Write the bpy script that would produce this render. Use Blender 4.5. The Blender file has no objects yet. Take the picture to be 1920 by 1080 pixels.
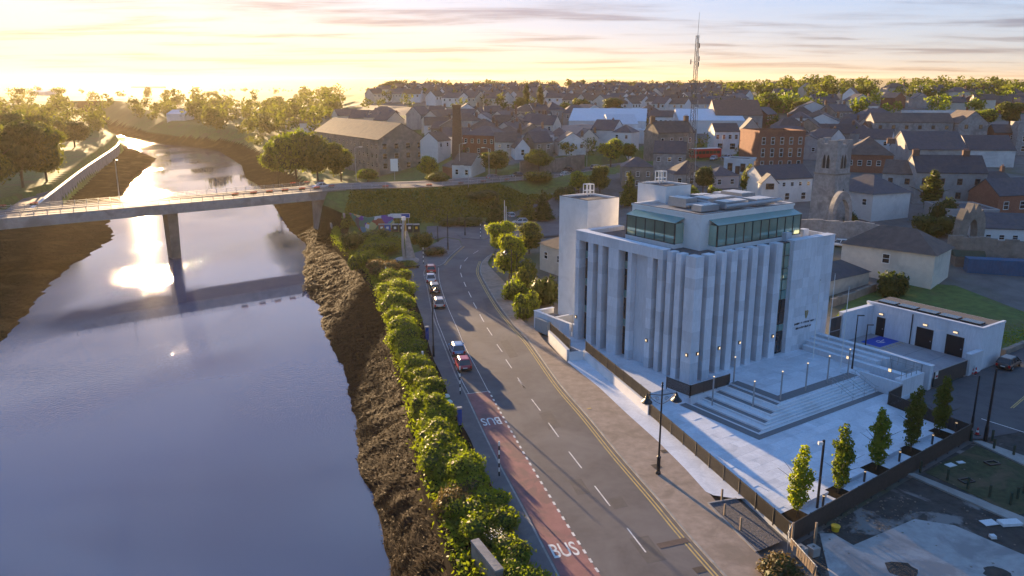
import bpy, math, random
import numpy as np
from mathutils import Vector, noise
R = math.radians
S = bpy.context.scene
COL = S.collection
random.seed(7)
RNG = np.random.default_rng(7)

# ------------------------------------------------------------------ camera, sky, sun, exposure
F, CX, CY, H = 1480.0, 960.0, 540.0, 34.0
P = math.atan(375 / 1480)
cam = bpy.data.cameras.new("camera")
cam.sensor_width = 36.0
cam.lens = 36.0 * F / 1920
cam.clip_end = 60000
co = bpy.data.objects.new("camera", cam)
COL.objects.link(co)
co.location = (0, 0, H)
co.rotation_euler = (math.pi / 2 - P, 0, 0)
S.camera = co

SUN_AZ, SUN_EL = -25.2, 6.6          # degrees; azimuth from +Y, towards +X positive
wd = bpy.data.worlds.new("World")
S.world = wd
wd.use_nodes = True
nt = wd.node_tree
nt.nodes.clear()
NN = nt.nodes.new
LK = nt.links.new
out = NN("ShaderNodeOutputWorld")
bg = NN("ShaderNodeBackground")
bg.inputs[1].default_value = 0.15
sky = NN("ShaderNodeTexSky")
sky.sky_type = 'NISHITA'
sky.sun_disc = False
sky.sun_elevation = R(SUN_EL)
sky.sun_rotation = R(SUN_AZ)
sky.altitude = 0
sky.air_density = 1.0
sky.dust_density = 0.6
sky.ozone_density = 3.0
# clouds: thin sheets far above, laid out on a plane over the whole sky
tc = NN("ShaderNodeTexCoord")
sep = NN("ShaderNodeSeparateXYZ")
LK(tc.outputs["Generated"], sep.inputs[0])
zz = NN("ShaderNodeMath"); zz.operation = 'ADD'; zz.inputs[1].default_value = 0.045
LK(sep.outputs[2], zz.inputs[0])
zm = NN("ShaderNodeMath"); zm.operation = 'MAXIMUM'; zm.inputs[1].default_value = 0.02
LK(zz.outputs[0], zm.inputs[0])
dx = NN("ShaderNodeMath"); dx.operation = 'DIVIDE'
dy = NN("ShaderNodeMath"); dy.operation = 'DIVIDE'
LK(sep.outputs[0], dx.inputs[0]); LK(zm.outputs[0], dx.inputs[1])
LK(sep.outputs[1], dy.inputs[0]); LK(zm.outputs[0], dy.inputs[1])
cmb = NN("ShaderNodeCombineXYZ")
LK(dx.outputs[0], cmb.inputs[0]); LK(dy.outputs[0], cmb.inputs[1])
mp = NN("ShaderNodeMapping")
mp.inputs["Scale"].default_value = (0.42, 0.95, 1)
mp.inputs["Location"].default_value = (2.1, 0.35, 0)
mp.inputs["Rotation"].default_value = (0, 0, R(-12))
LK(cmb.outputs[0], mp.inputs[0])
cn = NN("ShaderNodeTexNoise")
cn.inputs["Scale"].default_value = 1.0
cn.inputs["Detail"].default_value = 9
cn.inputs["Roughness"].default_value = 0.58
cn.inputs["Distortion"].default_value = 0.35
LK(mp.outputs[0], cn.inputs["Vector"])
cr = NN("ShaderNodeValToRGB")
cr.color_ramp.elements[0].position = 0.40
cr.color_ramp.elements[0].color = (0, 0, 0, 1)
cr.color_ramp.elements[1].position = 0.58
cr.color_ramp.elements[1].color = (1, 1, 1, 1)
LK(cn.outputs[0], cr.inputs[0])
# thin cloud lets the light through and glows, thick cloud is grey
c2 = NN("ShaderNodeValToRGB")
for e, p_, c_ in zip((c2.color_ramp.elements[0], c2.color_ramp.elements[1]), (0.46, 0.64), ((1.12, 1.07, 1.0, 1), (0.50, 0.485, 0.54, 1))):
    e.position = p_; e.color = c_
LK(cn.outputs[0], c2.inputs[0])
gm = NN("ShaderNodeGamma"); gm.inputs[1].default_value = 0.20      # soft tonal range of a bracketed exposure
sat = NN("ShaderNodeHueSaturation"); sat.inputs["Saturation"].default_value = 2.6
LK(sky.outputs[0], gm.inputs[0]); LK(gm.outputs[0], sat.inputs["Color"])
tin = NN("ShaderNodeMix"); tin.data_type = 'RGBA'; tin.blend_type = 'MULTIPLY'; tin.inputs[0].default_value = 1
tin.inputs[7].default_value = (0.555, 0.61, 0.87, 1)
LK(sat.outputs[0], tin.inputs[6])
mul = NN("ShaderNodeMix"); mul.data_type = 'RGBA'; mul.blend_type = 'MULTIPLY'
mul.inputs[0].default_value = 1
LK(tin.outputs[2], mul.inputs[6]); LK(c2.outputs[0], mul.inputs[7])
mx = NN("ShaderNodeMix"); mx.data_type = 'RGBA'
LK(cr.outputs[0], mx.inputs[0]); LK(tin.outputs[2], mx.inputs[6]); LK(mul.outputs[2], mx.inputs[7])
LK(mx.outputs[2], bg.inputs[0])
LK(bg.outputs[0], out.inputs[0])

sd = bpy.data.lights.new("sun", 'SUN')
sd.energy = 3.2
sd.angle = R(0.6)
sd.color = (1.0, 0.68, 0.36)
so = bpy.data.objects.new("sun", sd)
COL.objects.link(so)
SV = Vector((math.sin(R(SUN_AZ)) * math.cos(R(SUN_EL)), math.cos(R(SUN_AZ)) * math.cos(R(SUN_EL)), math.sin(R(SUN_EL))))
so.rotation_euler = SV.to_track_quat('Z', 'Y').to_euler()
vs = S.view_settings
vs.view_transform = 'Standard'
vs.look = 'None'
vs.gamma = 1
vs.exposure = 2.5
vs.use_curve_mapping = False
cy_ = S.cycles
cy_.use_denoising = True
cy_.max_bounces = 8
cy_.transparent_max_bounces = 6
cy_.volume_bounces = 0
cy_.sample_clamp_indirect = 6
cy_.caustics_reflective = False
cy_.caustics_refractive = False

# ------------------------------------------------------------------ helpers
def ray(x, y):
    a = (x - CX) / F; b = -(y - CY) / F
    return (a, math.cos(P) + b * math.sin(P), b * math.cos(P) - math.sin(P))
def G(x, y, z=0.0):                 # photo pixel on a level surface at height z
    d = ray(x, y); t = (z - H) / d[2]
    return Vector((d[0] * t, d[1] * t, z))
def sst(a, b, x):
    t = min(1, max(0, (x - a) / (b - a))); return t * t * (3 - 2 * t)
def lerp(a, b, t): return a + (b - a) * t
def interp(tab, x):
    if x <= tab[0][0]: return tab[0][1]
    for (a, b), (c, d) in zip(tab, tab[1:]):
        if x <= c: return b + (d - b) * (x - a) / (c - a)
    return tab[-1][1]
def fbm(x, y, s, o=4): return noise.fractal(Vector((x * s, y * s, 1.7)), 1.0, 2.0, o)

class MB:
    def __init__(s): s.v = []; s.f = []
    def add(s, vs_, fs):
        o = len(s.v); s.v += [tuple(p) for p in vs_]; s.f += [tuple(i + o for i in f) for f in fs]; return s
    def box(s, x0, x1, y0, y1, z0, z1):
        return s.add([(x0, y0, z0), (x1, y0, z0), (x1, y1, z0), (x0, y1, z0), (x0, y0, z1), (x1, y0, z1), (x1, y1, z1), (x0, y1, z1)],
                     [(3, 2, 1, 0), (4, 5, 6, 7), (0, 1, 5, 4), (1, 2, 6, 5), (2, 3, 7, 6), (3, 0, 4, 7)])
    def prism(s, poly, z0, z1):
        n = len(poly)
        a = sum(poly[i][0] * poly[(i + 1) % n][1] - poly[(i + 1) % n][0] * poly[i][1] for i in range(n))
        if a < 0: poly = list(poly)[::-1]
        zl = z0 if callable(z0) else (lambda p: z0)
        zh = z1 if callable(z1) else (lambda p: z1)
        return s.add([(p[0], p[1], zl(p)) for p in poly] + [(p[0], p[1], zh(p)) for p in poly],
                     [tuple(range(n))[::-1], tuple(range(n, 2 * n))] + [(i, (i + 1) % n, n + (i + 1) % n, n + i) for i in range(n)])
    def beam(s, p, q, w, h=None):
        p = Vector(p); q = Vector(q); h = h or w; d = (q - p).normalized()
        up = Vector((0, 0, 1)) if abs(d.z) < .95 else Vector((0, 1, 0))
        x = d.cross(up).normalized() * (w / 2); y = x.cross(d).normalized() * (h / 2)
        return s.add([p - x - y, p + x - y, p + x + y, p - x + y, q - x - y, q + x - y, q + x + y, q - x + y],
                     [(3, 2, 1, 0), (4, 5, 6, 7), (0, 1, 5, 4), (1, 2, 6, 5), (2, 3, 7, 6), (3, 0, 4, 7)][0:6])
    def tube(s, pts, r, n=8, cap=True):
        pts = [Vector(p) for p in pts]; m = len(pts)
        rs = r if isinstance(r, (list, tuple)) else [r] * m
        vv = []; ff = []
        for i, p in enumerate(pts):
            d = (pts[min(i + 1, m - 1)] - pts[max(i - 1, 0)]).normalized()
            up = Vector((0, 0, 1)) if abs(d.z) < .9 else Vector((0, 1, 0))
            x = d.cross(up).normalized(); y = x.cross(d).normalized()
            for k in range(n):
                a = 2 * math.pi * k / n; vv.append(p + (x * math.cos(a) + y * math.sin(a)) * rs[i])
        for i in range(m - 1):
            for k in range(n):
                ff.append((i * n + k, (i + 1) * n + k, (i + 1) * n + (k + 1) % n, i * n + (k + 1) % n))
        if cap: ff += [tuple(range(n)), tuple(range((m - 1) * n, m * n))[::-1]]
        return s.add(vv, ff)
    def lathe(s, prof, c=(0, 0, 0), n=12):
        vv = []; ff = []
        for r, z in prof:
            for k in range(n):
                a = 2 * math.pi * k / n; vv.append((c[0] + r * math.cos(a), c[1] + r * math.sin(a), c[2] + z))
        for i in range(len(prof) - 1):
            for k in range(n):
                ff.append((i * n + k, i * n + (k + 1) % n, (i + 1) * n + (k + 1) % n, (i + 1) * n + k))
        ff += [tuple(range(n))[::-1], tuple(range((len(prof) - 1) * n, len(prof) * n))]
        return s.add(vv, ff)
    def sheet(s, A, B, zoff=0.0):     # a ribbon between two polylines
        n = len(A); o = []
        for a, b in zip(A, B): o += [(a[0], a[1], a[2] + zoff), (b[0], b[1], b[2] + zoff)]
        return s.add(o, [(2 * i, 2 * i + 1, 2 * i + 3, 2 * i + 2) for i in range(n - 1)])
    def sweep(s, pts, sec):            # cross-section (side offset, height) along a level polyline
        n = len(pts); m = len(sec); vv = []
        for i, p in enumerate(pts):
            a = Vector(pts[max(i - 1, 0)]); b = Vector(pts[min(i + 1, n - 1)]); d = (b - a); d.z = 0; d.normalize()
            sd_ = Vector((d.y, -d.x, 0))
            for u, w in sec: vv.append((p[0] + sd_.x * u, p[1] + sd_.y * u, p[2] + w))
        ff = [(i * m + k, i * m + (k + 1) % m, (i + 1) * m + (k + 1) % m, (i + 1) * m + k) for i in range(n - 1) for k in range(m)]
        ff += [tuple(range(m))[::-1], tuple(range((n - 1) * m, n * m))]
        return s.add(vv, ff)
    def mesh(s, name, fixn=True):
        me = bpy.data.meshes.new(name); me.from_pydata(s.v, [], s.f)
        if fixn:
            import bmesh
            b = bmesh.new(); b.from_mesh(me); bmesh.ops.recalc_face_normals(b, faces=b.faces); b.to_mesh(me); b.free()
        return me

def tag(o, label=None, cat=None, group=None, kind=None):
    if label: o["label"] = label
    if cat: o["category"] = cat
    if group: o["group"] = group
    if kind: o["kind"] = kind
    return o
def ob(name, mb, m, parent=None, label=None, cat=None, group=None, kind=None, loc=None, rz=None, smooth=False, fixn=True):
    me = mb.mesh(name, fixn) if isinstance(mb, MB) else mb
    if m is not None and len(me.materials) == 0: me.materials.append(m)
    o = bpy.data.objects.new(name, me); COL.objects.link(o)
    if parent:
        o.parent = parent; KIDS.setdefault(parent.name, []).append(o)
    if loc is not None: o.location = loc
    if rz is not None: o.rotation_euler = (0, 0, rz)
    if smooth: me.shade_smooth()
    return tag(o, label, cat, group, kind)
def thing(name, label, cat, loc=(0, 0, 0), rz=0, group=None):
    o = bpy.data.objects.new(name, None); COL.objects.link(o); o.location = loc; o.rotation_euler = (0, 0, rz)
    o.empty_display_size = .3
    return tag(o, label, cat, group)
KIDS = {}
def dup(root, loc, rz=0, label=None, group=None, sc=None):
    def cp(o, par):
        c = o.copy(); COL.objects.link(c)
        if par:
            c.parent = par; KIDS.setdefault(par.name, []).append(c)
        for ch in list(KIDS.get(o.name, ())): cp(ch, c)
        return c
    r = cp(root, None); r.location = loc; r.rotation_euler = (0, 0, rz)
    if sc is not None: r.scale = sc if isinstance(sc, (tuple, list)) else (sc, sc, sc)
    if label: r["label"] = label
    if group: r["group"] = group
    return r
def catmull(pts, n=8):
    pts = [Vector(p) for p in pts]; o = []
    for i in range(len(pts) - 1):
        p0 = pts[max(i - 1, 0)]; p1 = pts[i]; p2 = pts[i + 1]; p3 = pts[min(i + 2, len(pts) - 1)]
        for k in range(n):
            t = k / n
            o.append(.5 * ((2 * p1) + (p2 - p0) * t + (2 * p0 - 5 * p1 + 4 * p2 - p3) * t * t + (3 * p1 - p0 - 3 * p2 + p3) * t ** 3))
    return o + [pts[-1]]
def resample(pts, n):
    pts = [Vector(p) for p in pts]; L = [0]
    for a, b in zip(pts, pts[1:]): L.append(L[-1] + (b - a).length)
    o = []; j = 0
    for i in range(n):
        t = L[-1] * i / (n - 1)
        while j < len(L) - 2 and L[j + 1] < t: j += 1
        k = (t - L[j]) / max(1e-6, L[j + 1] - L[j]); o.append(pts[j].lerp(pts[j + 1], min(1, max(0, k))))
    return o
def offs(pts, d, dz=0):
    o = []
    for i, p in enumerate(pts):
        a = Vector(pts[max(i - 1, 0)]); b = Vector(pts[min(i + 1, len(pts) - 1)]); e = b - a; e.z = 0; e.normalize()
        o.append(Vector((p[0] + e.y * d, p[1] - e.x * d, p[2] + dz)))
    return o
def inpoly(x, y, poly):
    c = False; n = len(poly); j = n - 1
    for i in range(n):
        xi, yi = poly[i][0], poly[i][1]; xj, yj = poly[j][0], poly[j][1]
        if (yi > y) != (yj > y) and x < (xj - xi) * (y - yi) / (yj - yi) + xi: c = not c
        j = i
    return c

# ------------------------------------------------------------------ materials
MT = {}
def mat(name, col, rough=.8, var=.18, scale=2.0, bump=0.0, bscale=30.0, metal=0.0, spec=.4, rand=0.0, col2=None, c2scale=.3, c2lo=.5, c2hi=.65, emit=None, alpha=None, bdist=.05, stretch=None):
    m = bpy.data.materials.new(name); m.use_nodes = True; t = m.node_tree; b = t.nodes["Principled BSDF"]
    b.inputs["Roughness"].default_value = rough; b.inputs["Metallic"].default_value = metal; b.inputs["Specular IOR Level"].default_value = spec
    N = t.nodes.new; L = t.links.new
    geo = N("ShaderNodeNewGeometry"); pos = geo.outputs["Position"]
    if stretch:
        mpn = N("ShaderNodeMapping"); mpn.inputs["Scale"].default_value = stretch; L(pos, mpn.inputs[0]); pos = mpn.outputs[0]
    nz = N("ShaderNodeTexNoise"); nz.inputs["Scale"].default_value = scale; nz.inputs["Detail"].default_value = 7; nz.inputs["Roughness"].default_value = .65
    L(pos, nz.inputs["Vector"])
    rp = N("ShaderNodeValToRGB")
    rp.color_ramp.elements[0].position = .3; rp.color_ramp.elements[1].position = .7
    rp.color_ramp.elements[0].color = tuple(c * (1 - var) for c in col) + (1,)
    rp.color_ramp.elements[1].color = tuple(min(1, c * (1 + var)) for c in col) + (1,)
    L(nz.outputs[0], rp.inputs[0]); cur = rp.outputs[0]
    if col2:
        n2 = N("ShaderNodeTexNoise"); n2.inputs["Scale"].default_value = c2scale; n2.inputs["Detail"].default_value = 8; n2.inputs["Roughness"].default_value = .6; n2.inputs["Distortion"].default_value = .6
        L(pos, n2.inputs["Vector"])
        r2 = N("ShaderNodeValToRGB"); r2.color_ramp.elements[0].position = c2lo; r2.color_ramp.elements[1].position = c2hi; L(n2.outputs[0], r2.inputs[0])
        mm = N("ShaderNodeMix"); mm.data_type = 'RGBA'; mm.inputs[7].default_value = tuple(col2) + (1,); L(r2.outputs[0], mm.inputs[0]); L(cur, mm.inputs[6]); cur = mm.outputs[2]
    if rand:
        oi = N("ShaderNodeObjectInfo"); mr = N("ShaderNodeMapRange"); mr.inputs[3].default_value = 1 - rand; mr.inputs[4].default_value = 1 + rand; L(oi.outputs["Random"], mr.inputs[0])
        hs = N("ShaderNodeHueSaturation"); L(mr.outputs[0], hs.inputs["Value"]); L(cur, hs.inputs["Color"]); cur = hs.outputs[0]
    L(cur, b.inputs["Base Color"])
    if bump:
        bn = N("ShaderNodeTexNoise"); bn.inputs["Scale"].default_value = bscale; bn.inputs["Detail"].default_value = 5; L(pos, bn.inputs["Vector"])
        bp = N("ShaderNodeBump"); bp.inputs["Strength"].default_value = bump; bp.inputs["Distance"].default_value = bdist; L(bn.outputs[0], bp.inputs["Height"]); L(bp.outputs[0], b.inputs["Normal"])
    if emit:
        b.inputs["Emission Color"].default_value = tuple(emit[:3]) + (1,); b.inputs["Emission Strength"].default_value = emit[3]
    MT[name] = m
    return m
def leafmat(name, c1, c2, trans=.45, rand=.0):
    m = bpy.data.materials.new(name); m.use_nodes = True; t = m.node_tree; N = t.nodes.new; L = t.links.new
    t.nodes.clear(); o = N("ShaderNodeOutputMaterial")
    geo = N("ShaderNodeNewGeometry"); rp = N("ShaderNodeValToRGB")
    rp.color_ramp.elements[0].color = tuple(c1) + (1,); rp.color_ramp.elements[1].color = tuple(c2) + (1,)
    nz = N("ShaderNodeTexNoise"); nz.inputs["Scale"].default_value = .45; nz.inputs["Detail"].default_value = 3; L(geo.outputs["Position"], nz.inputs["Vector"])
    ad = N("ShaderNodeMath"); ad.operation = 'MULTIPLY_ADD'; ad.inputs[1].default_value = .55; L(geo.outputs["Random Per Island"], ad.inputs[0])
    sb = N("ShaderNodeMath"); sb.operation = 'MULTIPLY'; sb.inputs[1].default_value = .55; L(nz.outputs[0], sb.inputs[0]); L(sb.outputs[0], ad.inputs[2])
    L(ad.outputs[0], rp.inputs[0]); cur = rp.outputs[0]
    oi = N("ShaderNodeObjectInfo"); mr = N("ShaderNodeMapRange"); mr.inputs[3].default_value = 1 - rand; mr.inputs[4].default_value = 1 + rand; L(oi.outputs["Random"], mr.inputs[0])
    hs = N("ShaderNodeHueSaturation"); L(mr.outputs[0], hs.inputs["Value"]); L(cur, hs.inputs["Color"]); cur = hs.outputs[0]
    d = N("ShaderNodeBsdfPrincipled"); d.inputs["Roughness"].default_value = .55; d.inputs["Specular IOR Level"].default_value = .02 if name == "leaf_weed" else .25; L(cur, d.inputs["Base Color"])
    tr = N("ShaderNodeBsdfTranslucent"); hv = N("ShaderNodeHueSaturation"); hv.inputs["Value"].default_value = 1.5; hv.inputs["Saturation"].default_value = 1.15; L(cur, hv.inputs["Color"]); L(hv.outputs[0], tr.inputs[0])
    mxs = N("ShaderNodeMixShader"); mxs.inputs[0].default_value = trans; L(d.outputs[0], mxs.inputs[1]); L(tr.outputs[0], mxs.inputs[2]); L(mxs.outputs[0], o.inputs[0])
    MT[name] = m
    return m

mat("grass", (.085, .13, .026), .9, .35, .8, .5, 9, col2=(.10, .10, .035), c2scale=.12)
mat("field", (.085, .11, .03), .95, .3, .02, col2=(.13, .12, .045), c2scale=.006)
mat("town", (.13, .125, .12), .9, .25, .3, .2, 10, col2=(.08, .09, .04), c2scale=.05)
mat("asphalt", (.105, .098, .102), .82, .16, .9, .35, 60, spec=.35, col2=(.155, .145, .145), c2scale=.16, c2lo=.42, c2hi=.68, bdist=.01)
mat("asphalt_dark", (.085, .082, .088), .85, .2, .7, .3, 50, col2=(.10, .098, .10), c2scale=.25)
mat("footway", (.13, .125, .13), .85, .12, 1.2, .2, 50, col2=(.17, .16, .155), c2scale=.4)
mat("redlane", (.29, .125, .12), .85, .2, 1.0, .3, 50, col2=(.20, .105, .10), c2scale=.35, c2lo=.48, c2hi=.6)
mat("paint", (.72, .70, .66), .75, .12, 2, col2=(.38, .36, .35), c2scale=1.6, c2lo=.5, c2hi=.72)
mat("paint_yellow", (.50, .36, .12), .75, .15, 2, col2=(.30, .24, .14), c2scale=1.3)
mat("kerb", (.30, .285, .27), .8, .2, 1.5, .2, 30, rand=.14)
mat("brickpave", (.30, .235, .19), .85, .22, 1.2, .45, 24, col2=(.21, .165, .13), c2scale=.28, bdist=.02)
mat("granite", (.62, .645, .69), .62, .10, 5, .06, 60, rand=.11, col2=(.53, .55, .585), c2scale=.35, stretch=(1, 1, .22))
mat("granite_slab", (.62, .66, .72), .55, .10, 4, .05, 60, rand=.10, col2=(.51, .55, .61), c2scale=.5)
mat("granite_dark", (.15, .16, .175), .5, .15, 5, .05, 60, rand=.08)
mat("render_white", (.74, .73, .72), .85, .05, 1.0, .12, 40, col2=(.64, .63, .62), c2scale=.3)
mat("mud", (.020, .0135, .010), .8, .5, 2.2, .6, 6, spec=.02, col2=(.042, .027, .016), c2scale=.7, c2lo=.44, c2hi=.66, bdist=.08)
mat("mudflat", (.030, .022, .013), .75, .45, .7, 1.0, 1.4, spec=.0, col2=(.060, .044, .024), c2scale=.12, bdist=.5)
mat("stone", (.23, .205, .175), .9, .28, .9, .6, 4, col2=(.15, .135, .115), c2scale=.2)
mat("stone_grey", (.30, .29, .28), .9, .28, 1.2, .6, 5, col2=(.19, .185, .185), c2scale=.25)
mat("concrete", (.32, .305, .285), .85, .16, .8, .25, 12, col2=(.23, .215, .20), c2scale=.2)
mat("concrete_brown", (.20, .165, .13), .85, .2, .6, .2, 10, col2=(.15, .125, .10), c2scale=.15)
mat("steel_dark", (.075, .068, .062), .55, .15, 3, metal=.3)
mat("steel_black", (.012, .012, .014), .4, .1, 3, spec=.5)
mat("steel_grey", (.36, .37, .38), .45, .1, 3, metal=.5)
mat("steel_white", (.72, .72, .70), .5, .06, 3)
mat("glass_dark", (.02, .024, .026), .06, .2, .6, spec=.9)
mat("glass_green", (.38, .52, .42), .06, .2, .3, metal=.62, spec=.9)
mat("spandrel", (.16, .30, .28), .2, .1, .5, spec=.7)
mat("mullion", (.018, .018, .02), .4, .1, 2)
mat("roof_gravel", (.11, .105, .11), .95, .2, 3, .4, 30)
mat("bark", (.10, .075, .05), .9, .3, 6, .5, 20)
mat("lampglow", (.9, .8, .6), .5, 0, 1, emit=(1.0, .66, .30, .22))
mat("soil", (.035, .028, .02), .95, .3, 3, .5, 20, spec=.0)
leafmat("leaf_hedge", (.070, .105, .016), (.235, .275, .040), .5, .12)
leafmat("leaf_lime", (.10, .14, .018), (.30, .33, .040), .5, .12)
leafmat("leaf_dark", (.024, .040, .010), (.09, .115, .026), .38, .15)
leafmat("leaf_mid", (.046, .066, .013), (.165, .175, .032), .45, .2)
leafmat("leaf_brown", (.055, .042, .018), (.16, .12, .05), .4, .1)
leafmat("leaf_weed", (.022, .013, .007), (.06, .033, .014), .1, .1)

# ------------------------------------------------------------------ terrain
RPROF = [(0, -.3), (118, -.3), (135, 1.2), (176, 4.5), (220, 7.5), (260, 9.5), (300, 12.5), (350, 17), (430, 23), (550, 30), (700, 33), (1000, 28), (1800, 20), (3000, 24)]
LPROF = [(0, -.3), (150, -.3), (200, 1), (260, 3), (420, 4), (600, 9), (900, 20), (1500, 22), (3000, 24)]
def base_h(x, y):
    if y < 1: return 0.0
    a = x / y; k = sst(250, 400, y)
    w = sst(lerp(-.2, -.3, k), lerp(.02, -.12, k), a)
    z = lerp(interp(LPROF, y), interp(RPROF, y), w)
    if y < 245: z = lerp(-.3, z, max(sst(12, 48, x), sst(200, 245, y), sst(-60, -90, x)))
    if y > 240: z += fbm(x, y, .006) * 1.2 * sst(240, 400, y)
    if y > 2600: z += sst(2600, 6500, y) * (74 + 26 * fbm(x, y * .5, .00035, 3) + 6 * fbm(x, y, .002, 3))
    return z
WR = [(735, 1080), (703, 953), (672, 880), (667, 847), (664, 790), (650, 738), (646, 704), (629, 668), (611, 638), (602, 616), (596, 579), (588, 566), (577, 554),
      (566, 515), (571, 490), (566, 476), (573, 459), (554, 443), (540, 432), (520, 400), (500, 365), (482, 347), (458, 333), (452, 310), (409, 283), (356, 275), (296, 269), (239, 258), (222, 253)]
WL = [(-330, 800), (-60, 690), (7, 640), (51, 591), (93, 543), (127, 505), (172, 478), (220, 444), (206, 420), (222, 390), (245, 350), (283, 313), (296, 297), (250, 278), (222, 268), (200, 256)]
QY = [(640, 384), (632, 400), (627, 425), (632, 451), (673, 487), (696, 518), (712, 551), (732, 598), (738, 640), (754, 690), (767, 720), (777, 787), (803, 887), (833, 970), (860, 1053), (900, 1160), (960, 1400), (1050, 1680)]
WZ = -4.5
def table(px, z):
    t = sorted((G(x, y, z).y, G(x, y, z).x) for x, y in px); return t
TWR = table(WR, WZ); TWL = table(WL, WZ)
TWR.insert(0, (10, -4)); TWR.append((900, TWR[-1][1] - 160)); TWL.insert(0, (10, -95)); TWL.append((900, TWL[-1][1] - 170))
QUAY = [G(x, y, .3) for x, y in QY]
TQ = sorted((p.y, p.x) for p in QUAY)
TWALL = [(0, -200), (185, -170), (190, -148)] + [(G(x, y, 0).y, G(x, y, 0).x) for x, y in ((100, 365), (160, 318), (222, 272), (182, 250))] + [(900, -400)]
BA = Vector((-125.0, 140.0, 0)); BD = Vector((.778, .629, 0)); BN = Vector((-.629, .778, 0))
BW = 13.0
def bpt(s_, n_, z_): p_ = BA + BD * s_ + BN * n_; return Vector((p_.x, p_.y, z_))
BL = 104.0                                   # metres from BA to the town abutment
EMB = [bpt(BL - 10, BW / 2, 8.3), bpt(BL + 4, BW / 2, 8.3)] + [G(x, y, z) for x, y, z in ((790, 345, 8.2), (880, 339, 8.0), (965, 333, 7.7), (1045, 327, 7.5), (1120, 317, 7.7), (1200, 307, 8.3), (1290, 298, 9.2), (1380, 290, 10.2))]
EMBS = catmull(EMB, 6)
def emb_h(x, y):
    best = None
    for a, b in zip(EMBS, EMBS[1:]):
        dx_, dy_ = b.x - a.x, b.y - a.y; L2 = dx_ * dx_ + dy_ * dy_
        t = max(0, min(1, ((x - a.x) * dx_ + (y - a.y) * dy_) / L2))
        d = math.hypot(x - a.x - dx_ * t, y - a.y - dy_ * t)
        if best is None or d < best[0]: best = (d, a.z + (b.z - a.z) * t)
    return best
def h(x, y):
    l = interp(TWL, y); r = interp(TWR, y)
    if l < x < r and y < 880: return WZ - .1 - min(2.5, .2 * min(x - l, r - x))
    T = base_h(x, y)
    if x >= r or y >= 880:
        if y < 196 and x < 60:
            if x < interp(TQ, y) + 1.3: return -7.0
        elif y < 880 and x < r + 120:
            d = x - r; T = min(T, WZ + (.16 * d if d < 9 else 1.44 + .55 * (d - 9)))
    else:
        w = interp(TWALL, y)
        if x > w:
            d = l - x; T = min(T - .5, WZ + .10 * d ** .8 + .7 * max(-.2, fbm(x, y, .16, 3)) * min(1, d / 4))
    if 150 < y < 330 and -48 < x < 150:
        d, zr = emb_h(x, y)
        T = max(T, zr - .25 - max(0, d - 8.2) * .62) if d > 8.2 or T > zr - .25 else zr - .25
        if d <= 8.2: T = zr - .25
    return T
def TP(x, y):                                # photo pixel on the terrain
    d = ray(x, y); t = 60.0; last = t
    for _ in range(900):
        X, Y, Z = d[0] * t, d[1] * t, H + d[2] * t
        if Z <= base_h(X, Y):
            lo, hi = last, t
            for _ in range(18):
                m = (lo + hi) / 2
                if H + d[2] * m <= base_h(d[0] * m, d[1] * m): hi = m
                else: lo = m
            t = hi; return Vector((d[0] * t, d[1] * t, H + d[2] * t))
        last = t; t *= 1.006
    return Vector((d[0] * t, d[1] * t, base_h(d[0] * t, d[1] * t)))

def axis(lo, a, b, hi, st, g):
    v = list(np.arange(a, b + .01, st)); s_ = st; x = b
    while x < hi: s_ *= g; x += s_; v.append(x)
    s_ = st; x = a
    while x > lo: s_ *= g; x -= s_; v.insert(0, x)
    return v
xs = axis(-9000, -340, 115, 9000, 2.4, 1.07); ys = axis(-60, 22, 300, 301, 2.0, 1.0)[:-1] + axis(303, 303, 640, 11000, 3.0, 1.05)
HV = [[h(x, y) for x in xs] for y in ys]
me = bpy.data.meshes.new("ground")
nx = len(xs)
me.from_pydata([(x, y, HV[j][i]) for j, y in enumerate(ys) for i, x in enumerate(xs)], [], [(j * nx + i, j * nx + i + 1, (j + 1) * nx + i + 1, (j + 1) * nx + i) for j in range(len(ys) - 1) for i in range(nx - 1)])
for k in ("grass", "mudflat", "town", "field"): me.materials.append(MT[k])
mi = []
for j in range(len(ys) - 1):
    for i in range(nx - 1):
        x, y = xs[i] + 1, ys[j] + 1; z = HV[j][i]
        if z < -.9: k = 1
        elif y > 700: k = 3
        elif x > -5 and y < 330 and emb_h(x, y)[0] > 18: k = 2
        elif 330 <= y < 620 and x / y > -.2 and fbm(x, y, .02) < .25: k = 2
        else: k = 0
        mi.append(k)
me.polygons.foreach_set("material_index", mi)
me.shade_smooth()
ob("ground", me, None, kind="structure")

# water
m = bpy.data.materials.new("water"); m.use_nodes = True; t = m.node_tree; b = t.nodes["Principled BSDF"]
b.inputs["Base Color"].default_value = (.060, .095, .17, 1); b.inputs["Roughness"].default_value = .035; b.inputs["IOR"].default_value = 1.9; b.inputs["Specular IOR Level"].default_value = .6
geo = t.nodes.new("ShaderNodeNewGeometry")
def wn(sc, det, st): 
    q = t.nodes.new("ShaderNodeMapping"); q.inputs["Scale"].default_value = st; q.inputs["Rotation"].default_value = (0, 0, R(-25)); t.links.new(geo.outputs["Position"], q.inputs[0])
    n = t.nodes.new("ShaderNodeTexNoise"); n.inputs["Scale"].default_value = sc; n.inputs["Detail"].default_value = det; t.links.new(q.outputs[0], n.inputs["Vector"]); return n
n1 = wn(1.1, 4, (1, .55, 1)); n2 = wn(.035, 4, (1, .5, 1)); n3 = wn(4.2, 3, (1, .6, 1))
rp = t.nodes.new("ShaderNodeValToRGB"); rp.color_ramp.elements[0].position = .46; rp.color_ramp.elements[1].position = .62; t.links.new(n2.outputs[0], rp.inputs[0])
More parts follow.
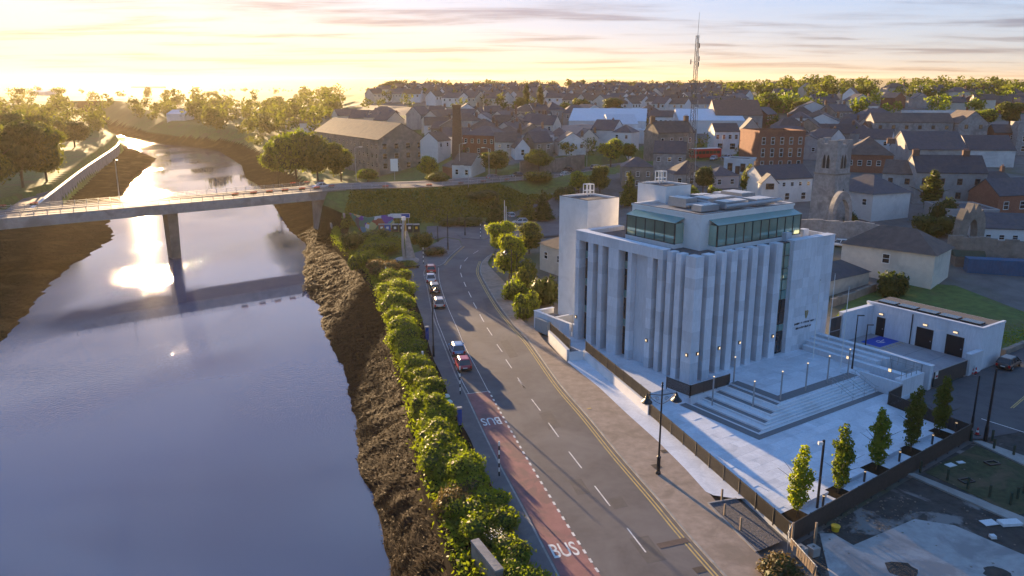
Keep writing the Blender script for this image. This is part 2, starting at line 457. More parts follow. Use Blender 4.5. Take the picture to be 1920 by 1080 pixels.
b1 = t.nodes.new("ShaderNodeBump"); b1.inputs["Distance"].default_value = .05; b1.inputs["Strength"].default_value = .05; t.links.new(n1.outputs[0], b1.inputs["Height"])
st = t.nodes.new("ShaderNodeMath"); st.operation = 'MULTIPLY_ADD'; st.inputs[1].default_value = .8; st.inputs[2].default_value = .02; t.links.new(rp.outputs[0], st.inputs[0])
b2 = t.nodes.new("ShaderNodeBump"); b2.inputs["Distance"].default_value = .05; t.links.new(st.outputs[0], b2.inputs["Strength"]); t.links.new(n3.outputs[0], b2.inputs["Height"]); t.links.new(b1.outputs[0], b2.inputs["Normal"]); t.links.new(b2.outputs[0], b.inputs["Normal"])
MT["water"] = m
w = MB(); w.add([(-700, 0, WZ), (20, 0, WZ), (20, 900, WZ), (-700, 900, WZ)], [(0, 1, 2, 3)])
ob("river_water", w, m, kind="structure", fixn=False)

# seaweed-covered mud bank under the quay
nA = 420; nB = 46
qa = resample([p for p in catmull([Vector((x, y, 0)) for y, x in TQ if y > 22], 6)], nA)
wa = resample([p for p in catmull([Vector((x, y, 0)) for y, x in TWR if 10 < y < 215], 5)], nA)
vv = []
for i in range(nA):
    q, wv = qa[i], wa[i]
    for k in range(nB):
        t_ = k / (nB - 1); e = -.12 + 1.12 * t_
        x = lerp(wv.x, q.x + .3, e); y = lerp(wv.y, q.y, e)
        z = WZ - .15 + 2.9 * max(0, e) ** .85 + (0 if e > 0 else e * 5)
        l1 = noise.noise(Vector((x * .55, y * .55, 0))); l2 = noise.noise(Vector((x * 1.5, y * 1.5, 3))); l3 = noise.noise(Vector((x * 3.2, y * 3.2, 8)))
        z += (.22 * l1 + .20 * abs(l2) + .13 * l3) * (.35 + .65 * math.sin(math.pi * min(1, max(0, e) * .9 + .12)))
        x += .5 * noise.noise(Vector((x * .4, y * .4, 5))); y += .5 * noise.noise(Vector((x * .4, y * .4, 9)))
        vv.append((x, y, z))
mbk = MB(); mbk.v = vv; mbk.f = [(i * nB + k, i * nB + k + 1, (i + 1) * nB + k + 1, (i + 1) * nB + k) for i in range(nA - 1) for k in range(nB - 1)]
ob("mud_bank", mbk, MT["mud"], kind="structure")
# bladderwrack clumps on the mud
def cards(cent, size, mname, nrm=None, flat=.0, name="leaves"):
    n = len(cent); c = np.asarray(cent, float)
    if nrm is None: nrm = RNG.normal(size=(n, 3))
    nrm = np.asarray(nrm, float) + RNG.normal(size=(n, 3)) * .55
    nrm /= np.linalg.norm(nrm, axis=1)[:, None] + 1e-9
    a = np.cross(nrm, RNG.normal(size=(n, 3))); a /= np.linalg.norm(a, axis=1)[:, None] + 1e-9; bq = np.cross(nrm, a)
    s_ = (np.asarray(size) * RNG.uniform(.6, 1.3, n))[:, None]
    vq = np.stack([c - a * s_, c + bq * s_ * .55 - a * s_ * .1, c + a * s_, c - bq * s_ * .55 + a * s_ * .1], 1).reshape(-1, 3)
    me_ = bpy.data.meshes.new(name); me_.vertices.add(4 * n); me_.vertices.foreach_set("co", vq.ravel().astype(np.float32)); me_.loops.add(4 * n); me_.polygons.add(n)
    me_.loops.foreach_set("vertex_index", np.arange(4 * n, dtype=np.int32)); me_.polygons.foreach_set("loop_start", np.arange(0, 4 * n, 4, dtype=np.int32)); me_.polygons.foreach_set("loop_total", np.full(n, 4, dtype=np.int32))
    me_.update(calc_edges=True); me_.materials.append(MT[mname]); return me_
pts = []
for i in range(26000):
    q = vv[random.randrange(len(vv))]
    if q[2] < WZ + .05: continue
    pts.append((q[0] + random.uniform(-.3, .3), q[1] + random.uniform(-.3, .3), q[2] + .06))
ob("seaweed", cards(pts, .11, "leaf_weed", nrm=np.tile([0, 0, 1.2], (len(pts), 1)), name="seaweed"), None, label="brown seaweed covering the mud bank below the quay hedge", cat="seaweed", kind="stuff")

# quay wall with planting bed
qs = catmull(QUAY, 5)
ob("quay_wall", MB().sweep(qs, [(.1, -6), (.5, -6), (.5, -.7), (.1, -.7)]), mat("stone_wet", (.05, .042, .03), .9, .3, 1.5, .5, 6, spec=.0), label="long stone quay wall between the hedge and the mud bank", cat="wall")
bedR = [(650, 384), (650, 430), (700, 470), (745, 500), (772, 540), (782, 571), (790, 593), (802, 638), (812, 671), (824, 696), (836, 727), (850, 770), (880, 820), (900, 870), (918, 900), (935, 950), (957, 1010), (990, 1073), (1040, 1160), (1110, 1290), (1290, 1640)]
br = resample(catmull([G(x, y, .05) for x, y in bedR], 5), 90); bl = resample(offs(qs, .5, -.2), 90)
ob("planting_bed", MB().sheet(bl, br), MT["soil"], kind="structure")

# ------------------------------------------------------------------ bridge
br_t = thing("road_bridge", "concrete road bridge on one wall pier crossing the river", "bridge")
zs, zt = 6.1, 8.3
ob("deck", MB().prism([bpt(-60, 1.2, 0), bpt(BL, 1.2, 0), bpt(BL, BW - 1.2, 0), bpt(-60, BW - 1.2, 0)], zs, zt - .35), MT["concrete_brown"], br_t)
ob("edge_beam", MB().prism([bpt(-60, 0, 0), bpt(BL + 1, 0, 0), bpt(BL + 1, 1.2, 0), bpt(-60, 1.2, 0)], zt - 2.1, zt + .15), MT["concrete"], br_t)
ob("edge_beam", MB().prism([bpt(-60, BW - 1.2, 0), bpt(BL + 1, BW - 1.2, 0), bpt(BL + 1, BW, 0), bpt(-60, BW, 0)], zt - 2.1, zt + .15), MT["concrete"], br_t)
ob("carriageway", MB().prism([bpt(-60, 3.2, 0), bpt(BL, 3.2, 0), bpt(BL, BW - 3.2, 0), bpt(-60, BW - 3.2, 0)], zt - .35, zt - .1), MT["asphalt"], br_t)
for a, c in ((1.2, 3.2), (BW - 3.2, BW - 1.2)):
    ob("footway", MB().prism([bpt(-60, a, 0), bpt(BL, a, 0), bpt(BL, c, 0), bpt(-60, c, 0)], zt - .35, zt + .06), MT["footway"], br_t)
sp = 61.6                                                   # pier position along the deck
ob("pier", MB().add([bpt(sp - .95, 1.6, -8), bpt(sp + .95, 1.6, -8), bpt(sp + .95, 5.0, -8), bpt(sp - .95, 5.0, -8), bpt(sp - 1.15, 1.3, zs), bpt(sp + 1.15, 1.3, zs), bpt(sp + 1.15, 5.4, zs), bpt(sp - 1.15, 5.4, zs)],
   [(3, 2, 1, 0), (4, 5, 6, 7), (0, 1, 5, 4), (1, 2, 6, 5), (2, 3, 7, 6), (3, 0, 4, 7)]), MT["concrete_brown"], br_t)
ob("abutment", MB().prism([bpt(BL - 3, .6, 0), bpt(BL + 4, .6, 0), bpt(BL + 4, BW - .6, 0), bpt(BL - 3, BW - .6, 0)], -7, zs + .4), MT["concrete"], br_t)
for n_ in (.6, BW - .6):
    rl = MB()
    for hz in (.45, .8, 1.15): rl.beam(bpt(-60, n_, zt + hz), bpt(BL, n_, zt + hz), .07)
    ob("railing", rl, MT["steel_grey"], br_t)
    pm = MB().box(-.05, .05, -.05, .05, 0, 1.15).mesh("rail_post")
    for k in range(66): ob("rail_post", pm, MT["steel_grey"], br_t, loc=bpt(-59 + k * 2.45, n_, zt + .15))
for k in range(26): ob("lane_dash", MB().prism([bpt(-50 + k * 6, BW / 2 - .07, 0), bpt(-47.5 + k * 6, BW / 2 - .07, 0), bpt(-47.5 + k * 6, BW / 2 + .07, 0), bpt(-50 + k * 6, BW / 2 + .07, 0)], zt - .098, zt - .09), MT["paint"], br_t)

# embankment road
er = offs(EMBS, 5.2, -.08); el = offs(EMBS, -5.2, -.08)
hr = ob("high_road", MB().sheet(el, er), MT["asphalt"], kind="structure")
for sgn in (-1, 1):
    ob("kerb", MB().sweep(offs(EMBS, sgn * 5.3, -.3), [(-.12, 0), (.12, 0), (.12, .36), (-.12, .36)]), MT["kerb"], hr)
    ob("footway", MB().sheet(offs(EMBS, sgn * 5.42, .04), offs(EMBS, sgn * 7.4, .04)), MT["footway"], hr)
for i in range(2, len(EMBS) - 1, 2):
    a = EMBS[i]; c = EMBS[i + 1]; ob("lane_dash", MB().beam(a + Vector((0, 0, -.075)), a.lerp(c, .7) + Vector((0, 0, -.075)), .14, .01), MT["paint"], hr)
nr = offs(EMBS, 7.2, .05)
fr = thing("pedestrian_railing", "long grey railing on top of the grass embankment", "railing")
rl = MB()
for a, c in zip(nr[2:40], nr[3:41]):
    for hz in (.15, 1.05): rl.beam(a + Vector((0, 0, hz)), c + Vector((0, 0, hz)), .08)
    for k in range(12):
        q = a.lerp(c, k / 12); rl.beam(q + Vector((0, 0, .15)), q + Vector((0, 0, 1.05)), .05)
ob("rail", rl, MT["steel_grey"], fr)
pm = MB().box(-.06, .06, -.06, .06, -.2, 1.15).mesh("post")
for a in nr[2:41]: ob("post", pm, MT["steel_grey"], fr, loc=a)

# ------------------------------------------------------------------ riverside road
def gl(px, z=0.0, n=6): return catmull([G(x, y, z) for x, y in px], n)
KL = [(866, 462), (845, 480), (829, 497), (797, 507), (802, 540), (813, 593), (824, 624), (840, 665), (857, 707), (874, 739), (907, 810), (937, 870), (953, 900), (980, 950), (1013, 1013), (1048, 1080), (1110, 1190), (1180, 1310), (1350, 1640)]
KR = [(922, 476), (905, 490), (900, 507), (905, 523), (933, 571), (961, 607), (988, 637), (1004, 658), (1051, 724), (1102, 783), (1159, 853), (1233, 938), (1284, 999), (1358, 1082), (1440, 1170), (1560, 1310), (1850, 1640)]
kl = resample(gl(KL), 150); kr = resample(gl(KR), 150)
road = ob("road", MB().sheet(kl, kr), MT["asphalt"], kind="structure", fixn=False)
jn = MB(); jp = [G(x, y, -.006) for x, y in ((868, 464), (862, 449), (835, 444), (800, 452), (800, 424), (850, 414), (905, 410), (1000, 396), (1060, 400), (1060, 440), (935, 452), (923, 480))]
jn.add(jp, [tuple(range(len(jp)))[::-1]]); ob("junction", jn, MT["asphalt"], road, fixn=True)
sk = MB().box(-.5, .5, -.08, .08, -.25, .12).mesh("kerb_stone"); sk.materials.append(MT["kerb"])
def kerbs(line, name, par, z=0):
    L = sum((b_ - a_).length for a_, b_ in zip(line, line[1:])); n = int(L / 1.02)
    q = resample(line, n + 1)
    for a_, b_ in zip(q, q[1:]):
        c_ = (a_ + b_) / 2; o = ob(name, sk, None, par, loc=(c_.x, c_.y, z), rz=math.atan2(b_.y - a_.y, b_.x - a_.x))
kerbs(offs(kr, -.09), "kerb_stone", road); kerbs(offs(kl, .09), "kerb_stone", road)
# left footway and its forecourt
pl_ = resample(offs(gl(KL[3:]), .17, .115), 120); bd = resample(gl(bedR[3:], .115), 120)
fw = ob("footway", MB().sheet(bd, pl_), MT["footway"], kind="structure", fixn=False)
fc = [G(x, y, .11) for x, y in ((745, 500), (797, 508), (829, 498), (845, 481), (867, 463), (861, 450), (835, 445), (790, 470), (740, 485))]
ob("forecourt", MB().add(fc, [tuple(range(len(fc)))]), MT["footway"], fw)
# right footway: setts, then a granite strip
PI_ = [(925, 476), (915, 492), (923, 505), (946, 529), (952, 545), (978, 598), (1003, 615), (1022, 640), (1064, 679), (1123, 726), (1176, 776), (1233, 827), (1286, 880), (1330, 925), (1420, 1035), (1500, 1120), (1600, 1230), (1700, 1310), (2050, 1640)]
pi_ = resample(gl(PI_, .115), 150); po = resample(offs(gl(KR), -.17, .115), 150)
pv = ob("pavement", MB().sheet(po, pi_), MT["brickpave"], kind="structure", fixn=False)
C0 = Vector((20.39, 85.55, 0)); A = R(34.3); EU = Vector((math.cos(A), math.sin(A), 0)); EV = Vector((-math.sin(A), math.cos(A), 0))
def W(u, v, z=0.0): p_ = C0 + EU * u + EV * v; return Vector((p_.x, p_.y, z))
gs1 = [(1064, 679), (1123, 726), (1176, 776), (1233, 827), (1286, 880), (1328, 927), (1381, 935)]
gs2 = [G(1075, 655, .12), W(-2.9, 15.3, .12), W(-5.0, 8.5, .12), W(-8.6, -2.5, .12), W(-10.9, -10.5, .12), W(-13.2, -18.5, .12), W(-13.8, -20.5, .12)]
ob("granite_strip", MB().sheet(resample([G(x, y, .12) for x, y in gs1], 40), resample(gs2, 40)), MT["granite_slab"], pv, fixn=False)
gb = [G(x, y, .122) for x, y in ((1327, 944), (1381, 935), (1468, 1014), (1418, 1035))]
ob("gravel_bed", MB().add(gb, [(0, 1, 2, 3)]), mat("gravel", (.10, .095, .10), .95, .5, 6, 1.0, 12), pv)
for a_, b_ in ((0, 1), (0, 3)): ob("edging", MB().beam(gb[a_] + Vector((0, 0, .02)), gb[b_] + Vector((0, 0, .02)), .16, .1), MT["kerb"], pv)
# paint
def strip(line, w, z, name, par, m_): return ob(name, MB().sheet(offs(line, -w / 2, z), offs(line, w / 2, z)), MT[m_], par, fixn=False)
kr2 = gl(KR[1:])
for d in (.38, .68): strip(offs(kr2, d), .13, .005, "yellow_line", road, "paint_yellow")
kl2 = gl(KL[:3])
for d in (-.38, -.62): strip(offs(kl2, d), .11, .005, "yellow_line", road, "paint_yellow")
def z4(X, Y): return 560 + X * .2778, 460 + Y * .2778
def z5(X, Y): return 660 + X / 3, 720 + Y / 3
dashes = [(z4(1178, 57), z4(1213, 35)), (z4(1118, 107), z4(1141, 82)), (z4(1090, 157), z4(1096, 132)), (z4(1093, 186), z4(1102, 215)), (z4(1115, 247), z4(1130, 279)), (z4(1146, 312), z4(1165, 351)), (z4(1179, 386), z4(1202, 426)), (z4(1222, 466), z4(1250, 516)),
          (z4(1271, 556), z4(1306, 608)), (z4(1338, 668), z4(1374, 719)), (z4(1398, 770), z4(1438, 829)), (z4(1477, 892), z4(1525, 964)), (z5(936, -23), z5(972, 24)), (z5(1010, 85), z5(1060, 150)), (z5(1105, 218), z5(1162, 297)), (z5(1220, 380), z5(1292, 473)), (z5(1365, 573), z5(1452, 686)), ((1176, 990), (1211, 1035.5)), ((1256, 1092), (1310, 1160))]
for p, q in dashes:
    a_ = G(*p, .006); b_ = G(*q, .006); ob("lane_dash", MB().sheet(offs([a_, b_], -.06), offs([a_, b_], .06)), MT["paint"], road, fixn=False)
bl_ = [(873, 738)] + [z5(X, Y) for X, Y in ((640, 55), (740, 270), (830, 450), (880, 540), (960, 690), (1060, 880), (1165, 1080), (1350, 1400), (2050, 2700))]
bl_ = offs(gl(bl_[1:], .004), -.12); bdash = gl([z5(X, Y) for X, Y in ((770, 40), (850, 185), (930, 325), (1020, 480), (1130, 660), (1210, 790), (1300, 930), (1370, 1035), (1560, 1330), (2290, 2640))], .004)
ob("bus_lane", MB().sheet(resample(bl_, 60), resample(bdash, 60)), MT["redlane"], road, fixn=False)
bq = resample(bdash, 96)
for i in range(0, 94, 2):
    a_ = bq[i] + Vector((0, 0, .004)); b_ = bq[i].lerp(bq[i + 1], .9) + Vector((0, 0, .004)); ob("bus_lane_dash", MB().sheet(offs([a_, b_], -.1), offs([a_, b_], .1)), MT["paint"], road, fixn=False)
strip(gl([z4(X, Y) for X, Y in ((945, 150), (950, 240), (1000, 400), (1070, 560), (1120, 680), (1200, 830), (1280, 985))]), .07, .006, "bay_line", road, "paint")
strip(gl([z4(1130, 1003), z4(1280, 985)]), .09, .007, "bay_line", road, "paint")
strip(offs(gl(KL[4:10]), -.35), .06, .006, "bay_line", road, "paint")
def text_mesh(body, size, ext=0.0):
    cu = bpy.data.curves.new("t", 'FONT'); cu.body = body; cu.size = size; cu.align_x = 'CENTER'; cu.align_y = 'CENTER'; cu.extrude = ext; cu.offset = .012 * size
    o = bpy.data.objects.new("t", cu); COL.objects.link(o)
    me_ = bpy.data.meshes.new_from_object(o.evaluated_get(bpy.context.evaluated_depsgraph_get())); bpy.data.objects.remove(o); return me_
for (x, y), flip in (((1058, 1032), 0), ((921, 789), 1)):
    tm = text_mesh("BUS", 1.0); tm.materials.append(MT["paint"])
    p = G(x, y, .009); d = (bdash[20] - bdash[8]).normalized(); ang = math.atan2(-d.y, -d.x) - math.pi / 2
    o = ob("bus_lettering", tm, None, road, loc=p, rz=ang + (math.pi if flip else 0)); o.scale = (1.25, 2.6, 1)
# covers and patches
mat("asphalt_patch", (.088, .083, .086), .85, .2, 1.2, .3, 50)
mat("patch", (.09, .065, .06), .85, .25, 2)
for q in (((1065, 900), (1090, 898), (1108, 925), (1083, 928)), ((1010, 775), (1032, 770), (1052, 800), (1030, 806)), ((938, 640), (952, 637), (972, 668), (956, 672)), ((1140, 935), (1165, 930), (1178, 950), (1152, 955)), ((905, 560), (916, 558), (925, 580), (914, 583)), ((1180, 1010), (1215, 1004), (1250, 1050), (1214, 1057))):
    pp = [G(x, y, .003) for x, y in q]; ob("repair_patch", MB().add(pp, [(0, 1, 2, 3)]), MT["asphalt_patch"], road)
mat("iron", (.09, .07, .055), .6, .2, 4, metal=.4)
for x, y, w_, d_, mm in ((1231, 874, .8, .8, "iron"), (1245, 846, .6, .6, "iron"), (1105, 766, .5, .3, "paint_yellow"), (1312, 1068, .9, .7, "iron"), (1262, 1018, 2.6, .7, "patch")):
    p = G(x, y, .125 if mm == "iron" and y < 1000 or mm == "paint_yellow" else .008); ob("access_cover", MB().box(-w_ / 2, w_ / 2, -d_ / 2, d_ / 2, 0, .006), MT[mm], pv if p.z > .1 else road, loc=p, rz=R(20))

# ------------------------------------------------------------------ office building (local frame: x along the entrance front, y away from the plaza)
T1 = 15.8; ZB = .8
bt = thing("office_building", "pale granite office building with tall vertical fins and glazed penthouse", "office building", (C0.x, C0.y, 0), A)
def bo(name, mb, m_, par=bt, **k): return ob(name, mb, MT[m_], par, **k)
bo("core_wall", MB().box(1.15, 25.3, 1.15, 20.9, ZB - 1.2, T1 - .75), "granite")
bo("flat_roof", MB().box(1.3, 25.2, 1.3, 20.8, T1 - .75, T1 - .55), "roof_gravel")
NP = 12; PH = (T1 - ZB) / NP
def fin(u0, u1, v0, v1, z1=T1):
    f_ = bo("fin", MB().box(u0 + .02, u1 - .02, v0 + .02, v1 - .02, ZB - .4, z1 - .01), "granite")
    pm_ = MB().box(u0, u1, v0, v1, .012, PH - .012).mesh("panel"); pm_.materials.append(MT["granite"])
    n = int(round((z1 - ZB) / PH))
    for k in range(n): ob("panel", pm_, None, f_, loc=(0, 0, ZB + k * PH))
FV = [(20.4, 21.15), (17.6, 18.6), (15.75, 16.55), (12.7, 14.55), (10.3, 11.0), (6.7, 7.55), (5.1, 5.85)]
for a_, b_ in FV: fin(0, 1.15, a_, b_, ZB + PH * 11)
for a_, b_ in ((3.65, 4.4), (2.2, 3.0)): fin(0, 1.15, a_, b_)
fin(0, 1.35, 0, 1.5)
FU = [(2.1, 3.3), (4.3, 5.1), (6, 7), (7.8, 8.8), (9.6, 10.6), (11.7, 12.7), (13.95, 15.15)]
for a_, b_ in FU: fin(a_, b_, 0, 1.15)
zh = ZB + PH * 11 + .012
hd = bo("header", MB().box(.02, 1.13, 5.12, 21.13, zh, T1 - .06), "granite")
hb = [5.1, 7.55, 10.3, 12.7, 15.75, 18.6, 21.15]
for a_, b_ in zip(hb, hb[1:]): ob("panel", MB().box(0, 1.15, a_ + .01, b_ - .01, zh, T1 - .06), MT["granite"], hd)
bo("coping", MB().box(-.04, 1.25, 5.06, 21.2, T1 - .058, T1 + .03), "granite_slab")
bo("parapet", MB().box(1.25, 7.5, 20.0, 21.15, T1 - .7, T1 - .002), "granite")
# glazing between the fins
FL = [ZB + .02, 4.6, 8.35, 12.1, T1 - .95]
def glaze(a_, b_, axis_):
    for k in range(4):
        z0, z1 = FL[k], FL[k + 1]; s0 = 0.0 if k == 0 else .95
        for nm, m_, q0, q1 in (("window", "glass_dark", z0 + s0, z1 - .04), ("spandrel", "spandrel", z0 + .03, z0 + s0 - .04)):
            if q1 - q0 < .2: continue
            bx = MB().box(1.09, 1.17, a_ + .06, b_ - .06, q0, q1) if axis_ == 'v' else MB().box(a_ + .06, b_ - .06, 1.09, 1.17, q0, q1)
            w_ = bo(nm, bx, m_)
            if nm == "window":
                zm_ = q0 + (q1 - q0) * .68
                tb = MB().box(1.05, 1.088, a_ + .06, b_ - .06, zm_ - .04, zm_ + .04) if axis_ == 'v' else MB().box(a_ + .06, b_ - .06, 1.05, 1.088, zm_ - .04, zm_ + .04)
                ob("transom", tb, MT["mullion"], w_)
for a_, b_ in ((18.6, 20.4), (16.55, 17.6), (14.55, 15.75), (11.0, 12.7), (7.55, 8.25), (5.85, 6.7), (4.4, 5.1), (3.0, 3.65), (1.5, 2.2)): glaze(a_, b_, 'v')
bo("recess_panel", MB().box(.75, 1.14, 8.3, 10.28, ZB - .2, zh - .01), "granite")
for a_, b_ in ((1.35, 2.1), (3.3, 4.3), (5.1, 6), (7, 7.8), (8.8, 9.6), (10.6, 11.7), (12.7, 13.95)): glaze(a_, b_, 'u')
# entrance glazing, its own storeys
ee = 15.2; ef = 17.25
for k, (z0, z1, m_) in enumerate(((ZB + .5, 4.1, "glass_dark"), (4.25, 5.1, "spandrel"), (5.2, 8.3, "glass_dark"), (8.4, 9.5, "spandrel"), (9.6, 12.3, "glass_green"), (12.4, T1 - .3, "glass_green"))):
    for a_, b_ in ((ee, (ee + ef) / 2 - .04), ((ee + ef) / 2 + .04, ef)):
        w_ = bo("window" if k else "door", MB().box(a_, b_, .55, .62, z0, z1), m_)
        if k == 0: ob("handle", MB().box(b_ - .2, b_ - .15, .47, .55, 1.6, 3.0), MT["steel_grey"], w_)
        elif z1 - z0 > 2: ob("transom", MB().box(a_, b_, .50, .549, (z0 + z1) / 2 - .04, (z0 + z1) / 2 + .04), MT["mullion"], w_)
bo("mullion", MB().box((ee + ef) / 2 - .04, (ee + ef) / 2 + .04, .5, .66, ZB + .4, T1 - .3), "mullion")
bo("entrance_backing", MB().box(15.16, 17.28, .66, 1.14, ZB, T1 - .2), "mullion")
# blank stone wall right of the entrance
bwall = bo("blank_wall", MB().box(17.32, 25.58, .02, 1.13, ZB - .6, T1 - .05), "granite")
cw = (25.6 - 17.3) / 7
pm_ = MB().box(.012, cw - .012, 0, .3, .012, PH - .012).mesh("panel"); pm_.materials.append(MT["granite"])
for i in range(7):
    for k in range(NP): ob("panel", pm_, None, bwall, loc=(17.3 + i * cw, -.01, ZB + k * PH))
bo("coping", MB().box(17.28, 25.66, -.05, 1.2, T1 - .045, T1 + .03), "granite_slab")
bo("end_wall", MB().box(25.3, 25.6, 1.14, 21.1, ZB - .6, T1 - .05), "granite")
for u_, v_ in ((18.6, 2.2), (20.4, 3.0), (22.6, 2.6)): bo("roof_plinth", MB().box(u_, u_ + 1.1, v_, v_ + .9, T1 - .56, T1 + .5), "granite")
# penthouse
PZ = 19.3
bo("penthouse_wall", MB().box(5.1, 22.3, 4.2, 16, T1 - .56, PZ), "render_white")
rim = MB()
for q in ((5.0, 22.4, 4.1, 4.5), (5.0, 22.4, 15.7, 16.1), (5.0, 5.4, 4.5, 15.7), (22.0, 22.4, 4.5, 15.7)): rim.box(*q, PZ + .002, PZ + .30)
bo("penthouse_parapet", rim, "render_white"); bo("penthouse_roof", MB().box(5.4, 22.0, 4.5, 15.7, PZ + .002, PZ + .06), "steel_grey")
tr = MB()
for q in ((4.97, 22.43, 4.07, 4.12), (4.97, 5.02, 4.12, 16.1)): tr.box(*q, PZ + .302, PZ + .36)
bo("parapet_trim", tr, "mullion")
def glassbox(axis_, a_, b_, front, back, n, z0=15.75, z1=18.3):
    def bx(p0, p1, f0, f1, q0, q1): return MB().box(f0, f1, p0, p1, q0, q1) if axis_ == 'v' else MB().box(p0, p1, f0, f1, q0, q1)
    bay = bo("glazed_bay", bx(a_ - .1, b_ + .1, front - .1, back, z0 - .75, z0), "render_white")
    ob("inner_wall", bx(a_ + .1, b_ - .1, front + .12, back, z0, z1 - .05), MT["glass_green"], bay)
    s_ = (b_ - a_) / n
    for i in range(n): ob("pane", bx(a_ + i * s_ + .07, a_ + (i + 1) * s_ - .07, front, front + .06, z0 + .1, z1 - .08), MT["glass_green"], bay)
    for i in range(n + 1): ob("mullion", bx(a_ + i * s_ - .06, a_ + i * s_ + .06, front - .04, front + .1, z0 + .08, z1 - .06), MT["mullion"], bay)
    for q in (z0 + .005, z1 - .06): ob("rail", bx(a_ - .08, b_ + .08, front - .05, front + .14, q, q + .07), MT["mullion"], bay)
    for e in (a_, b_): ob("side_pane", bx(e - .03, e + .03, front + .15, back, z0 + .08, z1 - .06), MT["glass_green"], bay)
    # lean-to glass roof
    f0, f1 = front - .1, back
    if axis_ == 'v': V = [(f0, a_ - .1, z1 + .012), (f0, b_ + .1, z1 + .012), (f1, b_ + .1, z1 + .5), (f1, a_ - .1, z1 + .5)]
    else: V = [(a_ - .1, f0, z1 + .012), (b_ + .1, f0, z1 + .012), (b_ + .1, f1, z1 + .5), (a_ - .1, f1, z1 + .5)]
    ob("glass_roof", MB().add(V + [(x, y, z + .06) for x, y, z in V], [(0, 1, 2, 3), (4, 5, 6, 7), (0, 1, 5, 4), (1, 2, 6, 5), (2, 3, 7, 6), (3, 0, 4, 7)]), MT["spandrel"], bay)
glassbox('v', 6.9, 15.3, 3.6, 5.1, 5); glassbox('u', 6.6, 22.2, 2.9, 4.2, 10)
# roof plant
for u_, v_, su, sv, hh in ((7, 6, 3.2, 1.6, .7), (11, 5.6, 4, 2, .9), (16.5, 5.5, 3.6, 2.4, .8), (8, 9.5, 2, 3, 1.1), (12, 9.5, 5, 2.6, .8), (18.5, 9.5, 2.6, 3.6, 1.0), (14, 13, 3, 1.6, .7), (19, 13.8, 2, 1.2, .6)):
    un = bo("plant_unit", MB().box(u_, u_ + su, v_, v_ + sv, PZ + .2, PZ + .2 + hh), "steel_grey")
    for k in range(int(su / .8)): ob("vent_slat", MB().box(u_ + .1 + k * .8, u_ + .6 + k * .8, v_ + .15, v_ + sv - .15, PZ + .2 + hh + .002, PZ + .26 + hh), MT["steel_white"], un)
for pts_ in (((6.5, 8.2), (10.8, 8.2), (10.8, 12.2), (13.5, 12.2)), ((10, 4.9), (20.5, 4.9), (20.5, 8.6)), ((16, 8.2), (17.6, 8.2), (17.6, 13.4))):
    bo("duct", MB().tube([(a_, b_, PZ + .75) for a_, b_ in pts_], .24, 8), "steel_grey")
bo("exhaust_fan", MB().tube([(9.6, 12.6, PZ + .7), (10.4, 11.4, PZ + .8)], .6, 12), "steel_grey")
# stair towers
def tower(u0, u1, v0, v1, z1):
    tw = bo("stair_tower", MB().box(u0, u1, v0, v1, -.3, z1), "render_white")
    r_ = MB()
    for q in ((u0, u1, v0, v0 + .3), (u0, u1, v1 - .3, v1), (u0, u0 + .3, v0 + .3, v1 - .3), (u1 - .3, u1, v0 + .3, v1 - .3)): r_.box(*q, z1 + .002, z1 + .3)
    ob("parapet", r_, MT["render_white"], tw)
    t_ = MB()
    for q in ((u0 - .04, u1 + .04, v0 - .04, v0 + .06), (u0 - .04, u0 + .06, v0 + .06, v1)): t_.box(*q, z1 + .302, z1 + .36)
    ob("trim", t_, MT["mullion"], tw); ob("tower_roof", MB().box(u0 + .3, u1 - .3, v0 + .3, v1 - .3, z1 + .002, z1 + .05), MT["roof_gravel"], tw)
    g = MB(); cx, cy_2 = u1 - .9, v1 - 1.0
    for i in range(3):
        for j in range(2): g.beam((cx - .5 + i * .6, cy_2 + j * .9, z1), (cx - .5 + i * .6, cy_2 + j * .9, z1 + 1.7), .09)
    for q in (.75, 1.65):
        for j in range(2): g.beam((cx - .55, cy_2 + j * .9, z1 + q), (cx + .75, cy_2 + j * .9, z1 + q), .09)
        for i in (0, 2): g.beam((cx - .5 + i * .6, cy_2, z1 + q), (cx - .5 + i * .6, cy_2 + .9, z1 + q), .09)
    ob("ladder_cage", g, MT["steel_white"], tw)
tower(3.1, 8.7, 22.6, 28.8, 19.0); tower(9.5, 14, 14.4, 19.8, 21.3)
bo("side_wing", MB().box(8.7, 24, 21.1, 28, 0, 12), "render_white")
# wall lamps, cameras, harp emblem, two rows of raised letters
for u_, v_, z_, ax in ((1.05, -.02, 4.4, 'u'), (4.7, -.02, 4.4, 'u'), (8.3, -.02, 4.4, 'u'), (14.5, -.02, 4.1, 'u'), (-.02, .5, 4.3, 'v'), (-.02, 7.1, 4.3, 'v'), (-.02, 20.7, 4.0, 'v')):
    w_ = bo("wall_lamp", MB().box(u_ - .16, u_ + .16, v_ - .14, v_, z_ - .2, z_ + .2) if ax == 'u' else MB().box(u_ - .14, u_, v_ - .16, v_ + .16, z_ - .2, z_ + .2), "steel_dark")
    ob("lens", MB().box(u_ - .1, u_ + .1, v_ - .16, v_ - .142, z_ - .13, z_ + .13) if ax == 'u' else MB().box(u_ - .16, u_ - .142, v_ - .1, v_ + .1, z_ - .13, z_ + .13), MT["lampglow"], w_)
mat("gold", (.40, .30, .13), .4, .1, 5, metal=.5)
hp = MB()
hx, hz_ = 21.0, 5.75
hp.tube([(hx - .28, -.06, hz_ + .62), (hx - .1, -.06, hz_ + .5), (hx + .12, -.06, hz_ + .62), (hx + .3, -.06, hz_ + .55)], .05, 6)
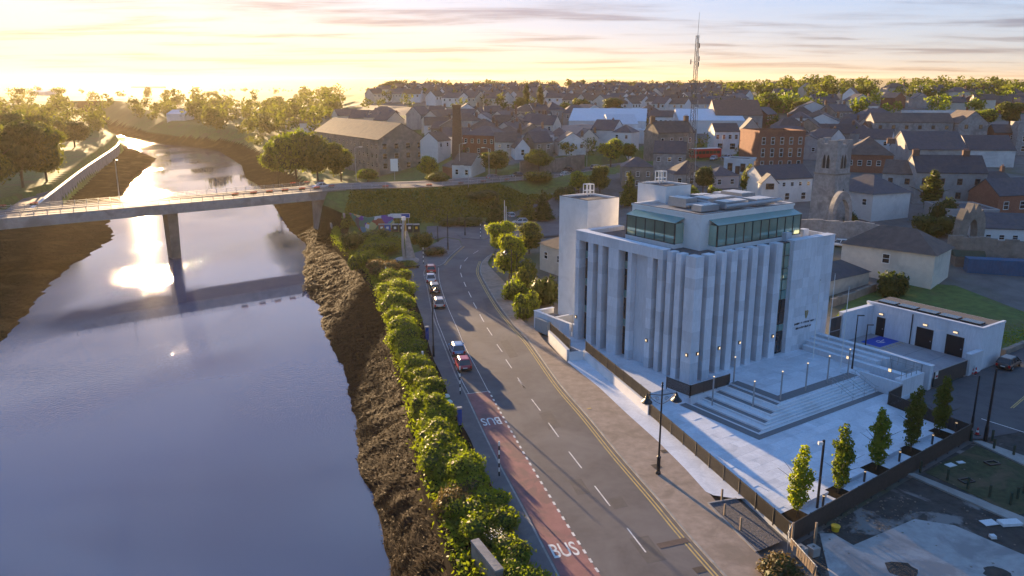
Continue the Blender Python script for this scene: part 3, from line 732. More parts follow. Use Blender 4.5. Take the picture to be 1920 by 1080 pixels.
hp.tube([(hx + .3, -.06, hz_ + .55), (hx + .22, -.06, hz_ + .1), (hx - .02, -.06, hz_ - .4)], .05, 6)
hp.tube([(hx - .28, -.06, hz_ + .62), (hx - .2, -.06, hz_ + .1), (hx - .02, -.06, hz_ - .4)], .05, 6)
for k in range(5):
    a_ = -.2 + k * .1; hp.tube([(hx + a_, -.05, hz_ + .5), (hx - .12 + a_ * .5, -.05, hz_ - .05)], .018, 4)
bo("harp_emblem", hp, "gold")
mat("letter", (.045, .045, .055), .5, .1, 5)
for row, (x0, n, z_) in enumerate(((18.75, 24, 4.72), (19.1, 17, 4.1))):
    lt = MB()
    x = x0
    for k in range(n):
        if random.random() < .12: x += .18; continue
        w_ = random.choice((.1, .13, .15))
        lt.box(x, x + .04, -.05, -.012, z_, z_ + .24)
        if w_ > .1: lt.box(x + .042, x + w_, -.05, -.012, z_ + random.choice((0, .1, .2)), z_ + .24 - random.choice((0, .1)) + .02)
        x += w_ + .05
    o = bo("raised_lettering", lt, "letter"); o["kind"] = "stuff"

# ------------------------------------------------------------------ plaza, terrace and steps
PZL, TZ = .2, 1.3
plz = [W(-8.6, -2.5), W(-16.4, -26.3), W(13.7, -24.6), W(14.9, -15.2), W(20, -15.2), W(20, 1), W(-4, 1)]
plaza = ob("plaza", MB().prism([(p.x, p.y) for p in plz], -.3, PZL - .02), MT["granite_slab"], kind="structure")
# slabs laid in courses parallel to the entrance front
sm = []
for k in range(4):
    me_ = MB().box(-1.17 + .008, 1.17 - .008, -.59 + .008, .59 - .008, -.03, 0).mesh("slab")
    me_.materials.append(MT["granite_slab"]); sm.append(me_)
poly = [(-8.9, -3.2), (-16.1, -26.0), (13.4, -24.3), (14.6, -15.0), (18, -13.0), (-3.9, -13.0), (-3.9, -3.6)]
cnt = 0; row = 0; v_ = -25.9
while v_ < -3 and cnt < 290:
    u_ = -16.5 + (row % 2) * 1.17
    while u_ < 18:
        if all(inpoly(u_ + a_, v_ + b_, poly) for a_, b_ in ((-1.17, -.59), (1.17, -.59), (1.17, .59), (-1.17, .59))) and cnt < 300:
            ob("slab", sm[cnt % 4], None, plaza, loc=W(u_, v_, PZL + .003 * random.random()), rz=A); cnt += 1
        u_ += 2.34
    v_ += 1.18; row += 1
# building apron
ap = ob("apron", MB().prism([(p.x, p.y) for p in (W(-2.9, 15.3), W(-7.4, .6), W(-3.0, .6), W(-3.0, -2.9), W(3.3, -2.9), W(3.3, 1.5), W(1.5, 1.5), W(1.5, 24), W(-2.2, 24))], -.3, .8), MT["granite_slab"], kind="structure")
st1 = thing("side_steps", "short flight of granite steps between the railings near the street lamp", "steps")
for k in range(4): ob("step", MB().prism([(p.x, p.y) for p in (W(-7.3 - k * .1, .6 - k * .6), W(-3.0, .6 - k * .6), W(-3.0, -.04 - k * .6), W(-7.4 - k * .12, -.04 - k * .6))], -.2, .8 - .15 * (k + 1) + .004), MT["granite"], st1)
# terrace and the wrap-round steps
ter = ob("terrace", MB().prism([(p.x, p.y) for p in (W(3.3, -10.1), W(20.2, -10.1), W(20.2, 1.0), W(3.3, 1.0))], -.3, TZ), MT["granite_slab"], kind="structure")
cnt = 0
for j in range(8):
    for i in range(7):
        ob("slab", sm[(i + j) % 4], None, ter, loc=W(4.6 + i * 2.34 + (j % 2) * .5, -9.2 + j * 1.18, TZ + .012), rz=A)
ws = thing("terrace_steps", "wide granite steps wrapping round the entrance terrace corner", "steps")
NS = 7; rise = (TZ - PZL) / NS
for k in range(NS):
    u0, v0 = 3.3 - .92 * k, -10.1 - .36 * k; z1 = TZ - rise * (k + 1) + .003
    u1, v1 = u0 - .92, v0 - .36
    if k < NS - 1 or True:
        ob("step", MB().prism([(p.x, p.y) for p in (W(u0, -3.2), W(u1, -3.2), W(u1, v1), W(17.6, v1), W(17.6, v0), W(u0, v0))], -.2, z1), MT["granite"], ws)
        ob("nosing", MB().prism([(p.x, p.y) for p in (W(u1, -3.25), W(u1 + .14, -3.25), W(u1 + .14, v1 + .10), W(17.55, v1 + .10), W(17.55, v1), W(u1, v1))], z1 + .001, z1 + .012), MT["render_white"], ws)
    if k in (0, 2, 4, 6):
        ob("dark_tread", MB().prism([(p.x, p.y) for p in (W(u1 + .25, -3.3), W(u0 - .05, -3.3), W(u0 - .05, v0 + .1), W(u1 + .25, v1 + .35))], z1 + .001, z1 + .010), MT["granite_dark"], ws)
db = [W(-3.2, -2.6), W(-4.2, -2.6), W(-4.2, -13.4), W(17.6, -13.4), W(17.6, -12.65), W(-3.2, -12.65)]
ob("dark_border", MB().prism([(p.x, p.y) for p in db], PZL + .004, PZL + .014), MT["granite_dark"], plaza)
ob("dark_border", MB().prism([(p.x, p.y) for p in (W(3.4, -10.0), W(17.6, -10.0), W(17.6, -8.7), W(4.6, -8.7), W(4.6, -3.2), W(3.4, -3.2))], TZ + .018, TZ + .024), MT["granite_dark"], ter)
# walls beside the steps
sw = thing("step_wall", "low granite wall under the dark railing at the building corner", "wall")
ob("wall", MB().prism([(p.x, p.y) for p in (W(-3.0, -3.2), W(3.5, -3.2), W(3.5, -2.8), W(-3.0, -2.8))], -.2, 1.05), MT["granite"], sw)
rw = thing("terrace_wall", "granite terrace wall with stepped seating beside the flagpoles", "wall")
for k, (u0, z1, v0, v1) in enumerate(((20.2, 1.95, -.5, -14.2), (21.3, 2.25, 0, -10), (22.4, 2.5, 0, -10.6))):
    w_ = ob("seat_tier", MB().prism([(p.x, p.y) for p in (W(u0, v0), W(u0, v1), W(u0 + 1.06, v1), W(u0 + 1.06, v0))], -.2, z1), MT["granite"], rw)
    ob("coping", MB().prism([(p.x, p.y) for p in (W(u0 - .03, v0), W(u0 - .03, v1), W(u0 + .45, v1), W(u0 + .45, v0))], z1 + .001, z1 + .07), MT["granite_slab"], w_)
ob("yard_wall", MB().prism([(p.x, p.y) for p in (W(23.6, .5), W(23.6, -15.2), W(24.2, -15.2), W(24.2, .5))], -.2, 2.75), MT["granite"], rw)
ob("yard_wall_coping", MB().prism([(p.x, p.y) for p in (W(23.5, .5), W(23.5, -15.3), W(24.3, -15.3), W(24.3, .5))], 2.751, 2.85), MT["granite_slab"], rw)
ob("end_wall", MB().prism([(p.x, p.y) for p in (W(18.0, -14.2), W(18.0, -15.1), W(22.6, -15.1), W(22.6, -14.2))], -.2, 2.2), MT["granite"], rw)
ob("front_wall", MB().prism([(p.x, p.y) for p in (W(17.62, -10.2), W(18.0, -10.2), W(18.0, -15.1), W(17.62, -15.1))], -.2, 1.9), MT["granite"], rw)
for pp in ((((18.2, -14.8), (22.4, -14.8)), 2.2), (((22.4, -14.8), (22.4, -11)), 2.2)):
    (a_, b_), z_ = pp; g = MB()
    for q in (.45, .95): g.beam(W(*a_, z_ + q), W(*b_, z_ + q), .05)
    for k in range(5): p = W(*a_, z_).lerp(W(*b_, z_), k / 4); g.beam(p, p + Vector((0, 0, .95)), .05)
    ob("handrail", g, MT["steel_grey"], rw)
# handrails on the steps
for i, u_ in enumerate((12.4, 14.6, 16.8)):
    t_ = thing("step_handrail", ("leftmost", "middle", "rightmost")[i] + " of three thin steel handrails on the terrace steps", "handrail", group="handrails on the terrace steps")
    for q in (.5, .9): ob("rail", MB().tube([W(u_, -9.6, TZ + q), W(u_, -10.1, TZ + q), W(u_, -12.7, PZL + q), W(u_, -13.1, PZL + q)], .025, 6), MT["steel_grey"], t_)
    for v_, z_ in ((-10.1, TZ), (-11.4, .75), (-12.8, PZL)): ob("post", MB().tube([W(u_, v_, z_ - .3), W(u_, v_, z_ + .9)], .025, 6), MT["steel_grey"], t_)

# railings of close vertical bars
barm = MB().box(-.014, .014, -.014, .014, 0, 1).mesh("bars"); 
def barfence(name, label, pts_, z0, hgt, step=.085, post=2.4, m_="steel_dark"):
    t_ = thing(name, label, "railing"); tot = 0; bars = MB(); rails = MB()
    for a_, b_ in zip(pts_, pts_[1:]):
        a_ = Vector((a_[0], a_[1], 0)); b_ = Vector((b_[0], b_[1], 0)); L = (b_ - a_).length; n = max(2, int(L / step))
        za = z0 if not callable(z0) else None
        f = (lambda p: z0) if not callable(z0) else z0
        for k in range(n):
            p = a_.lerp(b_, k / n); bars.box(p.x - .025, p.x + .025, p.y - .025, p.y + .025, f(p) + .1, f(p) + hgt - .05)
        for q in (.08, hgt - .04):
            rails.beam((a_.x, a_.y, f(a_) + q), (b_.x, b_.y, f(b_) + q), .07, .06)
        np_ = max(1, int(round(L / post)))
        for k in range(np_ + 1):
            p = a_.lerp(b_, k / np_); ob("post", MB().box(-.05, .05, -.05, .05, -.15, hgt + .03), MT[m_], t_, loc=(p.x, p.y, f(p)))
    o = ob("bars", bars, MT[m_], t_, fixn=False); o["kind"] = "stuff"
    ob("rails", rails, MT[m_], t_, fixn=False)["kind"] = "stuff"
    return t_
barfence("plaza_railing", "dark steel railing between the granite pavement and the plaza", [W(-8.7, -2.6), W(-16.6, -26.5)], .15, 1.35)
barfence("south_railing", "dark steel railing behind the row of young trees", [W(-16.6, -26.5), W(13.8, -24.8)], -.1, 1.75)
barfence("street_railing", "dark steel railing along the side street near the gate", [W(13.8, -24.8), W(14.9, -15.6)], 0, 1.5)
barfence("apron_railing", "dark steel railing on the long white wall beside the building", [W(-3.0, 15.0), W(-8.5, -2.4)], 1.15, 1.45)
barfence("corner_railing", "dark steel railing round the building corner above the steps", [W(-3.2, .4), W(-3.0, -3.0), W(3.4, -3.0)], 1.05, 1.3)
barfence("upper_railing", "short dark railing on the white wall nearest the shrubs", [W(-1.9, 24.0), W(-4.3, 16.6)], 1.3, 1.3)
gatep = thing("gate_panel", "dark solid gate panel at the end of the granite wall", "gate")
ob("panel", MB().prism([(p.x, p.y) for p in (W(14.9, -15.5), W(18, -15.2), W(18, -15.1), W(14.9, -15.4))], .2, 1.7), MT["steel_dark"], gatep)
ob("frame", MB().beam(W(14.9, -15.45, 1.73), W(18, -15.15, 1.73), .1), MT["steel_grey"], gatep)
# white boundary walls along the pavement
for lab, pts_, z1 in (("white rendered boundary wall below the long railing", [W(-2.9, 15.3), W(-8.6, -2.5)], 1.35), ("white rendered boundary wall next to the shrubs", [W(-1.9, 24.2), W(-4.9, 16.2)], 1.5)):
    t_ = thing("boundary_wall", lab, "wall"); n_ = (pts_[1] - pts_[0]).normalized(); n_ = Vector((-n_.y, n_.x, 0)) * .18
    ob("wall", MB().prism([(p.x, p.y) for p in (pts_[0] - n_, pts_[1] - n_, pts_[1] + n_, pts_[0] + n_)], -.3, z1 - .12), MT["render_white"], t_)
    ob("coping", MB().prism([(p.x, p.y) for p in (pts_[0] - n_ * 1.15, pts_[1] - n_ * 1.15, pts_[1] + n_ * 1.15, pts_[0] + n_ * 1.15)], z1 - .118, z1 - .02), MT["granite_slab"], t_)
t_ = thing("boundary_wall", "short white return wall beside the narrow railing gate", "wall")
ob("wall", MB().prism([(p.x, p.y) for p in (W(-4.9, 16.1), W(-3.1, 15.4), W(-3.2, 15.1), W(-5.0, 15.8))], -.3, 1.2), MT["render_white"], t_)
# service enclosure left of the stair tower
t_ = thing("service_enclosure", "low granite enclosure with a grey cabinet beside the white stair tower", "enclosure")
for q in ((-.2, .2, 22.0, 30.2), (.2, 3.1, 29.8, 30.2), (.2, 3.1, 25.4, 25.8), (.2, 2.4, 21.3, 21.7)):
    w_ = ob("wall", MB().prism([(p.x, p.y) for p in (W(q[0], q[2]), W(q[1], q[2]), W(q[1], q[3]), W(q[0], q[3]))], -.3, 2.6), MT["granite"], t_)
    ob("coping", MB().prism([(p.x, p.y) for p in (W(q[0] - .06, q[2] - .06), W(q[1] + .06, q[2] - .06), W(q[1] + .06, q[3] + .06), W(q[0] - .06, q[3] + .06))], 2.601, 2.7), MT["granite_slab"], w_)
ob("cabinet", MB().prism([(p.x, p.y) for p in (W(-.9, 26.0), W(-.25, 26.0), W(-.25, 29.0), W(-.9, 29.0))], .1, 2.0), mat("cabinet_grey", (.26, .30, .32), .5, .08), t_)
ob("inner_roof", MB().prism([(p.x, p.y) for p in (W(.2, 25.8), W(3.1, 25.8), W(3.1, 29.8), W(.2, 29.8))], 1.8, 1.9), MT["footway"], t_)

# ------------------------------------------------------------------ yard and annex
yard = ob("yard", MB().prism([(p.x, p.y) for p in (W(24.2, .5), W(24.2, -15.0), W(35, -15.0), W(35, .5))], -.3, 1.0), mat("yard_slab", (.33, .32, .34), .8, .1, 1.5, .1, 40, col2=(.27, .265, .29), c2scale=.3), kind="structure")
for v_ in (-5.6, -8.6, -11.6): ob("joint", MB().prism([(p.x, p.y) for p in (W(25, v_), W(34.9, v_), W(34.9, v_ + .08), W(25, v_ + .08))], 1.001, 1.006), MT["granite_dark"], yard)
mat("bay_blue", (.012, .07, .42), .7, .1, 2)
ob("parking_bay", MB().prism([(p.x, p.y) for p in (W(30.4, -5.0), W(35.0 - .1, -5.0), W(34.9, -2.2), W(30.4, -2.2))], 1.002, 1.012), MT["bay_blue"], yard)
for k in range(6): ob("hatch_mark", MB().beam(W(30.2 + k * .8, -6.1, 1.006), W(30.7 + k * .8, -5.15, 1.006), .1, .008), MT["paint_yellow"], yard)
for k in range(4): ob("hatch_mark", MB().beam(W(29.2, -5.0 + k * .9, 1.006), W(30.2, -4.6 + k * .9, 1.006), .1, .008), MT["paint_yellow"], yard)
wc = MB(); c_ = W(32.5, -3.7, 1.016)
ring = [c_ + EU * (.45 * math.cos(k * .52 + .6)) + EV * (.45 * math.sin(k * .52 + .6)) for k in range(10)]
wc.tube(ring, .05, 4); wc.tube([c_ + EU * -.05, c_ + EU * .5 + EV * .1, c_ + EU * .9 + EV * .12], .05, 4); wc.tube([c_ + EU * -.05, c_ + EU * .35 + EV * -.55], .05, 4); wc.tube([c_ + EU * 1.0 + EV * .15, c_ + EU * 1.15 + EV * .18], .09, 6)
o = ob("wheelchair_symbol", wc, MT["paint"], yard); o["kind"] = "stuff"
ann = thing("annex", "low granite annex with three dark doors and a flat glazed roof", "annex")
ob("wall", MB().prism([(p.x, p.y) for p in (W(35, -15.2), W(40.6, -15.2), W(40.6, .2), W(35, .2))], -.3, 5.2), MT["granite"], ann)
ob("coping", MB().prism([(p.x, p.y) for p in (W(34.94, -15.26), W(35.35, -15.26), W(35.35, .26), W(34.94, .26))], 5.201, 5.45), MT["granite_slab"], ann)
ob("flat_roof", MB().prism([(p.x, p.y) for p in (W(35.36, -14.9), W(40.2, -14.9), W(40.2, 0), W(35.36, 0))], 5.201, 5.3), MT["roof_gravel"], ann)
ob("end_parapet", MB().prism([(p.x, p.y) for p in (W(35.36, -15.26), W(40.66, -15.26), W(40.66, -14.91), W(35.36, -14.91))], 5.201, 5.45), MT["granite_slab"], ann)
for k in range(5): ob("roof_light", MB().prism([(p.x, p.y) for p in (W(36.2, -14.2 + k * 2.8), W(37.6, -14.2 + k * 2.8), W(37.6, -11.8 + k * 2.8), W(36.2, -11.8 + k * 2.8))], 5.301, 5.5), MT["glass_dark"], ann)
for v0, v1 in ((-2.7, -1.5), (-9.3, -7.1), (-13.2, -11.0)):
    d_ = ob("door", MB().prism([(p.x, p.y) for p in (W(34.93, v0), W(35.0, v0), W(35.0, v1), W(34.93, v1))], 1.01, 3.6), MT["steel_black"], ann)
    ob("handle", MB().prism([(p.x, p.y) for p in (W(34.88, v0 + .15), W(34.928, v0 + .15), W(34.928, v0 + .3), W(34.88, v0 + .3))], 2.0, 2.15), MT["steel_grey"], d_)
    vm = (v0 + v1) / 2
    l_ = ob("wall_lamp", MB().prism([(p.x, p.y) for p in (W(34.8, vm - .3), W(34.99, vm - .3), W(34.99, vm + .3), W(34.8, vm + .3))], 4.0, 4.25), MT["steel_grey"], ann)
    ob("lens", MB().prism([(p.x, p.y) for p in (W(34.72, vm - .25), W(34.798, vm - .25), W(34.798, vm + .25), W(34.72, vm + .25))], 4.02, 4.2), MT["lampglow"], l_)
ob("downpipe", MB().tube([W(34.9, -6.4, 1), W(34.9, -6.4, 5.1)], .07, 8), MT["steel_black"], ann)
ob("side_wall", MB().prism([(p.x, p.y) for p in (W(28.0, -.8), W(34.99, -.8), W(34.99, -.2), W(28.0, -.2))], -.3, 5.0), MT["granite"], ann)
ob("side_coping", MB().prism([(p.x, p.y) for p in (W(27.95, -.85), W(34.93, -.85), W(34.93, -.15), W(27.95, -.15))], 5.001, 5.12), MT["granite_slab"], ann)
t_ = thing("entrance_wall", "low granite wall standing out from the annex beside the sliding gate", "wall")
ob("wall", MB().prism([(p.x, p.y) for p in (W(32.0, -15.6), W(34.99, -15.6), W(34.99, -15.05), W(32.0, -15.05))], -.3, 2.6), MT["granite"], t_)
ob("coping", MB().prism([(p.x, p.y) for p in (W(31.94, -15.66), W(34.93, -15.66), W(34.93, -14.98), W(31.94, -14.98))], 2.601, 2.72), MT["granite_slab"], t_)
t_ = thing("sliding_gate", "dark sliding gate across the yard entrance", "gate")
ob("panel", MB().prism([(p.x, p.y) for p in (W(24.4, -15.35), W(31.9, -15.35), W(31.9, -15.25), W(24.4, -15.25))], .05, 1.9), MT["steel_dark"], t_)
ob("top_rail", MB().beam(W(24.4, -15.3, 1.95), W(31.9, -15.3, 1.95), .1), MT["steel_grey"], t_)
ob("warning_sign", MB().prism([(p.x, p.y) for p in (W(24.5, -15.42), W(25.1, -15.42), W(25.1, -15.39), W(24.5, -15.39))], 1.1, 1.95), MT["steel_white"], t_)
mat("sign_red", (.45, .02, .02), .5, .1)
ob("red_mark", MB().prism([(p.x, p.y) for p in (W(24.6, -15.45), W(25.0, -15.45), W(25.0, -15.425), W(24.6, -15.425))], 1.25, 1.5), MT["sign_red"], t_)
t_ = thing("side_gate", "tall dark double gate between the office and the annex wall", "gate")
for k in range(2): ob("leaf", MB().prism([(p.x, p.y) for p in (W(25.7 + k * 1.15, -.6), W(26.8 + k * 1.15, -.6), W(26.8 + k * 1.15, -.5), W(25.7 + k * 1.15, -.5))], 1.0, 4.6), MT["steel_dark"], t_)
for z_ in (2.8, 4.7): ob("rail", MB().beam(W(25.7, -.68, z_), W(28, -.68, z_), .09), MT["steel_grey"], t_)
ob("path", MB().prism([(p.x, p.y) for p in (W(24.2, .5), W(28, .5), W(28, 6), W(24.2, 6))], -.3, .98), MT["granite_slab"], yard)

# side street on the right
ss = [G(x, y, 0) for x, y in ((1655, 745), (1740, 690), (1830, 655), (1920, 610), (2060, 560), (2200, 640), (2160, 860), (2060, 960), (1960, 900), (1825, 835))]
ss = [W(15.2, -15.6), W(40.8, -15.4), W(62, -10), W(64, -22), W(44, -34), W(14.2, -25.2)]
street = ob("side_street", MB().add([(p.x, p.y, -.05) for p in ss], [tuple(range(len(ss)))]), MT["asphalt_dark"], kind="structure")
o = ob("give_way_line", MB().beam(G(1840, 785, -.043), G(1935, 815, -.043), .12, .006), MT["paint"], street)
for d in (0, .28): ob("yellow_line", MB().beam(G(1895, 765, -.043) + Vector((d, 0, 0)), G(1945, 722, -.043) + Vector((d, 0, 0)), .11, .006), MT["paint_yellow"], street)
# vacant lot, front right
mat("lot_dirt", (.050, .047, .043), .95, .45, 1.0, .9, 5, col2=(.20, .195, .19), c2scale=.22, c2lo=.56, c2hi=.62, bdist=.1)
mat("lot_slab", (.36, .35, .345), .9, .16, 1.0, .3, 14, col2=(.25, .245, .245), c2scale=.25, c2lo=.5, c2hi=.6)
mat("lot_scrub", (.045, .055, .024), .95, .45, 1.5, .9, 7, col2=(.09, .075, .045), c2scale=.35)
lp = [W(-16.8, -26.9), W(13.9, -25.3), W(48, -31), W(52, -62), W(-26, -62), W(-21, -36)]
nL = MB(); xs2 = 60
lot = ob("vacant_lot", MB().add([(p.x, p.y, -.10) for p in lp], [tuple(range(len(lp)))]), MT["lot_dirt"], kind="structure")
def patch(px, z, name, m_, th=.08):
    p = [G(x, y, z) for x, y in px]; return ob(name, MB().prism([(q.x, q.y) for q in p], z - th, z), MT[m_], lot)
patch([(1537, 1000), (1562, 1000), (1600, 1022), (1715, 973), (1790, 985), (1920, 1040), (2100, 1080), (2100, 1300), (1640, 1300), (1560, 1100)], -.04, "concrete_slab", "lot_slab")
patch([(1735, 885), (1830, 835), (1990, 905), (2050, 1000), (1960, 960), (1905, 965)], -.06, "scrub_patch", "lot_scrub")
patch([(1698, 887), (1715, 887), (1935, 975), (1960, 1000), (1920, 985)], .06, "kerb_path", "concrete", .3)
patch([(1824, 826), (1840, 826), (1960, 868), (1960, 880), (1930, 876)], .06, "kerb_path", "concrete", .3)
for x, y, w_, d_ in ((1690, 1068, 1.3, .7), (1870, 1075, 1.0, .8)): ob("patch_of_earth", MB().prism([(w_ * math.cos(k * .45) * random.uniform(.75, 1.15), .8 * w_ * math.sin(k * .45) * random.uniform(.75, 1.15)) for k in range(14)], 0, .012), MT["lot_dirt"], lot, loc=G(x, y, -.038))

# ------------------------------------------------------------------ buildings of the town
mat("slate", (.050, .051, .062), .6, .3, 1.2, .25, 14, rand=.3, col2=(.075, .066, .064), c2scale=.35)
mat("slate_brown", (.10, .076, .065), .75, .25, 1.0, .25, 14, rand=.15, col2=(.066, .056, .053), c2scale=.3)
mat("tile_red", (.17, .085, .06), .8, .25, 1.0, .2, 14, rand=.15)
mat("metal_white", (.55, .58, .62), .5, .08, .8, rand=.08)
mat("render_cream", (.58, .53, .45), .85, .08, 1, .15, 40, rand=.1, col2=(.47, .43, .37), c2scale=.25)
mat("render_pale", (.68, .67, .65), .85, .06, 1, rand=.12, col2=(.55, .54, .53), c2scale=.2)
mat("render_pink", (.60, .46, .42), .85, .06, 1)
mat("brick_red", (.27, .11, .07), .85, .25, 3, .2, 30, rand=.1, col2=(.22, .09, .06), c2scale=.4)
mat("chimney_brick", (.17, .10, .075), .9, .25, 2, rand=.25)
mat("win_white", (.72, .72, .70), .6, .05, 2)
mat("win_brown", (.10, .055, .04), .6, .1, 2)
mat("render_grey", (.36, .345, .33), .9, .14, 1, .2, 20, rand=.12, col2=(.26, .25, .24), c2scale=.25)
mat("bituminous", (.05, .05, .055), .8, .2, 1.5)
WM = {}
def winmesh(w_, h_, fm):
    k = (round(w_, 2), round(h_, 2), fm)
    if k not in WM:
        a = .1
        f_ = MB().box(-w_ / 2 - a, w_ / 2 + a, -.06, .02, -.15, -.002).box(-w_ / 2 - a, -w_ / 2, -.04, .02, 0, h_).box(w_ / 2, w_ / 2 + a, -.04, .02, 0, h_).box(-w_ / 2 - a, w_ / 2 + a, -.04, .02, h_ + .001, h_ + a).box(-w_ / 2, w_ / 2, -.035, .01, h_ * .48, h_ * .54)
        fmesh = f_.mesh("window"); fmesh.materials.append(MT[fm])
        pm2 = MB().box(-w_ / 2 + .002, w_ / 2 - .002, -.018, .02, .001, h_ - .001).mesh("pane"); pm2.materials.append(MT["glass_dark"])
        WM[k] = (fmesh, pm2)
    return WM[k]
def house(name, label, cat, p1, p2, depth, eave, rise, roof='gable', wm="render_pale", rm="slate", wins=(), swins=(), chim=(), doors=(), fm="win_white", group=None, over=.25, z=None, back=False):
    p1 = Vector(p1); p2 = Vector(p2)
    if z is None: z = min(p1.z, p2.z)
    d = p2 - p1; d.z = 0; w_ = d.length; rz = math.atan2(d.y, d.x); c = (p1 + p2) / 2
    t_ = thing(name, label, cat, (c.x, c.y, z), rz, group); a = w_ / 2; D = depth
    wl = MB(); lo = -2.5
    rf = MB(); o = over; th = .16; sl = rise / (D / 2) if roof != 'gabley' else rise / a
    if roof == 'gable':
        wl.add([(-a, 0, lo), (a, 0, lo), (a, D, lo), (-a, D, lo), (-a, 0, eave), (a, 0, eave), (a, D, eave), (-a, D, eave), (-a, D / 2, eave + rise), (a, D / 2, eave + rise)], [(0, 1, 5, 4), (2, 3, 7, 6), (1, 2, 6, 9, 5), (3, 0, 4, 8, 7), (3, 2, 1, 0)])
        for s_ in (0, 1):
            y0 = -o if s_ == 0 else D + o; z0 = eave - sl * o
            v = [(-a - o * .6, y0, z0), (a + o * .6, y0, z0), (a + o * .6, D / 2, eave + rise), (-a - o * .6, D / 2, eave + rise)]
            rf.add([(x, y, q + .02) for x, y, q in v] + [(x, y, q + th + .02) for x, y, q in v], [(0, 1, 2, 3), (4, 5, 6, 7), (0, 1, 5, 4), (1, 2, 6, 5), (2, 3, 7, 6), (3, 0, 4, 7)])
    elif roof == 'gabley':
        wl.add([(-a, 0, lo), (a, 0, lo), (a, D, lo), (-a, D, lo), (-a, 0, eave), (a, 0, eave), (a, D, eave), (-a, D, eave), (0, 0, eave + rise), (0, D, eave + rise)], [(0, 1, 5, 8, 4), (2, 3, 7, 9, 6), (1, 2, 6, 5), (3, 0, 4, 7), (3, 2, 1, 0)])
        for s_ in (-1, 1):
            x0 = s_ * (a + o); z0 = eave - sl * o
            v = [(x0, -o * .6, z0), (x0, D + o * .6, z0), (0, D + o * .6, eave + rise), (0, -o * .6, eave + rise)]
            rf.add([(x, y, q + .02) for x, y, q in v] + [(x, y, q + th + .02) for x, y, q in v], [(0, 1, 2, 3), (4, 5, 6, 7), (0, 1, 5, 4), (1, 2, 6, 5), (2, 3, 7, 6), (3, 0, 4, 7)])
    elif roof == 'hip':
        wl.box(-a, a, 0, D, lo, eave)
        r_ = min(a, D / 2); k = rise; i = max(a - D / 2, .05) if a >= D / 2 else .05; j = 0 if a >= D / 2 else D / 2 - a
        q0 = eave + .01
        rf.add([(-a - o, -o, q0), (a + o, -o, q0), (a + o, D + o, q0), (-a - o, D + o, q0), (-i, D / 2 - j, eave + k), (i, D / 2 - j, eave + k), (i, D / 2 + j, eave + k), (-i, D / 2 + j, eave + k)],
               [(0, 1, 5, 4), (1, 2, 6, 5), (2, 3, 7, 6), (3, 0, 4, 7), (3, 2, 1, 0), (4, 5, 6, 7)])
    else:
        wl.box(-a, a, 0, D, lo, eave); rf.box(-a + .3, a - .3, .3, D - .3, eave + .002, eave + .1)
    ob("wall", wl, MT[wm], t_); r_o = ob("roof", rf, MT[rm], t_)
    if roof == 'flat':
        pr = MB()
        for q in ((-a - .05, a + .05, -.05, .3), (-a - .05, a + .05, D - .3, D + .05), (-a - .05, -a + .3, .301, D - .301), (a - .3, a + .05, .301, D - .301)): pr.box(*q, eave + .001, eave + max(.35, rise))
        ob("parapet", pr, MT[wm], t_)
    for zz0, hh, ww, n in wins:
        fmesh, pmesh = winmesh(ww, hh, fm)
        for k in range(n):
            x = -a + w_ * (k + .5) / n; f_ = ob("window", fmesh, None, t_, loc=(x, -.022, zz0)); ob("pane", pmesh, None, f_)
    for zz0, hh, ww, n, side in swins:
        fmesh, pmesh = winmesh(ww, hh, fm)
        for k in range(n):
            y = D * (k + .5) / n; f_ = ob("window", fmesh, None, t_, loc=(side * (a + .022), y, zz0), rz=side * math.pi / 2); ob("pane", pmesh, None, f_)
    for x, ww, hh in doors:
        d_ = ob("door", MB().box(-ww / 2, ww / 2, -.05, .02, 0, hh), MT["win_brown"], t_, loc=(x * a, -.01, 0)); ob("handle", MB().box(ww / 2 - .18, ww / 2 - .1, -.1, -.051, .95, 1.05), MT["steel_grey"], d_)
    for x, y, ww, dd, hh in chim:
        zr = eave + (rise * (1 - abs(y - .5) * 2) if roof == 'gable' else rise * .75)
        c_ = ob("chimney", MB().box(x * a - ww / 2, x * a + ww / 2, y * D - dd / 2, y * D + dd / 2, zr - .8, zr + hh).box(x * a - ww / 2 - .06, x * a + ww / 2 + .06, y * D - dd / 2 - .06, y * D + dd / 2 + .06, zr + hh + .001, zr + hh + .15), MT["chimney_brick" if wm != "stone_grey" else "stone"], r_o)
        for k in range(max(1, int(ww / .45))): ob("chimney_pot", MB().lathe([(.12, 0), (.1, .45)], n=6), MT["tile_red"], c_, loc=(x * a - ww / 2 + .25 + k * .45, y * D, zr + hh + .15))
    return t_
def hx(name, label, cat, a, b, *k, **kw): return house(name, label, cat, TP(*a), TP(*b), *k, **kw)

# behind the office
hx("cream_house", "cream rendered house with brown hipped slate roof on the grass", "house", (1574, 508), (1745, 544), 9.5, 6.0, 3.4, 'hip', "render_cream", "slate_brown", wins=((3.6, 1.5, 1.1, 1),), over=.45)
hx("low_wing", "low cream outbuilding with dark roof beside the office wall", "outbuilding", (1553, 556), (1628, 532), 7, 2.7, 2.0, 'hip', "render_cream", "slate", over=.3)
hx("cream_house", "cream gabled house partly hidden behind the white stair tower", "house", (1012, 505), (1060, 522), 9, 5.2, 2.2, 'hip', "render_cream", "slate_brown", over=.4, wins=((2.6, 1.2, 1, 2),))
wh = hx("white_house", "white house with a gabled arched-window bay left of the stone tower", "house", (1428, 384), (1520, 377), 9, 6.2, 3.0, 'gable', "render_pale", "slate", wins=((4.4, .9, .8, 6), (1.0, 1.6, 1.2, 3)), chim=((-.9, .5, .9, .6, 1),))
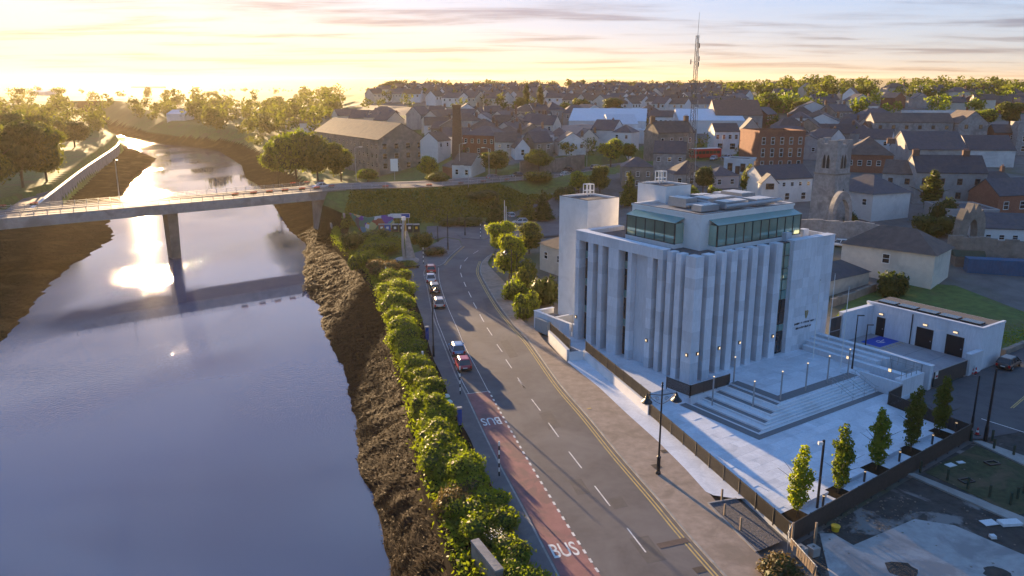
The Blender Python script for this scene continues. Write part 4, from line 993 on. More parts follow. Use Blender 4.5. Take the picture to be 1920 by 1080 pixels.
wb = hx("white_house_bay", "white gabled bay with a semicircular window on the white house", "bay", (1446, 386), (1474, 385), 3, 6.0, 2.0, 'gabley', "render_pale", "slate", wins=((4.6, 1.2, 1.8, 1),), fm="win_brown")
bpy.context.view_layer.update()
for c_ in KIDS[wb.name]:
    c_.parent = wh; c_.matrix_local = wh.matrix_world.inverted() @ wb.matrix_world @ c_.matrix_local; KIDS[wh.name].append(c_)
bpy.data.objects.remove(wb)
hx("parish_hall", "white walled hall with dark hipped roof right of the stone tower", "hall", (1632, 416), (1702, 408), 14, 6.2, 3.6, 'hip', "render_pale", "slate", over=.4, swins=((3.6, 1.3, 1.1, 3, -1),))
hx("stone_terrace", "grey stone terrace house with two chimneys behind the shrubs", "house", (1712, 382), (1843, 386), 10, 8.0, 3.8, 'gable', "render_grey", "slate", wins=((5.2, 1.3, 1.0, 4), (1.8, 1.3, 1.0, 4)), chim=((-.9, .5, 1.6, .8, 1.2), (.55, .5, 1.6, .8, 1.2)), fm="win_brown")
hx("stone_terrace", "lower stone house joined to the left end of the chimneyed terrace", "house", (1650, 372), (1712, 378), 9, 6.8, 3.0, 'gable', "render_grey", "slate_brown", wins=((4.4, 1.2, .9, 2),), fm="win_brown")
hx("stone_cottage", "small dark roofed stone house right of the chimneyed terrace", "house", (1846, 388), (1898, 384), 8, 5.2, 2.8, 'gable', "render_grey", "slate", wins=((2.8, 1.2, 1.0, 2),), chim=((.9, .5, .9, .7, 1.2),))
hx("brick_cottage", "brown brick house with white windows at the right edge", "house", (1868, 404), (1960, 398), 9, 4.6, 3.4, 'gable', "brick_red", "slate", wins=((1.4, 1.7, 1.3, 3),))
hx("glazed_shed", "blue-grey flat roofed shed behind the ruined arch", "shed", (1772, 434), (1868, 436), 12, 4.6, .4, 'flat', "steel_grey", "slate", wins=((.8, 2.6, 3, 3),))
hx("long_shed", "long white shed with clerestory windows right of the ruined arch", "shed", (1838, 460), (1990, 468), 10, 3.8, 2.4, 'gable', "render_pale", "slate", wins=((1.6, .9, .9, 6),))
hx("slate_hall", "large dark slate roofed hall above the chimneyed terrace", "hall", (1700, 318), (1808, 320), 18, 6.5, 5.0, 'gable', "render_grey", "slate", over=.4)
hx("slate_shed", "dark roofed shed with a white gable end at right", "shed", (1812, 313), (1900, 314), 12, 5.5, 4.2, 'gable', "render_pale", "slate")
hx("brick_hall", "brick hall with wide brown hipped roof behind the stone tower", "hall", (1584, 322), (1672, 326), 15, 5.5, 5.2, 'hip', "brick_red", "slate_brown", wins=((2.4, 1.4, 1.1, 5),), chim=((.95, .5, 2.4, 1.2, .6),), over=.4)
hx("stone_warehouse", "long grey stone warehouse with rows of small brick-edged windows", "warehouse", (1634, 277), (1782, 280), 12, 9.6, 3.2, 'gable', "stone_grey", "slate_brown", wins=((7.4, 1.1, 1.0, 6), (4.4, 1.1, 1.0, 6), (1.4, 1.1, 1.0, 6)), fm="win_brown")
hx("stone_warehouse", "gable-fronted grey stone warehouse right of the long one", "warehouse", (1792, 283), (1846, 284), 16, 10, 4.2, 'gabley', "stone_grey", "slate_brown", wins=((8.2, 1.2, 1.0, 2), (3.4, 1.0, .8, 1)), fm="win_brown")
hx("brick_terrace", "small red brick houses beside the gabled stone warehouse", "house", (1860, 285), (1900, 286), 8, 7.0, 2.6, 'gable', "brick_red", "slate", wins=((4.6, 1.4, .9, 3), (1.6, 1.4, .9, 3)))
hx("grey_townhouse", "tall grey stone townhouse at the right edge above the roofs", "house", (1902, 290), (1960, 292), 9, 11, .5, 'flat', "stone_grey", "slate", wins=((8.2, 1.7, 1.0, 2), (4.8, 1.8, 1.1, 2), (1.4, 1.8, 1.2, 2)))
hx("brick_mansion", "three storey red brick mansion with white sash windows", "house", (1419, 322), (1504, 320), 14, 11.6, .9, 'flat', "brick_red", "bituminous", wins=((8.4, 2.0, 1.0, 5), (4.6, 2.4, 1.0, 5), (1.0, 2.2, 1.0, 5)))
hx("white_pub", "long low white pub with an arched window beside the bus", "pub", (1356, 324), (1404, 328), 7, 4.4, .4, 'flat', "render_pale", "bituminous", wins=((1.0, 2.2, 1.3, 2),), doors=((.1, 1.4, 2.5),), fm="win_brown")
hx("white_shop", "white two storey shop with dark timber shopfront behind the bus", "shop", (1338, 287), (1384, 287), 9, 7.6, 2.6, 'gable', "render_pale", "slate", wins=((5.0, 1.4, 1.0, 4), (1.4, 2.0, 1.8, 2)))
hx("grey_shop", "plain grey gabled building behind the white shop", "shop", (1388, 286), (1424, 287), 10, 8, 4, 'gabley', "render_grey", "slate")
hx("stone_house", "stone house with tall chimneys left of the red bus", "house", (1232, 300), (1300, 296), 10, 9.0, 3.6, 'gable', "stone", "slate_brown", wins=((5.6, 1.6, .9, 4), (2.0, 1.6, .9, 4)), chim=((-.95, .5, 1.6, .9, 1.6), (.9, .5, 1.6, .9, 1.6)))
hx("stone_house", "small stone house with blue-grey slate roof by the main road", "house", (1166, 352), (1224, 344), 8, 6.0, 2.6, 'hip', "stone", "slate", wins=((3.4, 1.2, .9, 3), (.8, 1.2, .9, 3)))
hx("stone_house", "stone gabled house with chimney beside the lattice mast", "house", (1224, 322), (1284, 324), 10, 5.8, 3.4, 'gable', "stone_grey", "slate", wins=((3.4, 1.2, 1, 3),), chim=((.95, .5, 1.2, .9, 1.4),))
hx("slate_house", "low grey house with hipped slate roof behind the round tree", "house", (1262, 352), (1330, 350), 11, 3.6, 3.4, 'hip', "render_grey", "slate", wins=((1.2, 1.4, 1.1, 3),))
hx("slate_house", "low pinkish house with slate roof right of the round tree", "house", (1336, 354), (1384, 352), 8, 3.4, 2.4, 'hip', "render_pink", "slate", wins=((1.2, 1.3, 1.0, 2),))
# industrial sheds
hx("white_roof_shed", "wide shed with pale blue-white metal roof below the estate", "shed", (1066, 252), (1210, 256), 40, 6, 4.5, 'gable', "render_pale", "metal_white")
hx("white_roof_shed", "pale metal roofed shed with a yellow gable corner", "shed", (1140, 262), (1195, 262), 20, 6, 3.5, 'gable', "render_pale", "metal_white")
hx("white_roof_shed", "long shed with bright white roof right of the mast", "shed", (1272, 250), (1395, 252), 36, 5.5, 4.2, 'gable', "render_pale", "metal_white")
hx("red_roof_shed", "big shed with rusty red roof below the ridge trees", "shed", (1340, 246), (1428, 248), 30, 7, 6, 'gable', "render_grey", "tile_red")
hx("pink_hall", "pale pink flat roofed hall with small arched windows", "hall", (1053, 270), (1110, 276), 14, 7, .6, 'flat', "render_pink", "bituminous", wins=((3.0, 1.4, .8, 6),), fm="win_brown")
hx("flat_store", "low flat roofed store with white fascia in front of the sheds", "store", (1180, 268), (1240, 272), 16, 5, .5, 'flat', "render_pale", "metal_white")
hx("white_flats", "white two storey block with a row of windows by the sheds", "house", (1216, 250), (1260, 252), 10, 7, 2.4, 'gable', "render_pale", "slate", wins=((4.4, 1.3, 1, 5), (1.4, 1.3, 1, 5)))
hx("long_white_roof", "long low building with white roof above the stone warehouse", "shed", (1712, 232), (1830, 232), 14, 5, .5, 'flat', "render_pale", "metal_white")
# the mill, its chimney and neighbours
K = TP(712, 330); gd = (TP(800, 321) - K); gd.z = 0; gd.normalize()
KL_ = TP(592, 303)
mill = house("stone_mill", "derelict four storey stone mill with long pitched roof", "mill", KL_, K, 18, 12.6, 5.4, 'gable', "stone", "slate_brown", wins=((9.4, 1.5, 1.1, 17), (6.2, 1.5, 1.1, 17), (3.0, 1.5, 1.1, 17)), swins=((9.4, 1.8, 1.5, 4, 1), (6.0, 1.8, 1.5, 4, 1), (2.6, 1.8, 1.5, 4, 1)), fm="stone_grey", z=min(K.z, KL_.z))
ck = TP(858, 305)
t_ = thing("mill_chimney", "tall square brick mill chimney standing among the roofs", "chimney", ck)
ob("shaft", MB().add([(-2, -2, -2), (2, -2, -2), (2, 2, -2), (-2, 2, -2), (-1.3, -1.3, 19), (1.3, -1.3, 19), (1.3, 1.3, 19), (-1.3, 1.3, 19)], [(3, 2, 1, 0), (4, 5, 6, 7), (0, 1, 5, 4), (1, 2, 6, 5), (2, 3, 7, 6), (3, 0, 4, 7)]), mat("brick_brown", (.15, .085, .06), .9, .25, 2, .2, 20), t_)
ob("cap", MB().box(-1.55, 1.55, -1.55, 1.55, 19.002, 19.8), MT["brick_brown"], t_)
hx("brick_mill_house", "red brick two storey block with white windows right of the mill chimney", "house", (868, 292), (928, 291), 11, 7.4, 3.2, 'hip', "brick_red", "slate", wins=((4.8, 1.3, .9, 5), (1.5, 1.3, .9, 3)))
hx("white_cottage", "white cottage with tall bare gable beside the main road", "house", (848, 336), (884, 333), 9, 4.6, 3.2, 'gable', "render_pale", "slate_brown", wins=((1.6, 1.5, 1.0, 2),), chim=((-.9, .5, .9, .7, 1),))
hx("brick_shed", "small brick outhouse joined to the white cottage", "outhouse", (830, 331), (848, 334), 7, 3.4, 1.6, 'gable', "brick_red", "slate_brown")
hx("pale_chapel", "small pale gabled building with an arched window behind roadside trees", "house", (966, 300), (994, 299), 10, 4.0, 3.0, 'gabley', "render_pale", "slate", wins=((1.6, 1.8, 1.0, 1),))
# town roofs between mill and sheds, told apart only by place
LMK = ((700, "stone mill"), (760, "mill gable"), (858, "brick mill chimney"), (920, "brick mill block"), (985, "pair of poplars"), (1080, "pink hall"), (1150, "pale roofed sheds"), (1230, "white flats"), (1300, "lattice mast"), (1380, "red roofed shed"), (1462, "brick mansion"), (1552, "abbey tower"), (1628, "brown hipped hall"), (1708, "long stone warehouse"), (1820, "gabled warehouse"), (1900, "right edge"))
WW = {"render_pale": "white", "render_grey": "grey", "render_cream": "cream", "stone": "stone", "brick_red": "red brick"}
def spot_label(px, py, wm_, rm_, kind, ch, where):
    x, nm = min(LMK, key=lambda q: abs(q[0] - px)); rel = "left of" if px < x - 9 else "right of" if px > x + 9 else "by"
    return f"{WW[wm_]} house with {'brown' if rm_ == 'slate_brown' else 'grey'} {'hipped' if kind == 'hip' else 'gabled' if kind == 'gabley' else 'ridged'} roof {rel} the {nm}, {where}"
def scatter(n, x0, x1, y0, y1, lab, grp, mats_, seed, wr=(8, 14), e=(4.5, 7), name="town_house", gap=9, ang=None, chimp=.6, roofs=("slate", "slate", "slate_brown"), win=True):
    rnd = random.Random(seed); done = []; c = 0; tries = 0
    while c < n and tries < n * 40:
        tries += 1
        px, py = rnd.uniform(x0, x1), rnd.uniform(y0, y1); p = TP(px, py)
        if any((p - q).length < r_ for q, r_ in OCC): continue
        w_ = rnd.uniform(*wr); a = (ang if ang is not None else rnd.choice((.1, .55, 1.0, -.5, -.2))) + rnd.uniform(-.08, .08); dv = Vector((math.cos(a), math.sin(a), 0)) * w_ / 2
        ev = rnd.uniform(*e)
        dd, rs_, kd, wm_, rm_, ch = rnd.uniform(7, 9.5), rnd.uniform(2.4, 3.6), rnd.choice(('gable', 'gable', 'gabley', 'hip')), rnd.choice(mats_), rnd.choice(roofs), rnd.random() < chimp
        house(name, spot_label(px, py, wm_, rm_, kd, ch, lab[0] if py < y0 + (y1 - y0) / 3 else lab[1] if py < y0 + (y1 - y0) * 2 / 3 else lab[2]).replace('with grey ridged roof', 'with grey roof'), "house", p - dv, p + dv, dd, ev, rs_, kd, wm_, rm_, wins=((ev - 2.1, 1.2, .95, max(2, int(w_ / 3))),) if win else (), chim=((.9, .5, .9, .6, 1.0),) if ch else (), group=grp, z=p.z)
        OCC.append((p, gap)); c += 1
OCC = [(TP(655, 310) + Vector((10, 12, 0)), 26), (TP(690, 318) + Vector((10, 8, 0)), 24), (TP(610, 300) + Vector((10, 8, 0)), 24), (ck, 8), (TP(898, 292), 12), (TP(866, 334), 10), (TP(1140, 255), 30), (TP(1335, 250), 30), (TP(1080, 272), 14), (TP(1210, 270), 14), (TP(1240, 252), 10), (TP(1320, 296), 18), (TP(1264, 298), 12), (TP(1385, 247), 16), (TP(980, 299), 8), (TP(1360, 287), 9), (TP(1406, 287), 9), (TP(1460, 320), 16), (TP(1380, 326), 9)]
for q in range(8): OCC.append((Vector((EMBS[min(len(EMBS) - 1, 10 + q * 5)].x, EMBS[min(len(EMBS) - 1, 10 + q * 5)].y, TP(1000, 320).z)), 13))
scatter(64, 800, 1230, 234, 300, ("far side", "mid town", "roadside"), "town houses between mill and sheds", ("render_pale", "render_grey", "render_cream", "stone"), 3, wr=(7, 12), gap=7.5)
scatter(26, 1430, 1650, 222, 300, ("far up", "halfway up", "low down"), "town houses behind the brick mansion", ("render_grey", "stone", "brick_red", "render_pale"), 5, gap=10)
scatter(10, 560, 790, 228, 250, ("farthest", "hazy", "nearest"), "houses beyond the mill", ("render_pale", "render_cream"), 6, win=False)
scatter(26, 1440, 1930, 178, 214, ("hilltop", "mid hill", "foot of hill"), "houses on the wooded hill", ("render_pale", "render_cream", "brick_red", "render_grey"), 8, gap=14, win=False)
# hillside estate: gable-ended pairs in rows
ep = []
rnd = random.Random(11)
for row, (y0, x0, x1, n) in enumerate(((213, 1150, 1400, 10), (207, 1060, 1390, 17), (201, 830, 1400, 30), (196, 820, 1390, 33), (191, 700, 1390, 36), (187, 740, 1390, 34), (183, 700, 1370, 32), (179, 740, 1340, 28))):
    for k in range(n): ep.append((x0 + (x1 - x0) * (k + rnd.uniform(.25, .75)) / n, y0 + rnd.uniform(-1.5, 1.5), row))
protos = {}
for i, (px, py, row) in enumerate(ep):
    p = TP(px, py); v = rnd.randrange(5); gp_ = "gable-ended houses of the hillside estate"
    x_, nm_ = min(LMK, key=lambda q: abs(q[0] - px)); lab = f"{'cream' if v == 2 else 'white'} estate house with {'brown' if v in (1, 4) else 'grey'} roof, {'front second third fourth fifth sixth seventh back'.split()[row]} row, " + ("left of" if px < x_ else "right of") + " the " + nm_
    if any((p - q).length < 6.8 for q, _ in OCC): continue
    OCC.append((p, 7))
    a = rnd.choice((-.75, -.75, -.7, .85, -.15)) + rnd.uniform(-.06, .06)
    if v not in protos:
        w_ = (8, 11, 9, 13, 7.5)[v]
        protos[v] = house("estate_house", lab, "house", Vector((-w_ / 2, 0, 0)), Vector((w_ / 2, 0, 0)), (8.5, 8, 9, 8.5, 8)[v], 5.0, (3.0, 2.7, 3.2, 2.6, 3)[v], 'gable', ("render_pale", "render_pale", "render_cream", "render_pale", "render_pale")[v], ("slate", "slate_brown", "slate", "slate", "slate_brown")[v], wins=((3.2, 1.2, 1.1, 3),), chim=((0, .5, .8, .6, .9),), group=gp_, z=0)
        o = protos[v]; o.location = p; o.rotation_euler = (0, 0, a)
    else: dup(protos[v], p, a, lab)
# stone walls
def stonewall(label, px, hgt, th=.7, m_="stone", name="stone_wall"):
    pts_ = [TP(*q) for q in px]; t2 = thing(name, label, "wall")
    for a_, b_ in zip(pts_, pts_[1:]):
        n_ = (b_ - a_); n_.z = 0; n_.normalize(); n_ = Vector((-n_.y, n_.x, 0)) * th / 2
        K_ = 8
        for k in range(K_):
            q0 = a_.lerp(b_, k / K_); q1 = a_.lerp(b_, (k + 1) / K_ - .003); hh = hgt * rnd.uniform(.94, 1.05)
            ob("wall_section", MB().prism([(p.x, p.y) for p in (q0 - n_, q1 - n_, q1 + n_, q0 + n_)], min(q0.z, q1.z) - 2, (q0.z + q1.z) / 2 + hh), MT[m_], t2)
stonewall("ruined abbey wall below the stone tower", [(1488, 452), (1570, 455), (1645, 462)], 4.6, m_="stone_grey")
stonewall("long old stone wall behind the blue container", [(1772, 488), (1850, 496), (1960, 508)], 5.0)
stonewall("stone wall along the far side of the main road", [(975, 318), (1040, 312), (1095, 304)], 2.6)
stonewall("low stone boundary wall at the edge of the grass", [(1558, 575), (1600, 562), (1640, 545)], 1.3, .5)
stonewall("rough stone bank at the right edge of the grass", [(1880, 668), (1935, 645), (2000, 620)], .9, .6)
# abbey tower
p = TP(1551, 418)
t_ = thing("abbey_tower", "ruined square stone abbey tower with twin pointed belfry windows", "tower", p, R(33))
t_.scale = (.76, .76, 1)
s_ = 3.6
def frus(a0, a1, z0, z1): return MB().add([(-a0, -a0, z0), (a0, -a0, z0), (a0, a0, z0), (-a0, a0, z0), (-a1, -a1, z1), (a1, -a1, z1), (a1, a1, z1), (-a1, a1, z1)], [(3, 2, 1, 0), (4, 5, 6, 7), (0, 1, 5, 4), (1, 2, 6, 5), (2, 3, 7, 6), (3, 0, 4, 7)])
ob("lower_shaft", frus(3.9, 3.5, -2, 11), MT["stone_grey"], t_)
ob("string_course", frus(3.65, 3.65, 11.002, 11.3), MT["stone"], t_)
ob("belfry", frus(3.4, 3.3, 11.302, 17.6), MT["stone_grey"], t_)
for q in ((-3.4, -1.2, -3.4, -2.8), (.9, 3.4, -3.4, -2.8), (-3.4, -2.8, -2.79, 0), (-3.4, -2.8, 1.4, 3.4), (2.8, 3.4, -2.79, 1.0), (-1.2, 2.0, 2.8, 3.4)): ob("parapet_stub", MB().box(*q, 17.602, 18.4 + random.uniform(-.3, .5)), MT["stone_grey"], t_)
def lancet(w_, h_, t0, t1):
    pr = [(-w_ / 2, 0), (w_ / 2, 0), (w_ / 2, h_ * .65), (w_ * .28, h_ * .87), (0, h_), (-w_ * .28, h_ * .87), (-w_ / 2, h_ * .65)]
    return MB().add([(x, t0, z) for x, z in pr] + [(x, t1, z) for x, z in pr], [tuple(range(7)), tuple(range(7, 14))[::-1]] + [(i, (i + 1) % 7, 7 + (i + 1) % 7, 7 + i) for i in range(7)])
for face in range(2):
    for dx_ in (-.62, .62):
        o = ob("belfry_window", lancet(.85, 3.0, -3.42, -3.2), MT["mullion"], t_, rz=-face * math.pi / 2 * -1 if False else (0 if face == 0 else -math.pi / 2)); 
        o.location = (dx_, 0, 12.4) if face == 0 else (0, -dx_, 12.4)
        ob("surround", MB().box(dx_ - .07, dx_ + .07, -3.5, -3.421, 0, 2.0) if face == 0 else MB().box(dx_ - .07, dx_ + .07, -3.5, -3.421, 0, 2.0), MT["stone"], o)
ob("slit_window", lancet(.4, 1.4, -3.75, -3.4), MT["mullion"], t_, loc=(.8, 0, 6.5))
# pointed arch at the foot of the tower, built as a ring of voussoirs on two jambs
def archwall(name, label, loc, rz, w_, h_, span, spring, rise_, th, m_, ragged=False):
    t2 = thing(name, label, "arch", loc, rz); n = 9
    L = [(-span / 2, 0), (-span / 2, spring)]; 
    arc = [(-span / 2 + span / 2 * (1 - math.cos(k / n * math.pi / 2)) ** 1.0, spring + rise_ * math.sin(k / n * math.pi / 2)) for k in range(1, n + 1)]
    inner = L + arc; inner = inner + [(-x, z) for x, z in inner[:-1]][::-1]
    top = [(x * w_ / span if abs(x) < span / 2 - .01 else math.copysign(w_ / 2, x), min(h_, z * h_ / (spring + rise_)) * (1 if not ragged else random.uniform(.88, 1.06))) for x, z in inner]
    top[0] = (-w_ / 2, -1.5); top[-1] = (w_ / 2, -1.5); inner[0] = (-span / 2, -1.5); inner[-1] = (span / 2, -1.5)
    for k in range(len(inner) - 1):
        a_, b_, c_, d_ = inner[k], inner[k + 1], top[k + 1], top[k]
        ob("arch_stone", MB().add([(x, -th / 2, z) for x, z in (a_, b_, c_, d_)] + [(x, th / 2, z) for x, z in (a_, b_, c_, d_)], [(0, 1, 2, 3), (4, 5, 6, 7), (0, 1, 5, 4), (1, 2, 6, 5), (2, 3, 7, 6), (3, 0, 4, 7)]), MT[m_], t2)
    return t2
archwall("tower_arch", "tall pointed stone arch at the foot of the abbey tower", TP(1572, 432), R(15), 5.0, 8.6, 3.6, 2.6, 4.2, 1.4, "stone_grey")
archwall("ruined_arch", "ivy-topped ruined stone arch standing alone above the old wall", TP(1812, 468), R(20), 6.6, 9.0, 2.6, 3.0, 3.2, 1.6, "stone", True)
# blue shipping container
p = TP(1872, 512)
t_ = thing("shipping_container", "blue shipping container in front of the old stone wall", "container", p, R(-14))
mat("container_blue", (.02, .10, .20), .6, .15, 1)
ob("body", MB().box(-5.5, 5.5, -1.2, 1.2, -.6, 2.6), MT["container_blue"], t_)
for k in range(22): ob("rib", MB().box(-5.3 + k * .5, -5.1 + k * .5, -1.26, -1.202, .1, 2.4), MT["container_blue"], t_)
p = TP(1812, 497); t_ = thing("garden_shed", "dark green roofed shed left of the blue container", "shed", p, R(-14))
ob("wall", MB().box(-2.4, 2.4, -1.5, 1.5, -.6, 1.9), MT["stone"], t_); ob("roof", MB().add([(-2.7, -1.8, 1.85), (2.7, -1.8, 1.85), (2.7, 0, 2.8), (-2.7, 0, 2.8), (2.7, 1.8, 1.85), (-2.7, 1.8, 1.85)], [(0, 1, 2, 3), (3, 2, 4, 5), (0, 3, 5), (1, 4, 2)]), mat("felt_green", (.04, .06, .04), .9, .2), t_)
# grass behind the annex
gp2 = [G(x, y, .1) for x, y in ((1560, 600), (1590, 568), (1690, 540), (1790, 545), (1935, 590), (1960, 628), (1890, 662), (1840, 640))]
ob("lawn", MB().add([(q.x, q.y, max(.06, h(q.x, q.y) + .12)) for q in gp2], [tuple(range(len(gp2)))]), MT["grass"], kind="structure")
gp3 = [W(28, 0.3), W(41, 0.3), W(62, -8), W(58, 22), W(28, 22)]

# ------------------------------------------------------------------ vegetation
def lobes_tree(rnd, n, rx, rz_, cz):
    o = []
    for k in range(n):
        a = rnd.uniform(0, 6.28); t = rnd.random() ** .5; zz_ = rnd.uniform(-1, 1); q = math.sqrt(max(0, 1 - zz_ * zz_ * .8))
        o.append((math.cos(a) * rx * .62 * t * q, math.sin(a) * rx * .62 * t * q, cz + zz_ * rz_ * .62, rx * rnd.uniform(.40, .6), rz_ * rnd.uniform(.34, .52)))
    return o
def crown(lobes, n, size, mname, seed, zmin=-1e9, name="crown"):
    g = np.random.default_rng(seed); L = np.array(lobes); wgt = L[:, 3] ** 2; idx = g.choice(len(L), n, p=wgt / wgt.sum())
    d = g.normal(size=(n, 3)); d /= np.linalg.norm(d, axis=1)[:, None]; rr = g.uniform(.55, 1.06, n) ** .6; rr = np.where(g.random(n) < .12, rr * g.uniform(1.05, 1.35, n), rr)
    c = L[idx, :3] + d * (np.stack([L[idx, 3], L[idx, 3], L[idx, 4]], 1)) * rr[:, None]
    keep = c[:, 2] > zmin; c = c[keep]; d = d[keep]
    return cards(c, size, mname, nrm=d * .9, name=name)
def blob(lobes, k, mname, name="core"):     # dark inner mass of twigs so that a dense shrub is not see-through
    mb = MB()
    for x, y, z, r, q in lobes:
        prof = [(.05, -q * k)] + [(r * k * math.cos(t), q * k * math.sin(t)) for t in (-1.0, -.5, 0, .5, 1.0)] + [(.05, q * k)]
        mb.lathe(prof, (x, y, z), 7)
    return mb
def trunk(hh, r, limbs, seed, top=.75):
    rnd_ = random.Random(seed); mb = MB()
    mb.tube([(0, 0, -.3), (rnd_.uniform(-.02, .02) * hh, 0, hh * .3), (rnd_.uniform(-.03, .03) * hh, rnd_.uniform(-.03, .03) * hh, hh * top)], [r, r * .75, r * .25], 7)
    for k in range(limbs):
        a = k * 6.28 / limbs + rnd_.uniform(-.4, .4); z0 = hh * rnd_.uniform(.25, .45); L = hh * rnd_.uniform(.22, .34)
        mb.tube([(0, 0, z0), (math.cos(a) * L * .5, math.sin(a) * L * .5, z0 + L * .55), (math.cos(a) * L, math.sin(a) * L, z0 + L * .9)], [r * .5, r * .35, r * .1], 5)
    return mb
PT = {}
def proto(kind, mname, v):
    k = (kind, mname, v)
    if k in PT: return PT[k]
    rnd_ = random.Random(v * 7 + len(kind))
    if kind == 'round': lb = lobes_tree(rnd_, 17, .44, .40, .56); n = 4200; sz = .034
    elif kind == 'poplar': lb = [(rnd_.uniform(-.03, .03), rnd_.uniform(-.03, .03), .1 + .9 * i / 12, .115 * math.sin(.35 + 2.5 * i / 12) + .02, .085) for i in range(13)]; n = 2000; sz = .026
    elif kind == 'cone': lb = [(rnd_.uniform(-.04, .04), rnd_.uniform(-.04, .04), .08 + .85 * i / 12, .30 * (1 - i / 13.5), .08) for i in range(13)]; n = 2200; sz = .03
    elif kind == 'bush': lb = [(rnd_.uniform(-.35, .35), rnd_.uniform(-.35, .35), rnd_.uniform(.2, .55), rnd_.uniform(.25, .4), rnd_.uniform(.25, .4)) for i in range(9)]; n = 1800; sz = .055
    cm = crown(lb, n, sz, mname, v + 100, zmin=.02)
    tm = trunk(1.0, .026, 5, v).mesh("trunk"); tm.materials.append(MT["bark"])
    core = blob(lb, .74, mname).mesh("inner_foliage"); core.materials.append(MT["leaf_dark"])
    PT[k] = (cm, tm, core); return PT[k]
def tree(label, cat, loc, hgt, width=None, kind='round', m_="leaf_mid", v=0, name="tree", group=None):
    cm, tm, core = proto(kind, m_, v); t2 = thing(name, label, cat, loc, random.uniform(0, 6.28), group)
    base = {'round': .92, 'poplar': .27, 'cone': .6, 'bush': 1.3}[kind]
    sx = (width / base if width else hgt); t2.scale = (sx, sx, hgt)
    ob("crown", cm, None, t2); ob("trunk", tm, None, t2)
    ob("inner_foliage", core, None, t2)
    return t2
def ptree(label, px, py, hpx, wpx=None, kind='round', m_="leaf_mid", v=0, name="tree", z=None, cat="tree"):
    p = TP(px, py) if z is None else G(px, py, z); s_ = p.y / F / math.cos(P) * 1.0 * math.cos(P)
    dep = p.y * math.cos(P) + (H - p.z) * math.sin(P)
    return tree(label, cat, p, hpx * dep / F, wpx * dep / F if wpx else None, kind, m_, v, name)
# hedge shrubs along the quay
HS = [(700, 497, 34, 20, "leaf_hedge"), (722, 515, 40, 24, "leaf_brown"), (716, 475, 44, 26, "leaf_hedge"), (742, 530, 34, 22, "leaf_hedge"), (741, 556, 40, 28, "leaf_hedge"), (748, 586, 40, 34, "leaf_hedge"), (758, 617, 40, 36, "leaf_hedge"), (766, 649, 46, 42, "leaf_hedge"), (772, 672, 36, 30, "leaf_hedge"),
      (785, 700, 36, 30, "leaf_hedge"), (796, 722, 32, 28, "leaf_lime"), (800, 748, 38, 34, "leaf_hedge"), (805, 776, 42, 36, "leaf_hedge"), (818, 802, 48, 40, "leaf_lime"), (826, 840, 62, 50, "leaf_hedge"), (842, 880, 66, 50, "leaf_hedge"), (880, 905, 64, 56, "leaf_hedge"), (872, 950, 60, 44, "leaf_brown"), (905, 965, 64, 46, "leaf_lime"), (915, 1000, 64, 50, "leaf_hedge"), (955, 1068, 60, 52, "leaf_hedge"), (985, 1115, 60, 50, "leaf_hedge")]
where = ["at the far end near the monument", "with pale seed heads by the quay path", "beside the monument path", "behind the red parked car", "next to the row of parked cars", "second from the row of parked cars", "level with the silver hatchback", "broadest before the tall black lamp post", "at the foot of the tall black lamp post",
         "just past the tall black lamp post", "small and bright beside the parked red hatchback", "next to the striped pole", "beside the green litter bins", "facing the blue meter", "tall and dense just before the blue meter", "tall with a shaded front opposite the dashed bus lane", "large and rounded leaning over the footway", "brownish and weedy on the quay edge", "yellow-tipped above the white flowers", "beside the white flowers near the concrete wall", "nearest the camera beside the concrete wall", "cut off by the bottom edge of the picture"]
HS2 = []; W2 = []
for i, q in enumerate(HS):
    HS2.append(q); W2.append('quayside hedge shrub ' + where[i])
    if i < len(HS) - 1 and i > 2:
        n_ = HS[i + 1]; HS2.append(((q[0] + n_[0]) / 2 + random.uniform(-10, 4), (q[1] + n_[1]) / 2, (q[2] + n_[2]) / 2 * random.uniform(.6, .85), (q[3] + n_[3]) / 2 * random.uniform(.6, .95), random.choice(('leaf_hedge', 'leaf_lime', 'leaf_hedge', 'leaf_mid')))); W2.append('lower shrub just past the one ' + where[i])
HS = HS2; where = W2
for i, (px, py, w_, hp_, m_) in enumerate(HS):
    p = G(px, py, .1); dep = p.y * math.cos(P) + (H - .1) * math.sin(P); rw_ = w_ * dep / F * .92; hh = hp_ * dep / F * (1.3 if py < 790 else 1.05)
    rnd_ = random.Random(i); lb = [(rnd_.uniform(-.55, .55) * rw_, rnd_.uniform(-.6, .6) * rw_, hh * rnd_.uniform(.25, .62), rw_ * rnd_.uniform(.38, .6), hh * rnd_.uniform(.28, .38)) for k in range(10)]
    t2 = thing("hedge_shrub", where[i], "shrub", p, 0, "shrubs of the quayside hedge")
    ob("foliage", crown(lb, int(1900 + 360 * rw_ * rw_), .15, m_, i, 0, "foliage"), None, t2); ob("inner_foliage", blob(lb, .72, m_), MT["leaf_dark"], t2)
    ob("stem", MB().tube([(0, 0, -.3), (.1, 0, hh * .5)], [.08, .04], 6), MT["bark"], t2)
